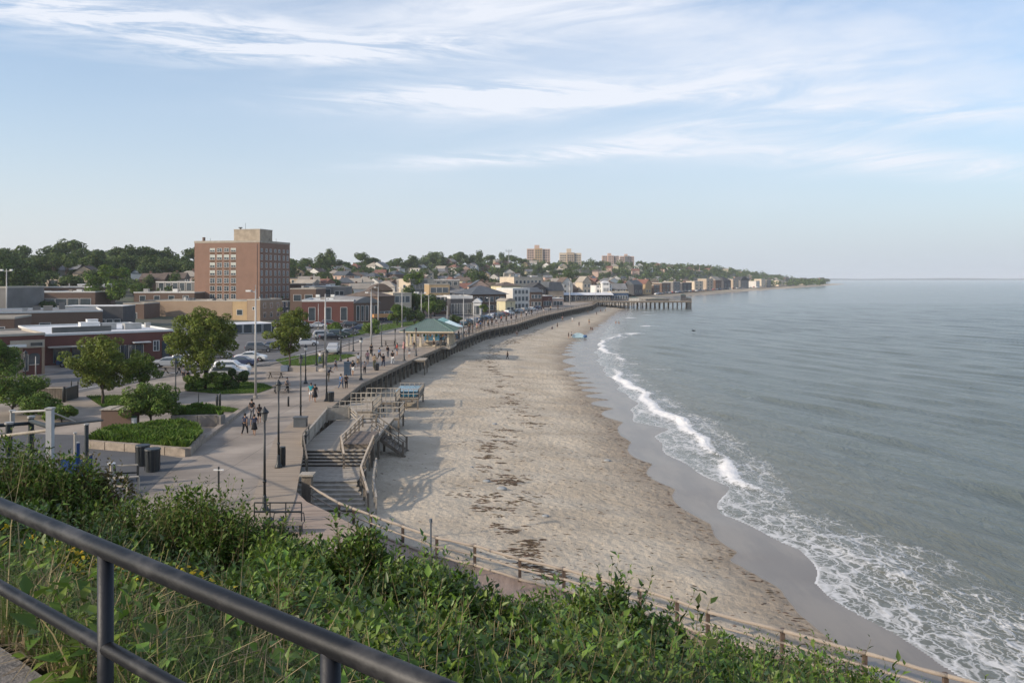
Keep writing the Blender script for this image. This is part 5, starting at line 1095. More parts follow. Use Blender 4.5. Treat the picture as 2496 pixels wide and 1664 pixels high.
def rail_run(name, label, pts, cat='railing', h=1.0, mat=WOOD_D, topw=.12, rails=(.35, .65), pw=.10, step=1.6, group=None, solid=False, post_mat=None, ext=0.1):
    """pts: list of foot points (world)."""
    pts = [Vector(p) for p in pts]; o = pts[0].copy(); t = thing(name, label, cat, o, 0, group); q = [p-o for p in pts]
    tr = MB(); rr = MB()
    for a, b in zip(q[:-1], q[1:]):
        tr.beam(a+Vector((0, 0, h)), b+Vector((0, 0, h)), topw, .06)
        for r_ in rails: rr.beam(a+Vector((0, 0, r_)), b+Vector((0, 0, r_)), .045, .09)
        if solid: rr.beam(a+Vector((0, 0, h*.48)), b+Vector((0, 0, h*.48)), .05, h*.85)
    tr.build('handrail', mat, t); rr.build('board_panel' if solid else 'rails', post_mat or mat, t)
    for a, b in zip(q[:-1], q[1:]):
        n = max(1, round((b-a).length/step))
        for i in range(n+(1 if b is q[-1] else 0)):
            p = a.lerp(b, i/n); MB().box(p.x-pw/2, p.x+pw/2, p.y-pw/2, p.y+pw/2, p.z-ext, p.z+h-.031).build('post', post_mat or mat, t)
    return t
PLANK = M('deck_planks', (.38, .33, .265), .9, .25, 1.0, .35, 10, stretch=(.25, 3, 1))
def slats(m, x0, x1, y0, y1, z, n, gap=.02, th=.05, xr=None):
    for i in range(n):
        a = y0+(y1-y0)*i/n; b = y0+(y1-y0)*(i+1)/n-gap; m.box(x0, x1, a, b, z-th, z)
def main_deck():
    o = Vector((-13, 62, -.4)); t = thing('beach_deck', 'wide plank deck stepping down from the promenade toward the beach, broad stairs in front', 'deck', o)
    m = MB(); slats(m, -2.45, 2.5, -4.2, 9.5, 0, 90); m.build('deck_boards', PLANK, t)
    MB().box(-2.4, 2.45, -4.15, 9.4, -.35, -.06).build('frame', WOOD_D, t)
    for (x, y) in ((2.3, -3.9), (2.3, -1), (2.3, 2), (2.3, 5), (2.3, 8.5), (-2.2, -3.9)): MB().box(x-.1, x+.1, y-.1, y+.1, -2.4, -.351).build('support_post', WOOD_D, t)
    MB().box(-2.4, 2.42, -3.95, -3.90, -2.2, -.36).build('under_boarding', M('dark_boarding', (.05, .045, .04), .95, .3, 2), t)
    # upper steps
    for i in range(5):
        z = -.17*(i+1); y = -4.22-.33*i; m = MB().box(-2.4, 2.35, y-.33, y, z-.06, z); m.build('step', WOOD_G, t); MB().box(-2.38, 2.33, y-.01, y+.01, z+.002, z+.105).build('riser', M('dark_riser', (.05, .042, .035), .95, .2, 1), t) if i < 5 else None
    m = MB(); slats(m, -2.0, 2.85, -9.65, -5.90, -.85, 24); m.build('landing_boards', WOOD_G, t)
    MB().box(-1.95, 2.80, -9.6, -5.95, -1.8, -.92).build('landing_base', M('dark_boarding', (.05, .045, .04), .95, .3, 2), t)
    for i in range(6):
        z = -.85-.16*(i+1); y = -9.66-.50*i; x0 = -1.2+.30*i-.6; x1 = 2.9+.22*i
        MB().box(x0, x1, y-.5, y, z-.07, z).box(x0+.02, x1-.02, y-.03, y-.005, z+.001, z+.09).build('step', WOOD_G, t)
    # slatted side platform
    m = MB()
    for i in range(26): a = .7+i*.07; m.box(a, a+.05, -3.7, 1.2, .32, .37)
    m.build('slatted_bench', M('slat_bench', (.22, .18, .15), .9, .2, 2), t); MB().box(.72, 2.5, -3.65, 1.1, .002, .315).build('bench_base', WOOD_D, t)
main_deck()
zd = -.4
rail_run('deck_wall', 'solid weathered board wall between the promenade and the wide plank deck', [(-15.1, 57.6, zd), (-15.55, 63, zd), (-16.15, 69.5, zd)], 'wall', 1.05, WOOD_G, .16, (.3, .6), .14, 2.2, solid=True)
rail_run('deck_railing', 'cross railing with boarded lower half at the far end of the plank deck', [(-16.1, 69.6, zd), (-14.3, 70.2, zd)], h=1.3, solid=True, mat=WOOD_G, rails=())
rail_run('deck_railing', 'sloping handrail beside the far ramp behind the plank deck', [(-14.2, 70.3, zd+.2), (-13.2, 68.2, zd)], h=.9, mat=WOOD_G)
rail_run('deck_railing', 'pale topped rail along the seaward side of the plank deck', [(-11.75, 55.9, -1.25), (-12.4, 58, zd), (-12.4, 61.4, zd), (-12.5, 67, zd), (-11.4, 67.2, zd)], h=1.0, mat=WOOD_L, post_mat=WOOD_D, pw=.12, step=1.8)
rail_run('deck_railing', 'right-hand handrail of the lower wide stairs', [(-10.2, 59.0, -.5), (-10.25, 55.8, -1.25), (-9.9, 52.4, -1.25), (-8.9, 49.5, -2.2)], h=.95, mat=WOOD_L, post_mat=WOOD_D, pw=.12, step=1.7, ext=.9)
rail_run('deck_railing', 'outer handrail doubling the right edge of the lower wide stairs', [(-9.6, 56.6, -1.6), (-9.1, 52.4, -1.9), (-8.35, 49.2, -2.35)], h=.9, mat=WOOD_G, step=1.9, ext=.4)
rail_run('promenade_railing', 'worn metal and timber railing on the promenade edge left of the wide stairs', [(-15.3, 60.2, 0), (-14.9, 57.0, 0), (-13.9, 53.6, 0), (-12.6, 49.2, 0)], h=.95, mat=WOOD_D, post_mat=BLACK, step=1.7, topw=.09, pw=.08)
def pillar():
    t = thing('gate_pillar', 'boxy dark timber pillar with a grey flat cap at the foot of the wide stairs', 'pillar', (-12.25, 47.9, -1.5))
    MB().box(-.28, .28, -.28, .28, -.8, 1.75).build('shaft', WOOD_D, t); MB().box(-.42, .42, -.40, .40, 1.752, 1.86).build('cap', WOOD_G, t)
pillar()
def side_stairs():
    o = Vector((-11.4, 66.2, -.4)); t = thing('side_stairs', 'small open stairs with thin handrails descending right from the deck to the sand', 'stairs', o)
    for i in range(9): MB().box(.28*i, .28*i+.3, -1.0, 1.0, -.21*(i+1)-.05, -.21*(i+1)).build('step', WOOD_D, t)
    m = MB()
    for y in (-1.05, 1.05): m.beam((-.1, y, -.15), (2.7, y, -2.15), .07, .28)
    m.build('stringer', WOOD_D, t)
    for y in (-1.08, 1.08):
        m = MB().beam((-.1, y, .95), (2.55, y, -.95), .08, .07).beam((-.1, y, .50), (2.55, y, -1.4), .05, .06); m.build('handrail', WOOD_D, t)
        for k in range(5): x = k*.62; MB().box(x-.035, x+.035, y-.035, y+.035, -.25-.72*x, .93-.72*x).build('baluster', WOOD_D, t)
        MB().box(2.5, 2.62, y-.06, y+.06, -2.3, -.86).build('end_post', WOOD_D, t)
side_stairs()
def platform(label, x0, x1, y0, y1, z, zg, rails=True, panel=None, mat=PLANK, nm='beach_platform', boarded=False):
    o = Vector((x0, y0, zg)); t = thing(nm, label, 'platform', o); W_, D_, H = x1-x0, y1-y0, z-zg
    m = MB(); slats(m, 0, W_, 0, D_, H, max(6, int(D_/.18))); m.build('deck_boards', mat, t); MB().box(.03, W_-.03, .03, D_-.03, H-.28, H-.055).build('frame', WOOD_D, t)
    nx = max(2, int(W_/1.3)+1)
    for i in range(nx):
        for y in (.1, D_-.1):
            x = .1+(W_-.2)*i/(nx-1); MB().box(x-.08, x+.08, y-.08, y+.08, -.5, H-.281).build('leg', WOOD_D, t)
    if boarded:
        m = MB()
        for i in range(int(H/.24)): m.box(.02, W_-.02, -.03, -.002, .05+i*.24, .05+i*.24+.22)
        m.build('lower_boarding', WOOD_G, t)
    if rails:
        for (a, b) in (((0, 0), (W_, 0)), ((W_, 0), (W_, D_)), ((0, D_), (W_, D_))):
            m = MB()
            for h in (.45, .95): m.beam((a[0], a[1], H+h), (b[0], b[1], H+h), .07, .07)
            n = max(2, int((Vector(b)-Vector(a)).length/.5))
            for i in range(n+1): q = Vector(a).lerp(Vector(b), i/n); m.box(q.x-.03, q.x+.03, q.y-.03, q.y+.03, H+.002, H+.914)
            m.build('railing', WOOD_G, t)
    if panel: panel(t, W_, D_, H)
    return t
platform('dark fenced platform boarded below, beside the boardwalk edge behind the plank deck', -16.2, -13.1, 75.2, 80.5, -.45, -2.35, boarded=True)
platform('small pale bench-like platform on legs standing out over the sand', -13.0, -10.6, 75.4, 78.8, -1.1, -2.35)
platform('raised walkway with rails descending beside the dark fenced platform', -15.6, -12.0, 82.5, 86.0, -.7, -2.35)
def tarp(t, W_, D_, H): MB().box(.2, W_-.3, .4, D_-.5, H+.05, H+.62).box(.1, W_-.2, .3, D_-.4, H+.622, H+.68, 1).build('blue_tank', [M('blue_tarp', (.045, .15, .22), .4, .3, 1.5), M('glassy_blue_cover', (.10, .22, .28), .25, .4, 1.2, spec=.6)], t)
platform('low platform with a blue glassy tank on top, the furthest deck over the sand', -13.2, -10.4, 89.0, 94.5, -1.25, -2.35, panel=tarp)
platform('small landing under the boardwalk edge before the green roofed pavilion', -14.9, -12.9, 119, 122.5, -.1, -2.5, rails=False)
def ramp():
    o = Vector((-14.5, 72.0, -.5)); t = thing('ramp', 'short sand-covered ramp between the plank deck and the fenced platform', 'ramp', o)
    MB().add([(-1.2, 0, .1), (1.8, 0, 0), (2.2, 3.4, -.9), (-1.0, 3.4, 0)], [(0, 1, 2, 3)]).build('ramp_boards', PLANK, t)
    MB().beam((1.9, -.5, .7), (2.6, 2.5, -.2), .1, .1).build('handrail', WOOD_L, t)
    for i in range(3): x = 1.9+.35*i; y = -.5+1.5*i; MB().box(x-.06, x+.06, y-.06, y+.06, -1.8, .66-.45*i).build('post', WOOD_D, t)
ramp()
for (x, y, l, a, lab) in ((962, 988, 2.2, -.5, 'grey plank lying on the sand near the ramp end'), (1188, 813, 7, .15, 'long driftwood board lying by the boardwalk piles')):
    p = P(x, y, -2.3); o = MB().beam((-l/2, 0, .12), (l/2, 0, .05), .22, .10).build('plank', WOOD_G, None, loc=p); o.rotation_euler.z = a; tag(o, lab, 'plank')
# fence of peeled logs in front
FP = [(-12.0, 47.6, -.35), (-9.9, 45.7, -.8), (-9.0, 45.3, -1.0), (-7.9, 44.7, -1.2), (-5.85, 42.7, -1.2), (-3.85, 40.8, -1.2), (-1.85, 39.6, -1.2), (.37, 37.7, -1.2), (2.37, 36.4, -1.2), (3.9, 35.2, -1.2), (5.45, 34.0, -1.2), (6.8, 32.8, -1.2), (7.8, 31.7, -1.2), (10.2, 30.0, -1.2), (12.5, 28.2, -1.2), (14.5, 26.6, -1.2), (17, 24.6, -1.2)]
def log_fence():
    rng = random.Random(3); o = Vector((0, 38, -2.3)); t = thing('log_fence', 'long pale peeled-log fence with three rails running down to the water', 'fence', o)
    LOG = M('peeled_log', (.47, .40, .325), .85, .25, 2.5, .5, 14, col2=(.34, .29, .24)); q = [Vector(p)-o for p in FP]
    for nm, dz, r in (('top_rail', 0, .075), ('middle_rail', -.46, .05), ('bottom_rail', -.95, .07)):
        for i, (a, b) in enumerate(zip(q[:-1], q[1:])):
            pts = [a.lerp(b, k/6)+Vector((rng.uniform(-.012, .012), 0, dz+rng.uniform(-.018, .018))) for k in range(7)]
            pts[0] = a+Vector((0, 0, dz)); pts[-1] = b+Vector((0, 0, dz)); rr = [r*rng.uniform(.9, 1.1) for _ in pts]
            MB().tube(pts, rr, 8).build(nm, LOG, t, smooth=True)
    for i, a in enumerate(q):
        if i == 0: continue
        s = .075 if i not in (1, 3) else .06; MB().box(a.x-s, a.x+s, a.y+.09, a.y+.09+2*s, a.z-1.5, a.z+.03).build('post', M('dark_fence_post', (.13, .095, .075), .9, .3, 3, .3, 10), t)
log_fence()
def fence_path():
    q = [Vector((x, y, z-1.13)) for x, y, z in FP]; m = MB(); n = len(q); V = []
    for i, p in enumerate(q):
        d = (q[min(i+1, n-1)]-q[max(i-1, 0)]).normalized(); nn = Vector((-abs(d.y)*1.0, -abs(d.x), 0)).normalized(); V.append(tuple(p+Vector((.25, .25, 0)))); qq = p+nn*3.4; qq.z = [-.35, -.5, -.6, -.75, -1.1, -1.5, -1.9, -2.2][i] if i < 8 else qq.z; V.append(tuple(qq))
    m.add(V, [(2*i, 2*i+1, 2*i+3, 2*i+2) for i in range(n-1)])
    ob = m.build('boarded_path', M('path_boards', (.30, .225, .18), .9, .25, 2, .4, 12, stretch=(2.5, .4, 1)))
    if ob.data.polygons[3].normal.z < 0: ob.data.flip_normals()
    kind(ob, 'structure')
fence_path()
def toe():
    m = MB(); V = []
    for x, y, z in FP+[(22, 20, -1.2)]: V.append((x+.2, y+.2, z-1.35)); V.append((x if x > -9 else -9+(x+9)*.2, min(23.6, y-3), -2.56))
    m.add(V, [(2*i, 2*i+1, 2*i+3, 2*i+2) for i in range(len(FP))]); o = m.build('bluff_foot', M('foot_sand', (.27, .22, .16), .95, .3, 1.2, .4, 8))
    if o.data.polygons[3].normal.z < 0: o.data.flip_normals()
    kind(o, 'structure')
toe()
def retaining():
    q = [(-12.4, 45.6), (-11.1, 43.2), (-9.6, 41.4), (-8.0, 39.4), (-6.3, 37), (-5.4, 34), (-6.5, 27), (-7.8, 23.5), (-12.4, 23.5)][::-1]
    ob = MB().prism([(x+9, y-36) for x, y in q], -.2, -.0).build('boarded_landing', M('landing_planks', (.33, .255, .20), .9, .3, 1.2, .4, 12, stretch=(.4, 3, 1)), None, loc=(-9, 36, -.02)); tag(ob, 'wedge of reddish boards beside the promenade at the foot of the gate pillar', 'deck')
retaining()
# ---- pavilion
def pavilion():
    zr = .04; Y0 = 141.0; cx = PX(1046, Y0+3); W_ = 8.3; D_ = 7.0; o = Vector((PX(992, Y0), Y0, zr)); 
    t = thing('pavilion', 'open pavilion with a green ribbed hip roof on cream columns at the boardwalk edge', 'pavilion', o, R(-4))
    MB().box(-.4, W_*.9+.3, -.6, D_+.4, -.35, .06).build('floor', PLANK, t)
    W2 = W_*.88; H = 2.75; GR = M('green_metal_roof', (.13, .175, .15), .45, .18, .6, spec=.4); m = MB(); o_ = 1.1; h1 = 1.95
    cx0, cx1 = W2/2-.5, W2/2+.5; cy = D_/2
    m.add([(-o_, -o_, H), (W2+o_, -o_, H), (W2+o_, D_+o_, H), (-o_, D_+o_, H), (cx0, cy, H+h1), (cx1, cy, H+h1)], [(0, 1, 5, 4), (1, 2, 5), (2, 3, 4, 5), (3, 0, 4), (0, 3, 2, 1)]); m.build('roof', GR, t)
    rb = MB()
    for i in range(1, 24):
        x = -o_+(W2+2*o_)*i/24; 
        # rib runs up the front slope until it meets the hip
        f = min((x+o_)/(cx0+o_), (W2+o_-x)/(W2+o_-cx1), 1); rb.beam((x, -o_+.0, H+.02), (x, -o_+(cy+o_)*f, H+h1*f+.02), .05, .05)
    for i in range(1, 16):
        y = -o_+(D_+2*o_)*i/16; f = min((y+o_)/(cy+o_), (D_+o_-y)/(D_+o_-cy), 1); rb.beam((W2+o_, y, H+.02), (W2+o_-(W2+o_-cx1)*f, y, H+h1*f+.02), .05, .05); rb.beam((-o_, y, H+.02), (-o_+(cx0+o_)*f, y, H+h1*f+.02), .05, .05)
    for a in ((-o_, -o_), (W2+o_, -o_), (W2+o_, D_+o_), (-o_, D_+o_)): rb.beam((a[0], a[1], H+.03), (cx0 if a[0] < 0 else cx1, cy, H+h1+.03), .11, .09)
    rb.build('ribs', M('green_ribs', (.15, .23, .19), .5, .15, 1), t)
    CR = M('cream_paint', (.55, .47, .35), .7, .1, 1)
    fb = MB()
    for (x0, x1, y0, y1) in ((-o_, W2+o_, -o_-.05, -o_+.03), (-o_, W2+o_, D_+o_-.03, D_+o_+.05), (-o_-.05, -o_+.03, -o_+.031, D_+o_-.031), (W2+o_-.03, W2+o_+.05, -o_+.031, D_+o_-.031)): fb.box(x0, x1, y0, y1, H-.22, H-.004)
    fb.build('eaves_board', CR, t)
    MB().box(-.1, W2+.1, -.1, .1, H-.5, H-.221).box(-.1, W2+.1, D_-.1, D_+.1, H-.5, H-.221).build('beam', CR, t)
    for (x, y) in ((0, 0), (W2*.33, 0), (W2*.66, 0), (W2, 0), (0, D_), (W2*.33, D_), (W2*.66, D_), (W2, D_), (W2, D_*.25), (W2, D_*.5), (W2, D_*.75), (0, D_/2)):
        MB().box(x-.16, x+.16, y-.16, y+.16, .061, H-.501).box(x-.22, x+.22, y-.22, y+.22, .062, .5).build('column', CR, t)
    m = MB()
    for i in range(22): m.box(W2-.02, W2+.02, i*D_/22, i*D_/22+.05, .062, 1.0)
    m.box(W2-.05, W2+.05, 0, D_, 1.002, 1.08).box(0, W2, D_-.03, D_+.03, 1.0, 1.08).build('balustrade', CR, t)
    MB().box(W2*.35, W2*.6, D_*.4, D_*.6, .062, .5).build('bench', WOOD_L, t)
    for i in range(6): MB().ell((W2*(.12+.15*i), .0, H-.75), .22, .22, .26, 8, 6).build('hanging_basket', M(['basket_green', 'basket_orange'][i % 2], [(.08, .13, .04), (.40, .20, .08)][i % 2], .9, .4, 4), t)
pavilion()
for i, (x, Y, w_, cx_, lab) in enumerate([(1060, 156, 5.0, 'teal', 'teal pointed tent roof just behind the pavilion'), (1096, 160, 5.2, 'paleblue', 'pale blue sagging canopy right of the pavilion'), (1080, 172, 4.6, 'teal', 'second teal canopy behind the pale blue one')]):
    t = thing('canopy', lab, 'canopy', (PX(x, Y), Y, 0), .1*i); mt = M('canopy_'+cx_, {'teal': (.16, .30, .30), 'paleblue': (.48, .60, .62)}[cx_], .7, .1, 1); h = w_/2
    MB().add([(-h, -h, 2.5), (h, -h, 2.5), (h, h, 2.5), (-h, h, 2.5), (0, 0, 3.7), (0, -h, 2.62), (h, 0, 2.62), (0, h, 2.62), (-h, 0, 2.62)], [(0, 5, 4), (5, 1, 4), (1, 6, 4), (6, 2, 4), (2, 7, 4), (7, 3, 4), (3, 8, 4), (8, 0, 4)]).build('roof_cloth', mt, t)
    for a in (-1, 1):
        for b in (-1, 1): MB().tube([(a*h*.96, b*h*.96, 0), (a*h*.96, b*h*.96, 2.55)], .06, 6).build('pole', POLE, t)
    MB().box(-h*.8, h*.8, -h*.2, h*.2, 0, 1.0).build('counter', M('blue_counter', (.05, .16, .24), .6, .2, 1), t)
# ---- pier
def pier():
    Y0 = 411.; zd_ = .45; x0 = PX(1412, Y0); x1 = PX(1686, Y0); o = Vector((x0, Y0, zd_)); L_ = x1-x0; D_ = 11.
    t = thing('pier', 'timber pier on rows of dark piles reaching out over the water', 'pier', o)
    MB().box(-10, L_, 0, D_, -.25, 0).build('deck', WOOD_G, t); MB().box(-10, L_, -.12, -.002, -.75, -.02).box(-10, L_, D_+.002, D_+.12, -.75, -.02).build('fascia_beam', WOOD_D, t)
    pl = None; PL = M('pier_pile', (.10, .085, .07), .95, .35, 1.2, col2=(.05, .045, .04)); rng = random.Random(4)
    for i in range(24):
        x = 4+(L_-4.4)*i/23+rng.uniform(-.2, .2)
        for y in (.3, D_-.3):
            if pl is None: pl = MB().tube([(0, 0, -7), (0, 0, -.76)], .27, 8).build('pile', PL, t, loc=(x, y, 0))
            else: q = pl.copy(); COL.objects.link(q); q.parent = t; q.location = (x, y+rng.uniform(-.2, .2), 0)
    m = MB()
    for i in range(0, 32, 3): x = 4+(L_-4.4)*i/32; m.beam((x, .35, -3.9), (x+(L_-4)/32*2, .35, -.9), .14)
    m.build('cross_brace', WOOD_D, t)
    m = MB()
    for y in (.1, D_-.1):
        for h in (.5, 1.1): m.beam((0, y, h), (L_, y, h), .1)
        for i in range(40): x = L_*i/39; m.box(x-.06, x+.06, y-.06, y+.06, .002, 1.15)
    m.box(L_-.15, L_-.05, .2, D_-.2, 1.0, 1.1).build('railing', WOOD_D, t)
    for i in range(6): MB().box(L_-.5, L_-.2, .2+i*2.1, .5+i*2.1, -7, 1.6).build('mooring_post', PL, t)
pier()
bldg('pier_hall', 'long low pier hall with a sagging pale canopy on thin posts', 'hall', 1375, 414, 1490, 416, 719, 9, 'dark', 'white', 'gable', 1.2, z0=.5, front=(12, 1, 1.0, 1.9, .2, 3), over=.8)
bldg('pier_house', 'white columned two storey pier house with rounded tower', 'building', 1452, 430, 1492, 432, 697, 9, 'white', 'white', z0=.5, front=(5, 3, 1.2, 1.8, .8, 3), trim=TRIMW)
bldg('pier_house', 'tall round-topped white tower bay of the pier house', 'building', 1468, 427, 1486, 427.4, 690, 5, 'white', 'white', 'arch', 1.2, z0=.5, front=(3, 3, .7, 2.0, 1.2, 3.4))
bldg('pier_restaurant', 'blue glazed pier restaurant with a cream deck-like roof', 'restaurant', 1490, 420, 1532, 421, 714, 10, M('blue_cladding', (.05, .085, .15), .6, .3, .5), 'tan', z0=.5, front=(6, 1, 1.1, 2.2, .5, 3), parapet=.9)
bldg('pier_restaurant', 'pale purple pitched roof pavilion on top of the pier', 'building', 1495, 440, 1528, 441, 705, 9, 'ochre', 'grey', 'gable', 3.2, z0=.5, front=(4, 2, 1.1, 1.5, 1, 3))
for i, (x, w_, lab) in enumerate([(1605, 12, 'long dark low boat-shaped shed on the pier deck'), (1668, 2.5, 'tall thin hut near the pier end'), (1548, 5, 'pale storage hut where the bare pier begins')]):
    t = thing('pier_hut', lab, 'hut', (PX(x, 414), 416, .45)); h = [.8, 3.0, 1.6][i]; MB().prism([(-w_/2, 0), (w_/2, 0), (w_/2-.2, 2), (-w_/2+.2, 2)], 0, h).build('wall', BR[['dark', 'dark', 'pale'][i]], t)
    MB().add([(-w_/2-.2, -.2, h), (w_/2+.2, -.2, h), (w_/2+.2, 2.2, h), (-w_/2-.2, 2.2, h), (0, 1, h+.6)], [(0, 1, 4), (1, 2, 4), (2, 3, 4), (3, 0, 4)]).build('roof', M('hut_roof', (.08, .12, .11), .8, .2, 1), t)
# ---- lamps and poles
def lamp(x, y, h, label, head='lantern', first=[None]):
    p = P(x, y)
    t = thing('promenade_lamp', label, 'street lamp', p, 0, 'black promenade lamps'); 
    MB().tube([(0, 0, 0), (0, 0, .12), (0, 0, .3), (0, 0, .75), (0, 0, .85)], [.26, .24, .13, .10, .085], 12).build('base', BLACK, t, smooth=True)
    MB().tube([(0, 0, .85), (0, 0, h-.55)], [.072, .052], 10).tube([(0, 0, 1.5), (0, 0, 1.62)], .095, 10).build('post', BLACK, t, smooth=True)
    MB().tube([(0, 0, h-.55), (0, 0, h-.5), (0, 0, h-.12)], [.06, .11, .17], 8).build('lantern', M('lantern_glass', (.13, .13, .12), .3, .2, 2, spec=.6), t)
    MB().tube([(0, 0, h-.12), (0, 0, h-.05), (0, 0, h+.10), (0, 0, h+.22)], [.23, .21, .08, .01], 10).build('cap', BLACK, t, smooth=True)
    if head == 'bulb': MB().ell((0, 0, h-.32), .2, .2, .24).build('globe', M('frosted_globe', (.55, .55, .52), .4, .05, 1), t)
    return t
lamp(645, 1246, 5.2, 'nearest tall black lamp in front of the benches'); lamp(679, 1140, 5.4, 'black lamp with a dark bollard standing by its foot')
lamp(733, 1036, 5.6, 'black lamp standing on a blocky base at the top of the board wall'); lamp(796, 978, 4.9, 'black lamp beside a black litter bin')
lamp(880, 926, 4.9, 'black lamp at the boardwalk edge before the fenced platform', 'bulb'); lamp(861, 856, 4.5, 'dark lamp on the far side of the promenade by the road')
lamp(985, 879, 4.5, 'lamp with brown lantern just left of the pavilion'); lamp(1014, 868, 4.3, 'thin black lamp in front of the pavilion columns')
lamp(771, 890, 4.4, 'black lamp on the lens-shaped lawn edge', 'bulb'); lamp(428, 1026, 5.0, 'dark lamp rising behind the rounded bush'); lamp(963, 850, 3.3, 'short black lamp left of the pavilion floor')
for i, (x, y) in enumerate([(1100, 818), (1142, 804), (1176, 795), (1208, 785), (1246, 776), (1290, 766), (1338, 757)]): lamp(x, y, 4.6, 'distant black lamp along the boardwalk, %s beyond the pavilion' % ordn(i+1))
lamp(830, 880, 4.4, 'dark lamp post between the walkers and the pale flood lamp pole'); lamp(930, 845, 4.3, 'dark lamp in the empty plaza right of the twin tall poles'); lamp(745, 935, 4.3, 'dark lamp behind the turquoise-topped walker', 'bulb')
lamp(62, 955, 4.2, 'short dark post lamp in front of the corner brick shop')
def tall_pole(x, ytop, Y, label, r=.11, head=1, yb=None):
    z0 = 0.0; zt = PZ(ytop, Y); t = thing('tall_pole', label, 'light pole', (PX(x, Y), Y, z0), 0, 'tall grey light poles')
    MB().tube([(0, 0, 0), (0, 0, zt*.5), (0, 0, zt)], [r*1.35, r, r*.65], 10).build('shaft', POLE, t, smooth=True)
    MB().tube([(0, 0, .0), (0, 0, .35)], r*2.2, 10).build('base', CONC, t)
    if head == 1: MB().beam((-.05, 0, zt-.25), (-.75, 0, zt-.05), .09).build('arm', POLE, t); MB().box(-.95, -.45, -.16, .16, zt-.2, zt-.04).build('floodlight', WHITE, t); MB().tube([(0, 0, zt), (0, 0, zt+.5)], .03, 5).build('finial', POLE, t)
    if head == 2:
        MB().beam((-1.2, 0, zt-.5), (1.2, 0, zt-.5), .1).build('arm', POLE, t)
        for s in (-1, 1): MB().box(s*1.0-.25, s*1.0+.25, -.2, .2, zt-.44, zt-.1).build('floodlight', WHITE, t)
    return t
tall_pole(623, 706, 80, 'tall grey pole crossing the right face of the brick tower, nearest on the promenade', .10)
tall_pole(793, 716, 108, 'tall pale pole with a dark flood lamp in front of the brick hall', .12, 2); tall_pole(905, 711, 124, 'left of the two tall poles before the brown shop', .13, 1)
tall_pole(922, 699, 173, 'right of the two tall poles before the brown shop', .12, 1); tall_pole(980, 701, 198, 'tall pole rising above the left eave of the pavilion', .11, 1)
tall_pole(1027, 711, 215, 'tall pole just left of the pavilion peak', .12, 2); tall_pole(1045, 719, 226, 'tall brown pole touching the pavilion peak', .12, 0)
tall_pole(1130, 718, 161, 'tall white pole at the boardwalk beside the canopies', .09, 1); tall_pole(1155, 733, 200, 'white pole in front of the white arched shop', .11, 0)
tall_pole(1193, 725, 236, 'grey pole before the slate roofed building', .1, 1); tall_pole(1389, 686, 371, 'tall white pole near the pier entrance', .22, 0); tall_pole(1214, 738, 240, 'short pole in the crowd by the slate roofed building', .09, 0)
tall_pole(16, 655, 170, 'tall pole with crossed lamp arms at the left edge', .13, 2); tall_pole(87, 868, 97, 'slim white pole in front of the arched window', .06, 0); tall_pole(702, 755, 150, 'thin pale pole behind the lawn tree', .07, 0); tall_pole(776, 740, 190, 'thin pole with green sign left of the pale flood lamp pole', .08, 0)
for i, (x, Y, yt) in enumerate([(1222, 290, 722), (1240, 300, 735), (1262, 300, 738), (1300, 320, 735), (1340, 345, 725), (1452, 405, 702), (1404, 400, 712), (1160, 210, 742), (1090, 180, 745), (1345, 330, 738)]):
    tall_pole(x, yt, Y, 'thin utility pole among the shops, %s from the left' % ordn(i+1), .09, 0)
def block_base():
    t = thing('lamp_plinth', 'grey blocky plinth with cabinets around a lamp foot', 'plinth', P(733, 1040)); MB().box(-.5, .5, -.35, .25, 0, .75).box(-.55, .55, -.4, .3, .752, .84).build('cabinet', M('grey_cabinet', (.09, .10, .11), .6, .2, 2), t)
block_base()
# ---- street furniture
def bin_(x, y, label, r=.3, h=1.0, s=1.0):
    t = thing('litter_bin', label, 'litter bin', P(x, y), 0, 'black litter bins'); MB().tube([(0, 0, 0), (0, 0, h)], [r*.88, r], 14).build('body', BLACK, t, smooth=False); MB().tube([(0, 0, h), (0, 0, h+.08)], [r*1.1, r*1.05], 14).build('rim', BLACK, t)
    for i in range(7): a = i*.9; MB().tube([(r*1.02*math.cos(a), r*1.02*math.sin(a), .1), (r*1.04*math.cos(a), r*1.04*math.sin(a), h-.02)], .018, 4).build('slat', M('dark_slat', (.03, .03, .032), .5, .2, 2), t)
bin_(372, 1148, 'right one of the big black trash barrels on the dark court', .45, 1.35); bin_(348, 1134, 'left one of the big black trash barrels on the dark court', .42, 1.25)
bin_(806, 979, 'black litter bin beside the lamp near the board wall', .32, .9); bin_(918, 903, 'black bin at the bend of the boardwalk', .3, .9); bin_(689, 1137, 'dark brown bollard bin right of the second nearest lamp foot', .17, 1.2)
def bollard(x, y, h, label, r=.07): t = tag(MB().tube([(0, 0, 0), (0, 0, h*.9), (0, 0, h)], [r, r, r*.5], 10).build('bollard', BLACK, None, smooth=True, loc=P(x, y)), label, 'bollard', 'thin black bollards'); return t
bollard(529, 1008, 1.7, 'left one of two black bollards beside the flower bed', .11); bollard(536, 1000, 1.6, 'right one of two black bollards beside the flower bed', .10); bollard(484, 992, 1.4, 'thin post on the grass strip behind the flower bed', .035)
bollard(703, 990, .95, 'lone short post in the middle of the promenade', .09); bollard(174, 970, 1.8, 'left thin post on the verge by the timber enclosure', .05); bollard(190, 969, 1.8, 'right thin post on the verge by the timber enclosure', .05)
bollard(788, 905, 2.5, 'dark post at the lawn tip', .09); bollard(156, 980, 1.5, 'dark stout bollard right of the timber enclosure', .15); bollard(851, 856, 1.9, 'thin black sign post behind the silver pickup', .05); bollard(832, 860, 2.2, 'thin black post touching the silver pickup', .05)
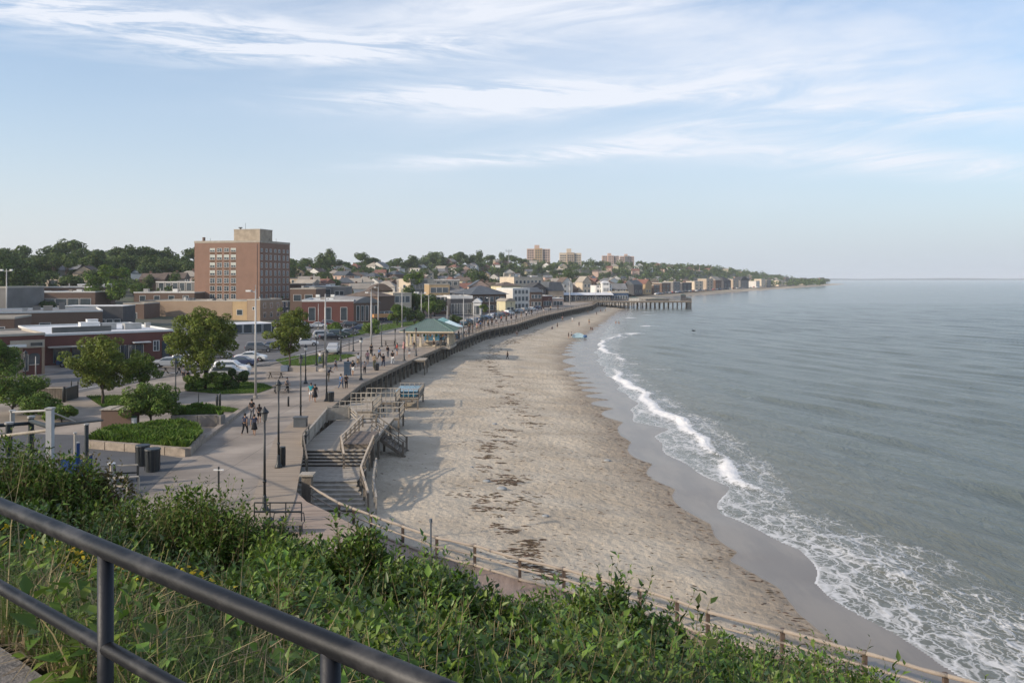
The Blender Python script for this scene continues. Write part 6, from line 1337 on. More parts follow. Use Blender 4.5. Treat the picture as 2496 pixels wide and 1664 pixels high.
def enclosure():
    p = P(112, 978); t = thing('timber_enclosure', 'dark slatted timber bin enclosure beside the road', 'enclosure', p, R(4)); m = MB()
    for i in range(22): m.box(-1.6+i*.15, -1.6+i*.15+.11, -.04, .04, .05, 1.25)
    m.build('slat_front', WOOD_D, t); MB().box(-1.7, 1.75, -.08, .08, 1.252, 1.36).build('top_board', WOOD_G, t); MB().box(-1.65, 1.7, .6, 2.1, 1.1, 1.2).build('lid', M('rusty_lid', (.12, .085, .065), .8, .3, 2), t); MB().box(1.72, 2.0, -.1, 2.2, 0, 1.3).build('side_panel', BLACK, t)
enclosure()
def brick_box():
    p = P(283, 1050); t = thing('brick_box', 'brown brick box with a weathered pale lid in front of the rounded bush', 'brick enclosure', p, R(3))
    MB().box(-1.15, 1.15, 0, 1.6, -.05, 1.65).build('wall', BR['brown'], t); m = MB()
    for i in range(8): m.box(-1.25+i*.31, -1.25+i*.31+.28, -.1, 1.7, 1.652, 1.72+.02*(i % 3))
    m.build('lid', WOOD_G, t)
brick_box()
t = thing('white_drum', 'small white and green drum standing right of the brick box', 'drum', P(325, 1048)); MB().tube([(0, 0, 0), (0, 0, 1.0)], .26, 12).build('body', WHITE, t); MB().tube([(0, 0, 1.002), (0, 0, 1.15)], .27, 12).build('lid', M('green_lid', (.05, .10, .06), .6, .2, 1), t)
# court fences, white post, blue post and panel
def court():
    # big white post close to the bluff
    Y = 24.; t = thing('white_post', 'peeling white square post with dark bands standing at the left, topping the court fence', 'post', (PX(122, Y), Y, 0)); zt = PZ(997, Y); zb = PZ(1260, Y)
    MB().box(-.085, .085, -.085, .085, zb-1.5, zt).build('shaft', M('peeling_white', (.55, .56, .56), .8, .15, 3, col2=(.40, .40, .39)), t)
    m = MB()
    for y in (1090, 1118, 1150, 1180, 1197, 1215): z = PZ(y, Y); m.box(-.092, .092, -.092, .092, z-.02, z+.015)
    m.build('band', BLACK, t); MB().box(-.11, .11, -.11, .11, zt+.001, zt+.05).build('cap', POLE, t)
    rail = M('court_rail_dark', (.035, .045, .05), .6, .3, 2)
    def pole(x, y0, y1, Yd, label, mat, r=.06): t = thing('fence_post', label, 'post', (PX(x, Yd), Yd, 0)); MB().tube([(0, 0, PZ(y1, Yd)), (0, 0, PZ(y0, Yd))], r, 8).build('shaft', mat, t); MB().tube([(0, 0, PZ(y0, Yd)), (0, 0, PZ(y0, Yd)+.06)], r*1.4, 8).build('cap', POLE, t)
    pole(22, 1033, 1160, 26, 'dark post at the left edge of the court fence', rail, .10); pole(30, 1003, 1040, 28, 'short grey post behind the left dark post', POLE, .08); pole(76, 1018, 1110, 27, 'middle dark post of the court fence with a weathered top', rail, .09)
    pole(211, 1035, 1140, 40, 'dark square post joined by a rail to the brick box', rail, .10); pole(183, 1056, 1106, 44, 'thin beige post standing on the dark court', TRIM, .07)
    def bar(a, b, r, nm, lab, mat): (x0, y0, Y0), (x1, y1, Y1) = a, b; A = Vector((PX(x0, Y0), Y0, PZ(y0, Y0))); B = Vector((PX(x1, Y1), Y1, PZ(y1, Y1))); o = MB().tube([(0, 0, 0), tuple(B-A)], r, 8).build(nm, mat, None, loc=A); tag(o, lab, 'rail')
    bar((30, 1004, 28), (117, 1000, 24.1), .035, 'fence_rail', 'pale upper rail from the short grey post to the white post', POLE); bar((128, 1005, 24.1), (183, 1027, 30), .03, 'fence_rail', 'thin sloping rail right of the white post top', POLE)
    bar((-10, 1037, 26), (76, 1031, 27), .06, 'fence_rail', 'dark thick rail at the far left', rail); bar((76, 1026, 27), (128, 1042, 24.3), .075, 'fence_rail', 'dark sloping rail meeting the white post', rail)
    bar((130, 1036, 24.3), (250, 1024, 52), .06, 'fence_rail', 'long dark rail running from the white post toward the brick box', rail); bar((-10, 1064, 26), (120, 1048, 25), .05, 'fence_rail', 'pale lower rail at the far left', WOOD_G)
    bar((-10, 1115, 26), (125, 1118, 24.5), .045, 'fence_rail', 'dark low rail left of the white post', rail); bar((-10, 1070, 26), (75, 1090, 27), .025, 'fence_rail', 'thin slanting wire at the far left', POLE)
    BL = M('blue_paint', (.012, .045, .15), .5, .2, 2); t = thing('blue_post', 'bright blue round post on the dark court', 'post', (PX(211, 46), 45, 0)); MB().tube([(0, 0, 0), (0, 0, PZ(1080, 45))], .14, 12).build('shaft', BL, t); MB().tube([(0, 0, PZ(1080, 45)), (0, 0, PZ(1077, 45))], .12, 12).build('cap', POLE, t)
    t = thing('waste_container', 'low blue waste container left of the blue post', 'container', (PX(148, 46), 46, 0)); MB().box(0, 1.25, 0, 1.1, 0, PZ(1119, 46)).build('body', BL, t); MB().box(-.03, 1.28, -.03, 1.13, PZ(1119, 46)+.001, PZ(1117, 46)+.03).build('rim', WOOD_D, t)
    # low rail with hydrant in front of the bins
    rail_run('low_fence', 'low timber rail on black posts in front of the trash barrels', [(PX(222, 47), 47, 0), (PX(336, 47.5), 47.5, 0)], 'fence', PZ(1135, 47.2), WOOD_G, .1, (.5,), .1, 1.1, post_mat=BLACK)
    t = thing('hydrant', 'cream coloured standpipe with white cap behind the low timber rail', 'standpipe', (PX(272, 46), 46, 0)); MB().tube([(0, 0, 0), (0, 0, .7), (0, 0, .95)], [.2, .19, .14], 10).tube([(-.28, 0, .7), (.28, 0, .7)], .09, 8).build('body', TRIM, t); zc = PZ(1131, 46); MB().tube([(0, 0, .95), (0, 0, zc), ], .09, 8).build('neck', TRIM, t); MB().tube([(0, 0, zc), (0, 0, zc+.07), (0, 0, zc+.12)], [.2, .22, .05], 10).build('cap', WHITE, t)
    rail_run('bench_rail', 'curved pale bench back in front of the low timber rail', [(PX(280, 44.8), 44.8, 0), (PX(310, 44.6), 44.6, .02), (PX(338, 44.9), 44.9, 0)], 'bench', PZ(1162, 44.8), WOOD_G, .3, (.4,), .09, .9)
    t = thing('parking_meter', 'small dark post with a pale tilted plate on the promenade near the bushes', 'post', (PX(533, 45.2), 45.2, 0)); MB().tube([(0, 0, 0), (0, 0, PZ(1137, 45.2))], .055, 8).build('shaft', BLACK, t); z = PZ(1146, 45.2); MB().box(-.28, .28, -.05, .05, z, z+.06).build('plate', WHITE, t)
    # metal frames and bench at the lamp foot
    rail_run('metal_frame', 'dark metal hoop frame beside the nearest lamp foot', [(PX(620, 39.5), 39.5, 0), (PX(735, 39.5), 39.5, 0)], 'frame', .95, BLACK, .05, (.5,), .05, .9)
    t = thing('bench', 'dark metal bench with curved arms below the wide stairs', 'bench', (PX(700, 37.8), 37.8, 0)); MB().box(-.75, .75, -.25, .25, .42, .47).build('seat', WOOD_D, t); MB().tube([(-.75, .28, .45), (-.7, .32, .85), (0, .34, .92), (.7, .32, .85), (.75, .28, .45)], .03, 6).build('backrest', BLACK, t)
    for s in (-.65, .65): MB().box(s-.03, s+.03, -.22, .22, 0, .419).build('leg', BLACK, t)
    t = thing('litter_cart', 'two dark round barrels lying under the metal frame', 'barrels', (PX(668, 38.6), 38.6, 0)); 
    for s in (-.3, .3): MB().tube([(s, -.3, .2), (s, .4, .2)], .2, 12).build('barrel', BLACK, t)
court()
def picnic(x, y, label, s=1.0, rz=0, grp=None):
    t = thing('picnic_table', label, 'picnic table', P(x, y), rz, grp); MB().box(-.9*s, .9*s, -.38*s, .38*s, .70*s, .75*s).build('table_top', WOOD_D, t)
    for q in (-1, 1): MB().box(-.9*s, .9*s, q*.75*s-.13*s, q*.75*s+.13*s, .42*s, .46*s).build('bench_seat', WOOD_D, t)
    for q in (-.65, .65): MB().beam((q*s, -.7*s, 0), (q*s, .25*s, .7*s), .08*s).beam((q*s, .7*s, 0), (q*s, -.25*s, .7*s), .08*s).build('leg', BLACK, t)
picnic(672, 921, 'dark picnic table with long shadow beyond the lawn'); picnic(686, 956, 'dark bench unit on a grey pad at the lawn corner', 1.0, .4); picnic(420, 912, 'dark garden table set by the road left of the full green tree', 1.3); picnic(951, 842, 'dark table group left of the pavilion', 1.2)
t = thing('wooden_crate_bench', 'pale low stone bench blocks on the small lawn left of the pale pole', 'bench', P(740, 905)); MB().box(-1.9, 1.6, 0, .7, 0, .6).build('seat', CONC, t); MB().box(-2.9, -2.0, -.3, .5, .05, .75).build('bin', M('blue_grey_box', (.14, .17, .22), .6, .2, 1), t)
t = thing('rock', 'pale boulder at the foot of the pale flood lamp pole', 'boulder', P(790, 905)); MB().ell((0, 0, .1), .75, .5, .35, 12, 7).build('stone', CONC, t, smooth=True)
t = thing('utility_box', 'tall blue-grey box-like bin where the walkers gather', 'bin', P(847, 914)); MB().box(-.38, .38, -.3, .3, 0, 1.55).box(-.42, .42, -.34, .34, 1.552, 1.65).build('body', M('navy_cabinet', (.04, .07, .11), .6, .2, 1), t)
def rng_stone(x, y, s, lab, z=-2.75):
    p = P(x, y, z); p.z = float(beach_z(np.array([p.x]), np.array([p.y]))[0]); o = MB().ell((0, 0, s*.15), s, s*.7, s*.42, 10, 6).build('stone', M('beach_stone', (.30, .31, .31), .8, .2, 3), None, smooth=True, loc=p); tag(o, lab, 'stone')
rng_stone(1223, 1192, .38, 'pale flat stone alone on the sand, nearest the fence'); rng_stone(1186, 1175, .30, 'darker small stone left of the pale flat stone'); rng_stone(1205, 1033, .28, 'small grey stone beside the weed line'); rng_stone(1329, 1257, .25, 'grey lump on the sand above the fence')
rng_stone(1149, 1140, .16, 'tiny dark stone far left of the pale flat stone'); rng_stone(1480, 1127, .3, 'whitish stone near the wet sand edge', -3.3)
t = thing('marker_post', 'thin grey standing pipe beside the log fence', 'post', (PX(1050, 37.5), 37.5, -2.4)); MB().tube([(0, 0, -.3), (0, 0, PZ(1268, 37.5)+2.4)], .045, 8).build('shaft', M('grey_pipe', (.14, .16, .18), .5, .2, 2), t); z = PZ(1272, 37.5)+2.4; MB().tube([(0, 0, z), (0, 0, z+.16)], .075, 8).build('cap', M('grey_pipe', (.14, .16, .18)), t)
# seaweed and debris
def seaweed():
    rng = np.random.default_rng(31); n1, n2, n3, n4 = 6000, 300, 1000, 350
    def lineX(Y): return D(Y)-12.0-1.5*np.sin(Y/19.)-1.5*np.clip((Y-60)/100, 0, 1)
    Y1 = np.exp(rng.uniform(math.log(36), math.log(230), n1)); q = vnoise(Y1/2.5, Y1*0, 3); X1 = lineX(Y1)+rng.normal(size=n1)*(.4+1.2*vnoise(Y1/6, Y1*0, 6))+4.0*(vnoise(Y1/7.5, Y1*0, 4)-.5)+1.4*(q-.5)
    Y2 = np.exp(rng.uniform(math.log(28), math.log(150), n2)); X2 = D(Y2)+cusp(Y2)-.15-np.abs(rng.normal(size=n2))*.55
    Y3 = np.exp(rng.uniform(math.log(26), math.log(120), n3)); X3 = D(Y3)-rng.uniform(.3, 11, n3)**1.0
    Y4 = np.exp(rng.uniform(math.log(40), math.log(200), n4)); X4 = E(Y4)+rng.uniform(1, 15, n4)
    X = np.concatenate([X1, X2, X3, X4]); Y = np.concatenate([Y1, Y2, Y3, Y4]); s = np.concatenate([rng.uniform(.03, .17, n1), rng.uniform(.04, .14, n2), rng.uniform(.03, .10, n3), rng.uniform(.03, .09, n4)])
    k = fbm(X/1.1, Y/.9, 3, 44) > np.where(np.arange(len(X)) < n1, .47, .30); X, Y, s = X[k], Y[k], s[k]; n = len(X); Z = beach_z(X, Y)
    a = rng.uniform(-.5, .5, n); el = rng.uniform(1.2, 3.6, n); ang = np.linspace(0, 2*math.pi, 6)[:-1]
    rr = rng.uniform(.6, 1.2, (n, 5)); px = np.cos(ang)[None]*rr*s[:, None]*el[:, None]; py = np.sin(ang)[None]*rr*s[:, None]*.6
    bx = px*np.cos(a)[:, None]-py*np.sin(a)[:, None]; by = px*np.sin(a)[:, None]+py*np.cos(a)[:, None]
    ring = np.stack([X[:, None]+bx, Y[:, None]+by, np.repeat(Z[:, None], 5, 1)-.01], -1); top = np.stack([X, Y, Z+s*.30+.01], -1)[:, None]
    V = np.concatenate([ring, top], 1).reshape(-1, 3); o = (np.arange(n)*6)[:, None]; Fq = np.concatenate([o+[i, (i+1) % 5, 5] for i in range(5)])
    kind(npmesh('seaweed', V, Fq, M('seaweed', (.10, .07, .042), .95, .4, 3, island=.5)), 'stuff', 'dark seaweed and debris scattered along the drift line', 'seaweed')
seaweed()
# ------------------------------------------------------------------ PEOPLE
SKIN = M('skin', (.36, .22, .15), .7, .12, 4, spec=.3)
def skin_obj(name, V, Eg, Rad, root, mat, parent=None, sub=1):
    me = bpy.data.meshes.new(name); me.from_pydata(V, Eg, []); o = bpy.data.objects.new(name, me); COL.objects.link(o)
    md = o.modifiers.new('s', 'SKIN'); md.use_smooth_shade = True
    for i, r in enumerate(Rad): me.skin_vertices[0].data[i].radius = (r, r) if not isinstance(r, tuple) else r
    me.skin_vertices[0].data[root].use_root = True
    if sub: m2 = o.modifiers.new('b', 'SUBSURF'); m2.levels = sub; m2.render_levels = sub
    dg = bpy.context.evaluated_depsgraph_get(); dg.update(); ev = o.evaluated_get(dg); nm = bpy.data.meshes.new_from_object(ev)
    o.modifiers.clear(); o.data = nm; bpy.data.meshes.remove(me); nm.materials.clear(); nm.materials.append(mat); o.parent = parent
    return o
def joints(pose):
    """front = -y; heights of a 1.72 m adult"""
    J = dict(pel=(0, 0, .93), wai=(0, 0, 1.08), che=(0, -.01, 1.28), nec=(0, 0, 1.46), hea=(0, -.02, 1.57), top=(0, -.01, 1.68),
             ls=(-.17, 0, 1.40), rs=(.17, 0, 1.40), le=(-.25, .02, 1.13), re=(.25, .02, 1.13), lw=(-.27, -.06, .89), rw=(.27, -.06, .89),
             lh=(-.09, 0, .88), rh=(.09, 0, .88), lk=(-.10, -.02, .49), rk=(.10, -.02, .49), la=(-.10, .03, .09), ra=(.10, .03, .09), lt=(-.11, -.13, .035), rt=(.11, -.13, .035))
    if pose == 'walk': J.update(lk=(-.10, -.20, .50), la=(-.10, -.24, .10), lt=(-.10, -.39, .06), rk=(.10, .08, .50), ra=(.10, .34, .16), rt=(.10, .24, .04), le=(-.24, .14, 1.16), lw=(-.25, .17, .92), re=(.24, -.10, 1.15), rw=(.22, -.27, .98))
    if pose == 'walk2': J.update(lk=(-.10, .06, .50), la=(-.10, .26, .13), lt=(-.10, .14, .03), rk=(.10, -.15, .50), ra=(.10, -.16, .09), rt=(.10, -.32, .04), le=(-.26, -.06, 1.15), lw=(-.24, -.20, .93), re=(.25, .1, 1.15), rw=(.26, .12, .90))
    if pose == 'lean': J.update(che=(0, -.10, 1.26), nec=(0, -.20, 1.42), hea=(0, -.26, 1.52), top=(0, -.28, 1.63), ls=(-.17, -.16, 1.36), rs=(.17, -.16, 1.36), le=(-.22, -.32, 1.14), re=(.22, -.32, 1.14), lw=(-.10, -.50, 1.08), rw=(.10, -.50, 1.10))
    if pose == 'phone': J.update(re=(.24, -.06, 1.14), rw=(.10, -.26, 1.28), hea=(0, -.05, 1.565), top=(0, -.05, 1.675))
    if pose == 'bag': J.update(le=(-.24, -.02, 1.15), lw=(-.16, -.24, 1.06), re=(.26, .03, 1.13), rw=(.30, -.02, .88))
    if pose == 'sit':
        d = .60
        for k in ('pel', 'wai', 'che', 'nec', 'hea', 'top', 'ls', 'rs', 'le', 're', 'lw', 'rw', 'lh', 'rh'): x, y, z = J[k]; J[k] = (x, y, z-d-.2)
        J.update(lk=(-.14, -.36, .42), rk=(.14, -.34, .40), la=(-.12, -.62, .06), ra=(.13, -.60, .06), lt=(-.12, -.76, .04), rt=(.13, -.74, .04), lw=(-.12, -.34, .40), rw=(.12, -.33, .38), le=(-.22, -.12, .38), re=(.22, -.12, .38))
    return J
RD = dict(pel=.125, wai=.115, che=(.145, .115), nec=.055, hea=.088, top=.075, ls=.062, rs=.062, le=.042, re=.042, lw=.028, rw=.028, lh=.095, rh=.095, lk=.060, rk=.060, la=.040, ra=.040, lt=.030, rt=.030)
def person_template(pose, top='tee', bottom='shorts'):
    J = joints(pose); keys = list(J); V = [J[k] for k in keys]; ix = {k: i for i, k in enumerate(keys)}; Rr = [RD[k] for k in keys]
    Eg = [('pel', 'wai'), ('wai', 'che'), ('che', 'nec'), ('nec', 'hea'), ('hea', 'top'), ('che', 'ls'), ('che', 'rs'), ('ls', 'le'), ('rs', 're'), ('le', 'lw'), ('re', 'rw'), ('pel', 'lh'), ('pel', 'rh'), ('lh', 'lk'), ('rh', 'rk'), ('lk', 'la'), ('rk', 'ra'), ('la', 'lt'), ('ra', 'rt')]
    Eg = [(ix[a], ix[b]) for a, b in Eg]
    for s in ('l', 'r'):       # palm, four fingers and a thumb
        w_ = Vector(J[s+'w']); d = (w_-Vector(J[s+'e'])).normalized(); sd = Vector((1 if s == 'l' else -1, 0, 0)); u = d.cross(sd).normalized(); pi = len(V); V.append(tuple(w_+d*.07)); Rr.append((.034, .020)); Eg.append((ix[s+'w'], pi))
        for k in range(4): a = w_+d*.085+u*(k-1.5)*.021; b = a+d*(.055+.012*(1-abs(k-1.3)))+sd*.02; V.append(tuple(b)); Rr.append(.009); Eg.append((pi, len(V)-1))
        a = w_+d*.05-u*.055+sd*.01; V.append(tuple(a)); Rr.append(.010); Eg.append((pi, len(V)-1))
    t = thing('person', 'x', 'person'); b = skin_obj('body', V, Eg, Rr, ix['pel'], SKIN, t)
    # garments follow the same joints, slightly larger
    def garment(nm, ks, eg, add, root, mat, cut=None):
        VV = [J[k] if k in J else cut[k] for k in ks]; im = {k: i for i, k in enumerate(ks)}
        RR = []
        for k in ks: r = RD.get(k, RD.get({'lu': 'le', 'ru': 're', 'lm': 'lk', 'rm': 'rk'}.get(k, 'le'), .05)); RR.append(tuple(q+add for q in r) if isinstance(r, tuple) else r+add)
        return skin_obj(nm, VV, [(im[a], im[b_]) for a, b_ in eg], RR, im[root], mat, t)
    mid = lambda a, b_, f: tuple(Vector(J[a]).lerp(Vector(J[b_]), f)); cut = dict(lu=mid('ls', 'le', .6), ru=mid('rs', 're', .6), lm=mid('lh', 'lk', .85), rm=mid('rh', 'rk', .85), nk=mid('che', 'nec', .55))
    SH = M('cloth_navy', (.03, .035, .06), .9, .15, 5); RD['nk'] = .075
    garment('shirt', ['wai', 'che', 'nk', 'ls', 'rs', 'lu', 'ru', 'pel'], [('pel', 'wai'), ('wai', 'che'), ('che', 'nk'), ('che', 'ls'), ('che', 'rs'), ('ls', 'lu'), ('rs', 'ru')], .018, 'che', SH, cut)
    if bottom == 'skirt':
        x, y, z = J['pel']; m = MB(); m.tube([(x, y, z+.14), (x, y, z), (x, y-.01, z-.22), (x, y-.02, z-.42)], [.14, .165, .21, .26], 12); o = m.build('skirt', SH, t, smooth=True)
    elif bottom == 'shorts': o = garment('shorts', ['pel', 'lh', 'rh', 'lm', 'rm'], [('pel', 'lh'), ('pel', 'rh'), ('lh', 'lm'), ('rh', 'rm')], .02, 'pel', SH, cut)
    else: o = garment('trousers', ['pel', 'lh', 'rh', 'lk', 'rk', 'la', 'ra'], [('pel', 'lh'), ('pel', 'rh'), ('lh', 'lk'), ('rh', 'rk'), ('lk', 'la'), ('rk', 'ra')], .018, 'pel', SH, cut)
    h = Vector(J['hea']); tp = Vector(J['top']); c = h.lerp(tp, .55); m = MB().ell((c.x, c.y+.022, c.z+.012), .098, .105, .115, 12, 8)
    if bottom in ('skirt', 'shorts') and pose in ('walk', 'stand', 'bag'): m.ell((c.x, c.y+.07, c.z-.12), .075, .05, .16, 8, 6)
    m.build('hair', M('dark_hair', (.02, .016, .013), .6, .3, 8), t, smooth=True)
    MB().ell((h.x, h.y-.093, h.z+.0), .012, .022, .018, 6, 4).build('nose', SKIN, t, smooth=True); MB().ell((h.x-.032, h.y-.083, h.z+.035), .010, .008, .007, 6, 4).ell((h.x+.032, h.y-.083, h.z+.035), .010, .008, .007, 6, 4).build('eyes', BLACK, t); MB().ell((h.x, h.y-.085, h.z-.035), .022, .008, .006, 6, 4).build('mouth', M('lips', (.25, .10, .08), .6, .1), t)
    return t
CL = {'navy': (.025, .03, .055), 'black': (.015, .015, .018), 'white': (.62, .62, .60), 'teal': (.03, .27, .30), 'blue': (.06, .13, .26), 'grey': (.16, .16, .17), 'red': (.30, .05, .04), 'tan': (.30, .22, .14), 'olive': (.09, .09, .05), 'denim': (.07, .11, .18), 'pink': (.42, .22, .22)}
def cm(n): return M('cloth_'+n, CL[n], .9, .15, 5)
TPL = {}
def person(x, y, hpx, pose, bottom, c1, c2, rz, label, z=0.0, hair=None, group=None, extra=None):
    key = (pose, bottom); p = P(x, y, z); s = max(.90, min(1.16, hpx*p.y/F/1.72))
    if z < -1: p.z = float(beach_z(np.array([p.x]), np.array([p.y]))[0])
    if key not in TPL: TPL[key] = t = person_template(pose, 'tee', bottom); t.location = p; t.rotation_euler = (0, 0, rz); t.scale = (s,)*3; t['label'] = label
    else: t = dup(TPL[key], p, rz, label, s)
    if group: t['group'] = group
    elif 'group' in t: del t['group']
    for c in list(t.children):
        n = c.name.split('.')[0]
        if n == 'shirt': setmat(c, 0, cm(c1))
        if n in ('skirt', 'shorts', 'trousers'): setmat(c, 0, cm(c2))
        if n == 'hair': setmat(c, 0, hair or M('dark_hair', (.02, .016, .013)))
    return t
BR_H = M('brown_hair', (.09, .05, .03), .6, .3, 8)
person(597, 1060, 53, 'walk', 'trousers', 'navy', 'black', 3.0, 'person in navy top and dark leggings walking away, left of the near pair')
pp = person(620, 1061, 52, 'walk2', 'skirt', 'navy', 'black', 3.2, 'person in navy with a wide dark skirt, right of the near pair')
person(632, 1030, 45, 'bag', 'shorts', 'black', 'black', 3.3, 'person in black right behind the wide skirted walker')
person(614, 1022, 50, 'stand', 'trousers', 'black', 'grey', 3.0, 'person under a dark sun hat at the foot of the tall grey pole')
person(758, 977, 44, 'walk', 'shorts', 'teal', 'white', .2, 'person in a turquoise top walking beside a friend in the middle of the promenade')
person(768, 980, 44, 'walk2', 'skirt', 'black', 'black', 3.1, 'person in black with long dark hair beside the turquoise top')
person(801, 930, 36, 'lean', 'trousers', 'navy', 'tan', 1.6, 'person bending forward with a dark backpack by the pale pole')
person(831, 948, 37, 'walk', 'trousers', 'blue', 'denim', 2.6, 'person in light blue clothes at the promenade edge')
person(844, 948, 36, 'phone', 'trousers', 'black', 'black', .4, 'person all in black standing at the promenade edge')
person(860, 916, 38, 'walk2', 'shorts', 'black', 'white', 3.0, 'person in dark top and white shorts walking away')
person(873, 894, 34, 'stand', 'skirt', 'white', 'tan', 0, 'person in a pale dress on the mid promenade')
person(889, 911, 31, 'phone', 'trousers', 'grey', 'black', 0, 'person in dark grey leaning near the fenced platform')
person(896, 888, 34, 'walk', 'shorts', 'pink', 'grey', .3, 'person in a pinkish top left of the tall poles')
person(913, 899, 36, 'bag', 'trousers', 'tan', 'olive', .2, 'person in tan top right of the tall poles')
person(934, 895, 33, 'walk2', 'trousers', 'black', 'navy', .5, 'person in black carrying a bag on the mid promenade')
person(957, 889, 38, 'walk', 'trousers', 'black', 'white', 3.1, 'tall person with black jacket and pale trousers')
person(848, 902, 30, 'stand', 'trousers', 'black', 'black', 1.4, 'person in black beside the blue-grey bin')
person(997, 872, 24, 'phone', 'shorts', 'grey', 'white', .2, 'person in front of the pavilion steps')
person(1009, 853, 22, 'stand', 'trousers', 'black', 'grey', 1, 'person standing at the pavilion left column')
person(1057, 840, 24, 'sit', 'trousers', 'black', 'black', .2, 'person sitting inside the pavilion', z=.5)
person(448, 925, 26, 'stand', 'trousers', 'grey', 'black', .2, 'person in dark clothes by the garden table near the road')
person(458, 935, 27, 'walk', 'shorts', 'black', 'navy', 1.2, 'person walking in front of the garden table')
person(240, 900, 24, 'stand', 'trousers', 'white', 'denim', 0, 'person in white top outside the dark shop front')
for i, (x, y, ps, bt, c1, c2, lab) in enumerate([(780, 885, 'walk', 'trousers', 'white', 'denim', 'person in white near the lens-shaped lawn tip'), (818, 903, 'walk2', 'shorts', 'grey', 'navy', 'person in grey shirt left of the black-clad figure by the bin'), (925, 877, 'walk', 'trousers', 'blue', 'black', 'person in blue behind the mid promenade walkers'), (945, 872, 'phone', 'trousers', 'black', 'grey', 'person in black standing behind the tall pale-trousered walker'),
        (968, 866, 'bag', 'shorts', 'red', 'denim', 'person in red top left of the pavilion'), (905, 868, 'walk2', 'trousers', 'black', 'black', 'person in black beside the paired tall poles'), (700, 955, 'walk', 'trousers', 'grey', 'black', 'lone person in grey on the plaza near the short post'), (1075, 838, 'stand', 'shorts', 'white', 'blue', 'person in white beside the pavilion balustrade'),
        (1086, 833, 'walk', 'trousers', 'navy', 'grey', 'person in navy right of the pavilion'), (985, 858, 'stand', 'skirt', 'pink', 'pink', 'person in a pink dress near the pavilion floor'), (1100, 829, 'walk2', 'trousers', 'olive', 'tan', 'person in olive jacket under the pale blue canopy')]): person(x, y, 30, ps, bt, c1, c2, i*1.3, lab)
k = 0
for (x, y, ps, bt, c1, c2) in [(1118, 826, 'stand', 'trousers', 'black', 'black'), (1131, 820, 'walk', 'shorts', 'white', 'black'), (1143, 822, 'phone', 'trousers', 'black', 'grey'), (1152, 812, 'bag', 'trousers', 'navy', 'black'), (1163, 806, 'walk2', 'skirt', 'pink', 'tan'), (1171, 803, 'stand', 'trousers', 'blue', 'black'), (1180, 799, 'walk', 'shorts', 'black', 'grey'), (1190, 797, 'phone', 'trousers', 'tan', 'black'),
        (1199, 794, 'bag', 'trousers', 'black', 'black'), (1210, 790, 'walk2', 'shorts', 'white', 'navy'), (1222, 787, 'walk', 'trousers', 'red', 'black'), (1234, 784, 'stand', 'trousers', 'black', 'black'), (1246, 781, 'walk', 'skirt', 'navy', 'black'), (1258, 779, 'bag', 'trousers', 'grey', 'black'), (1271, 775, 'walk2', 'trousers', 'black', 'tan'), (1283, 772, 'stand', 'trousers', 'white', 'black'), (1296, 769, 'walk', 'trousers', 'black', 'black'), (1310, 765, 'phone', 'trousers', 'blue', 'grey'),
        (1325, 761, 'walk', 'shorts', 'black', 'white'), (1342, 758, 'stand', 'trousers', 'tan', 'black'), (1360, 755, 'bag', 'trousers', 'black', 'black'), (1145, 806, 'walk', 'trousers', 'olive', 'black'), (1168, 792, 'stand', 'skirt', 'white', 'black'), (1205, 781, 'walk', 'trousers', 'navy', 'black')]:
    k += 1; person(x, y, 22, ps, bt, c1, c2, rnd.uniform(0, 6.2), 'distant person in %s on the far boardwalk, %s one from the pavilion' % (c1, ordn(k)), group='people on the far boardwalk')
for (x, y, h, ps, bt, c1, c2, lab) in [(1237, 879, 15, 'walk', 'trousers', 'black', 'black', 'lone person in dark clothes in the middle of the empty sand'), (1260, 824, 15, 'stand', 'shorts', 'grey', 'black', 'person standing on the sand below the boardwalk bend'), (1285, 807, 9, 'sit', 'shorts', 'black', 'black', 'person sitting on the sand near the driftwood board'),
        (1334, 787, 9, 'stand', 'shorts', 'black', 'black', 'small dark figure close to the boardwalk piles'), (1346, 804, 8, 'sit', 'shorts', 'navy', 'black', 'person crouching on the sand beside a dark standing figure'), (1358.5, 801, 13, 'stand', 'skirt', 'black', 'black', 'dark figure in a skirt next to the crouching person'),
        (1371, 786, 14, 'walk', 'shorts', 'pink', 'tan', 'bather walking on the upper sand'), (1386, 821, 13, 'stand', 'shorts', 'black', 'black', 'left one of the pair by the blue beach tent'), (1393, 820, 14, 'walk2', 'shorts', 'white', 'black', 'right one of the pair by the blue beach tent'),
        (1411.5, 795, 13, 'walk', 'shorts', 'black', 'navy', 'person striding across the middle sand'), (1433, 767, 12, 'walk', 'shorts', 'black', 'tan', 'person on the sand under the pier end of the boardwalk'), (1436, 788, 17, 'stand', 'shorts', 'tan', 'grey', 'tall figure carrying something near the water'),
        (1454, 770, 9, 'walk2', 'shorts', 'black', 'black', 'small walker near the water close to the pier'), (1464, 762, 9, 'walk', 'shorts', 'pink', 'black', 'small figure in pink near the pier'), (1440, 798, 8, 'sit', 'shorts', 'black', 'black', 'left one of two people sitting by the wet sand'), (1444, 799, 8, 'sit', 'shorts', 'navy', 'black', 'right one of two people sitting by the wet sand'),
        (1395, 756+30, 12, 'stand', 'shorts', 'white', 'white', 'thin pale figure on the upper sand'), (1476, 758, 6, 'sit', 'shorts', 'tan', 'tan', 'tiny sitting figure furthest along the sand')]:
    person(x, y, h, ps, bt, c1, c2, rnd.uniform(0, 6.2), lab, z=-2.9)
for i, (x, y, lab) in enumerate([(1501, 787, 'left one of two bathers in the shallow water'), (1508, 787, 'right one of two bathers in the shallow water')]):
    person(x, y, 8, 'sit', 'shorts', 'tan', 'red', i*2., lab, z=-3.55, hair=BR_H)
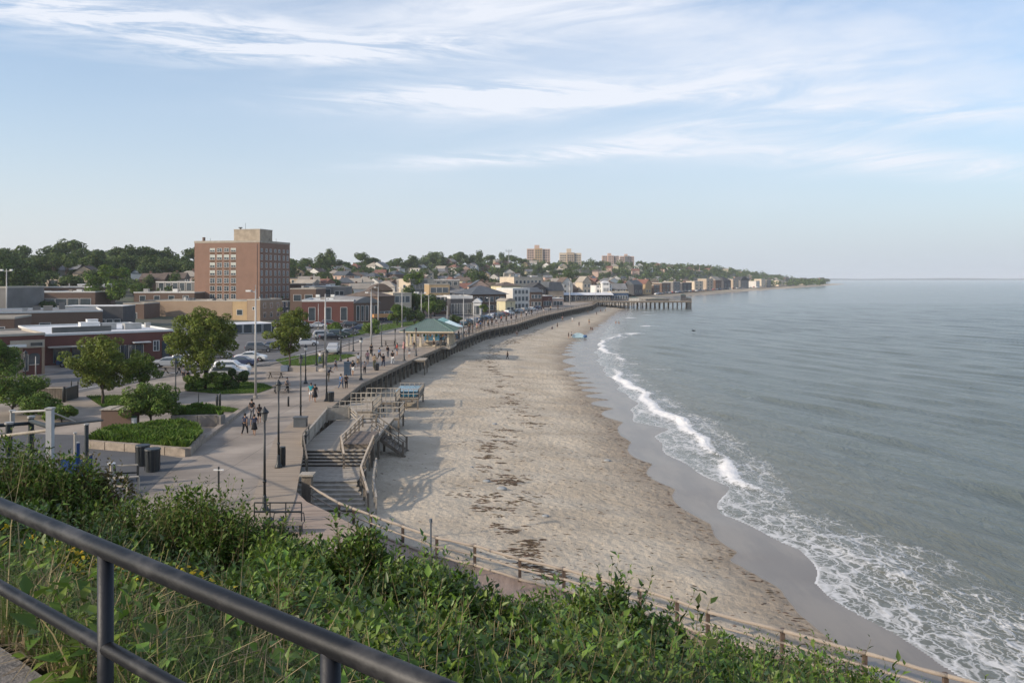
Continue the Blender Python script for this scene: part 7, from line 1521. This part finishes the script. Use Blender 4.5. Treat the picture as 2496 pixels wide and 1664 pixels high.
p = P(1410, 820, -3.0); p.z = float(beach_z(np.array([p.x]), np.array([p.y]))[0]); t = thing('beach_tent', 'pale blue low beach tent on the sand near the water', 'tent', p)
n = 10; m = MB(); pts = [(-2.2+4.4*i/n, 1.35*math.sin(math.pi*min(i/n*1.08, 1))**.7) for i in range(n+1)]; m.add([(x, -1.1, z) for x, z in pts]+[(x*.9, 1.1, z*.8) for x, z in pts], [(i, i+1, n+2+i, n+1+i) for i in range(n)]+[tuple(range(n+1))[::-1]]); m.build('tent_cloth', M('tent_cloth', (.42, .58, .64), .7, .1, 1), t)
MB().tube([(-2.2, -1.12, .05), (0, -1.14, 1.36), (2.2, -1.12, .05)], .03, 5).build('pole', WHITE, t); MB().ell((1.6, -.9, .4), .6, .5, .4).build('towel', M('cloth_blue', CL['blue']), t)
p = P(1690, 806, -2.9); t = thing('sea_bird', 'small dark bird flying low over the water', 'bird', p); MB().ell((0, 0, 0), .55, .18, .16).ell((.55, 0, .08), .18, .12, .11).build('body', BLACK, t, smooth=True)
for s in (-1, 1): MB().add([(-.25, 0, .05), (.25, 0, .05), (.05, s*1.2, .32), (-.15, s*1.2, .30), (-.25, 0, .0), (.25, 0, .0)], [(0, 1, 2, 3), (4, 3, 2, 5)]).build('wing', BLACK, t)
# ------------------------------------------------------------------ VEHICLES
TYRE = M('tyre', (.02, .02, .02), .8, .2, 5); RIM = M('wheel_rim', (.35, .35, .36), .35, .1, 3, metal=.6)
CARC = {'white': (.68, .68, .67), 'silver': (.38, .39, .40), 'black': (.018, .02, .024), 'navy': (.025, .04, .09), 'grey': (.13, .135, .14), 'green': (.03, .055, .045), 'red': (.22, .03, .025), 'blue': (.05, .10, .20)}
PROF = {'sedan': ([(-2.2, .35), (-2.25, .72), (-2.15, .92), (-1.35, .98), (-.75, 1.38), (.35, 1.42), (1.05, .98), (1.95, .82), (2.22, .62), (2.22, .35)], [(-1.22, 1.0), (-.72, 1.32), (.32, 1.36), (.93, 1.0)]),
        'suv': ([(-2.2, .38), (-2.25, .9), (-2.1, 1.15), (-1.9, 1.62), (-1.5, 1.70), (.35, 1.68), (1.0, 1.16), (2.0, 1.0), (2.22, .75), (2.22, .38)], [(-1.86, 1.15), (-1.68, 1.58), (.28, 1.58), (.85, 1.17)]),
        'pickup': ([(-2.5, .42), (-2.52, 1.05), (-.9, 1.05), (-.85, 1.68), (.35, 1.70), (.95, 1.2), (2.2, 1.08), (2.4, .8), (2.4, .42)], [(-.78, 1.18), (-.74, 1.6), (.28, 1.6), (.8, 1.2)])}
CART = {}
def car(x, y, typ, col, rz, label, z=0.0, group='cars parked by the promenade road'):
    paint = M('car_paint_'+col, CARC[col], .28, .05, .5, spec=.6); p = P(x, y, z); p.z = z+.01
    if typ in CART:
        t = dup(CART[typ], p, rz, label)
        for c in t.children:
            if c.name.startswith('body'): setmat(c, 0, paint)
        t['group'] = group; return t
    t = thing('parked_car', label, 'car', p, rz, group); pr, wn = PROF[typ]; n = len(pr); W_ = .88; m = MB()
    def wd(z): return W_*(1 if z < 1.0 else 1-.16*(z-1.0)/.6)
    m.add([(x_, -wd(z_), z_) for x_, z_ in pr]+[(x_, wd(z_), z_) for x_, z_ in pr], [tuple(range(n)), tuple(range(n, 2*n))[::-1]]+[(i, n+i, n+(i+1) % n, (i+1) % n) for i in range(n)])
    b = m.build('body', M('car_paint_white', CARC['white'], .28, .05, .5, spec=.6), t); bv = b.modifiers.new('bev', 'BEVEL'); bv.width = .07; bv.segments = 2; setmat(b, 0, paint)
    m = MB(); k = len(wn)
    for s in (-1, 1): v = [(x_, s*(wd(z_)+.012), z_) for x_, z_ in wn]; m.add(v, [tuple(range(k)) if s > 0 else tuple(range(k))[::-1]])
    m.add([(wn[2][0]+.12, -.62, wn[2][1]), (wn[2][0]+.12, .62, wn[2][1]), (wn[3][0]+.14, .78, wn[3][1]+.02), (wn[3][0]+.14, -.78, wn[3][1]+.02)], [(0, 1, 2, 3)])
    m.add([(wn[1][0]-.10, -.62, wn[1][1]), (wn[1][0]-.10, .62, wn[1][1]), (wn[0][0]-.13, .76, wn[0][1]+.03), (wn[0][0]-.13, -.76, wn[0][1]+.03)], [(3, 2, 1, 0)]); m.build('windows', GLASS, t)
    for x_ in (-1.4, 1.38):
        for s in (-1, 1):
            w_ = MB().tube([(0, -.11, 0), (0, .11, 0)], .34, 16).build('wheel', TYRE, t, loc=(x_, s*.80, .34)); MB().tube([(0, s*.10, 0), (0, s*.125, 0)], .2, 12).build('rim', RIM, w_)
    for s in (-1, 1):
        MB().box(pr[-2][0]-.05, pr[-2][0]+.03, s*.62-.16, s*.62+.16, pr[-2][1]-.02, pr[-2][1]+.12).build('headlight', M('headlight_glass', (.6, .6, .58), .15, .05), t)
        MB().box(-2.3 if typ != 'pickup' else -2.56, -2.18 if typ != 'pickup' else -2.48, s*.68-.10, s*.68+.10, .75, .92).build('tail_light', M('tail_light_red', (.30, .02, .02), .3, .05), t)
    for s in (-1, 1): MB().box(.75, .92, s*.98-.07, s*.98+.07, 1.0, 1.14).build('mirror', M('dark_mirror', (.03, .03, .03)), t)
    CART[typ] = t; return t
car(566, 911, 'suv', 'white', .05, 'white SUV seen from the side right of the full green tree'); car(612, 880, 'sedan', 'white', .1, 'white sedan directly right of the nearest grey pole'); car(585, 893, 'sedan', 'navy', 3.2, 'dark blue car hidden between the two white cars')
car(662, 853, 'sedan', 'navy', .3, 'dark blue car left of the lawn tree trunk'); car(632, 858, 'suv', 'grey', .3, 'grey SUV behind the nearest grey pole'); car(812, 862, 'pickup', 'silver', -1.45, 'silver pickup facing the camera on the road')
car(808, 829, 'sedan', 'black', .35, 'black car under the tall pole with twin flood lamps'); car(826, 823, 'suv', 'green', .3, 'dark green SUV right of the tall pale pole'); car(848, 817, 'sedan', 'grey', .4, 'grey car behind the dark green SUV'); car(745, 843, 'sedan', 'white', .3, 'white car partly behind the lawn tree crown'); car(790, 826, 'suv', 'silver', .3, 'silver SUV left of the black car')
car(560, 925, 'suv', 'silver', .1, 'silver car roof nearest the hedge'); car(460, 893, 'suv', 'white', .1, 'white van left behind the full green tree'); car(415, 895, 'sedan', 'silver', .15, 'silver car by the brick shop right end'); car(185, 893, 'sedan', 'blue', .15, 'blue car parked under the shop canopy'); car(720, 826, 'sedan', 'blue', .3, 'blue car behind the lawn tree')
car(520, 873, 'sedan', 'grey', .2, 'grey car glimpsed through the full green tree')
k = 0
for (x, y, ty, c) in [(880, 806, 'sedan', 'navy'), (862, 800, 'suv', 'black'), (846, 796, 'sedan', 'grey'), (775, 799, 'sedan', 'white'), (790, 797, 'sedan', 'red'), (805, 795, 'suv', 'grey'), (905, 786, 'sedan', 'white'), (925, 783, 'sedan', 'navy'), (945, 781, 'suv', 'black'), (965, 779, 'sedan', 'blue'), (985, 777, 'sedan', 'silver'), (1003, 774, 'suv', 'white'), (740, 800, 'suv', 'silver'), (722, 801, 'sedan', 'white'), (700, 802, 'sedan', 'grey')]:
    k += 1; car(x, y, ty, c, .2, '%s %s in the far parking row below the brick hall, number %s' % (c, {'sedan': 'car', 'suv': 'tall car', 'pickup': 'pickup'}[ty], ordn(k)))
k = 0
for (x, y, ty, c) in [(1128, 797, 'sedan', 'green'), (1140, 792, 'suv', 'black'), (1152, 789, 'sedan', 'silver'), (1163, 786, 'sedan', 'navy'), (1174, 782, 'suv', 'black'), (1186, 780, 'sedan', 'blue'), (1197, 777, 'sedan', 'white'), (1208, 775, 'suv', 'navy'), (1219, 772, 'sedan', 'grey'), (1230, 770, 'sedan', 'red'), (1241, 768, 'suv', 'white'), (1253, 765, 'sedan', 'black'), (1266, 762, 'sedan', 'silver'), (1280, 760, 'suv', 'grey'), (1296, 757, 'sedan', 'white'), (1312, 754, 'sedan', 'navy')]:
    k += 1; car(x, y, ty, c, 1.1, '%s %s by the far boardwalk, %s of the line away from the pavilion' % (c, {'sedan': 'car', 'suv': 'tall car'}[ty], ordn(k)))
k = 0
for i in range(34):
    x = 1600+i*8.2; Y = float(np.interp(x, [1600, 1700, 1800, 1900], [600, 760, 960, 1280])); z = -.1; c = ['white', 'navy', 'grey', 'black', 'silver', 'red'][i*7 % 6]; k += 1
    car(x, HZ+F*(CZ-z)/Y, ['sedan', 'suv'][i % 2], c, .9, '%s car in the long parked line on the distant seafront, %s from the left' % (c, ordn(k)), z, 'cars on the distant seafront')
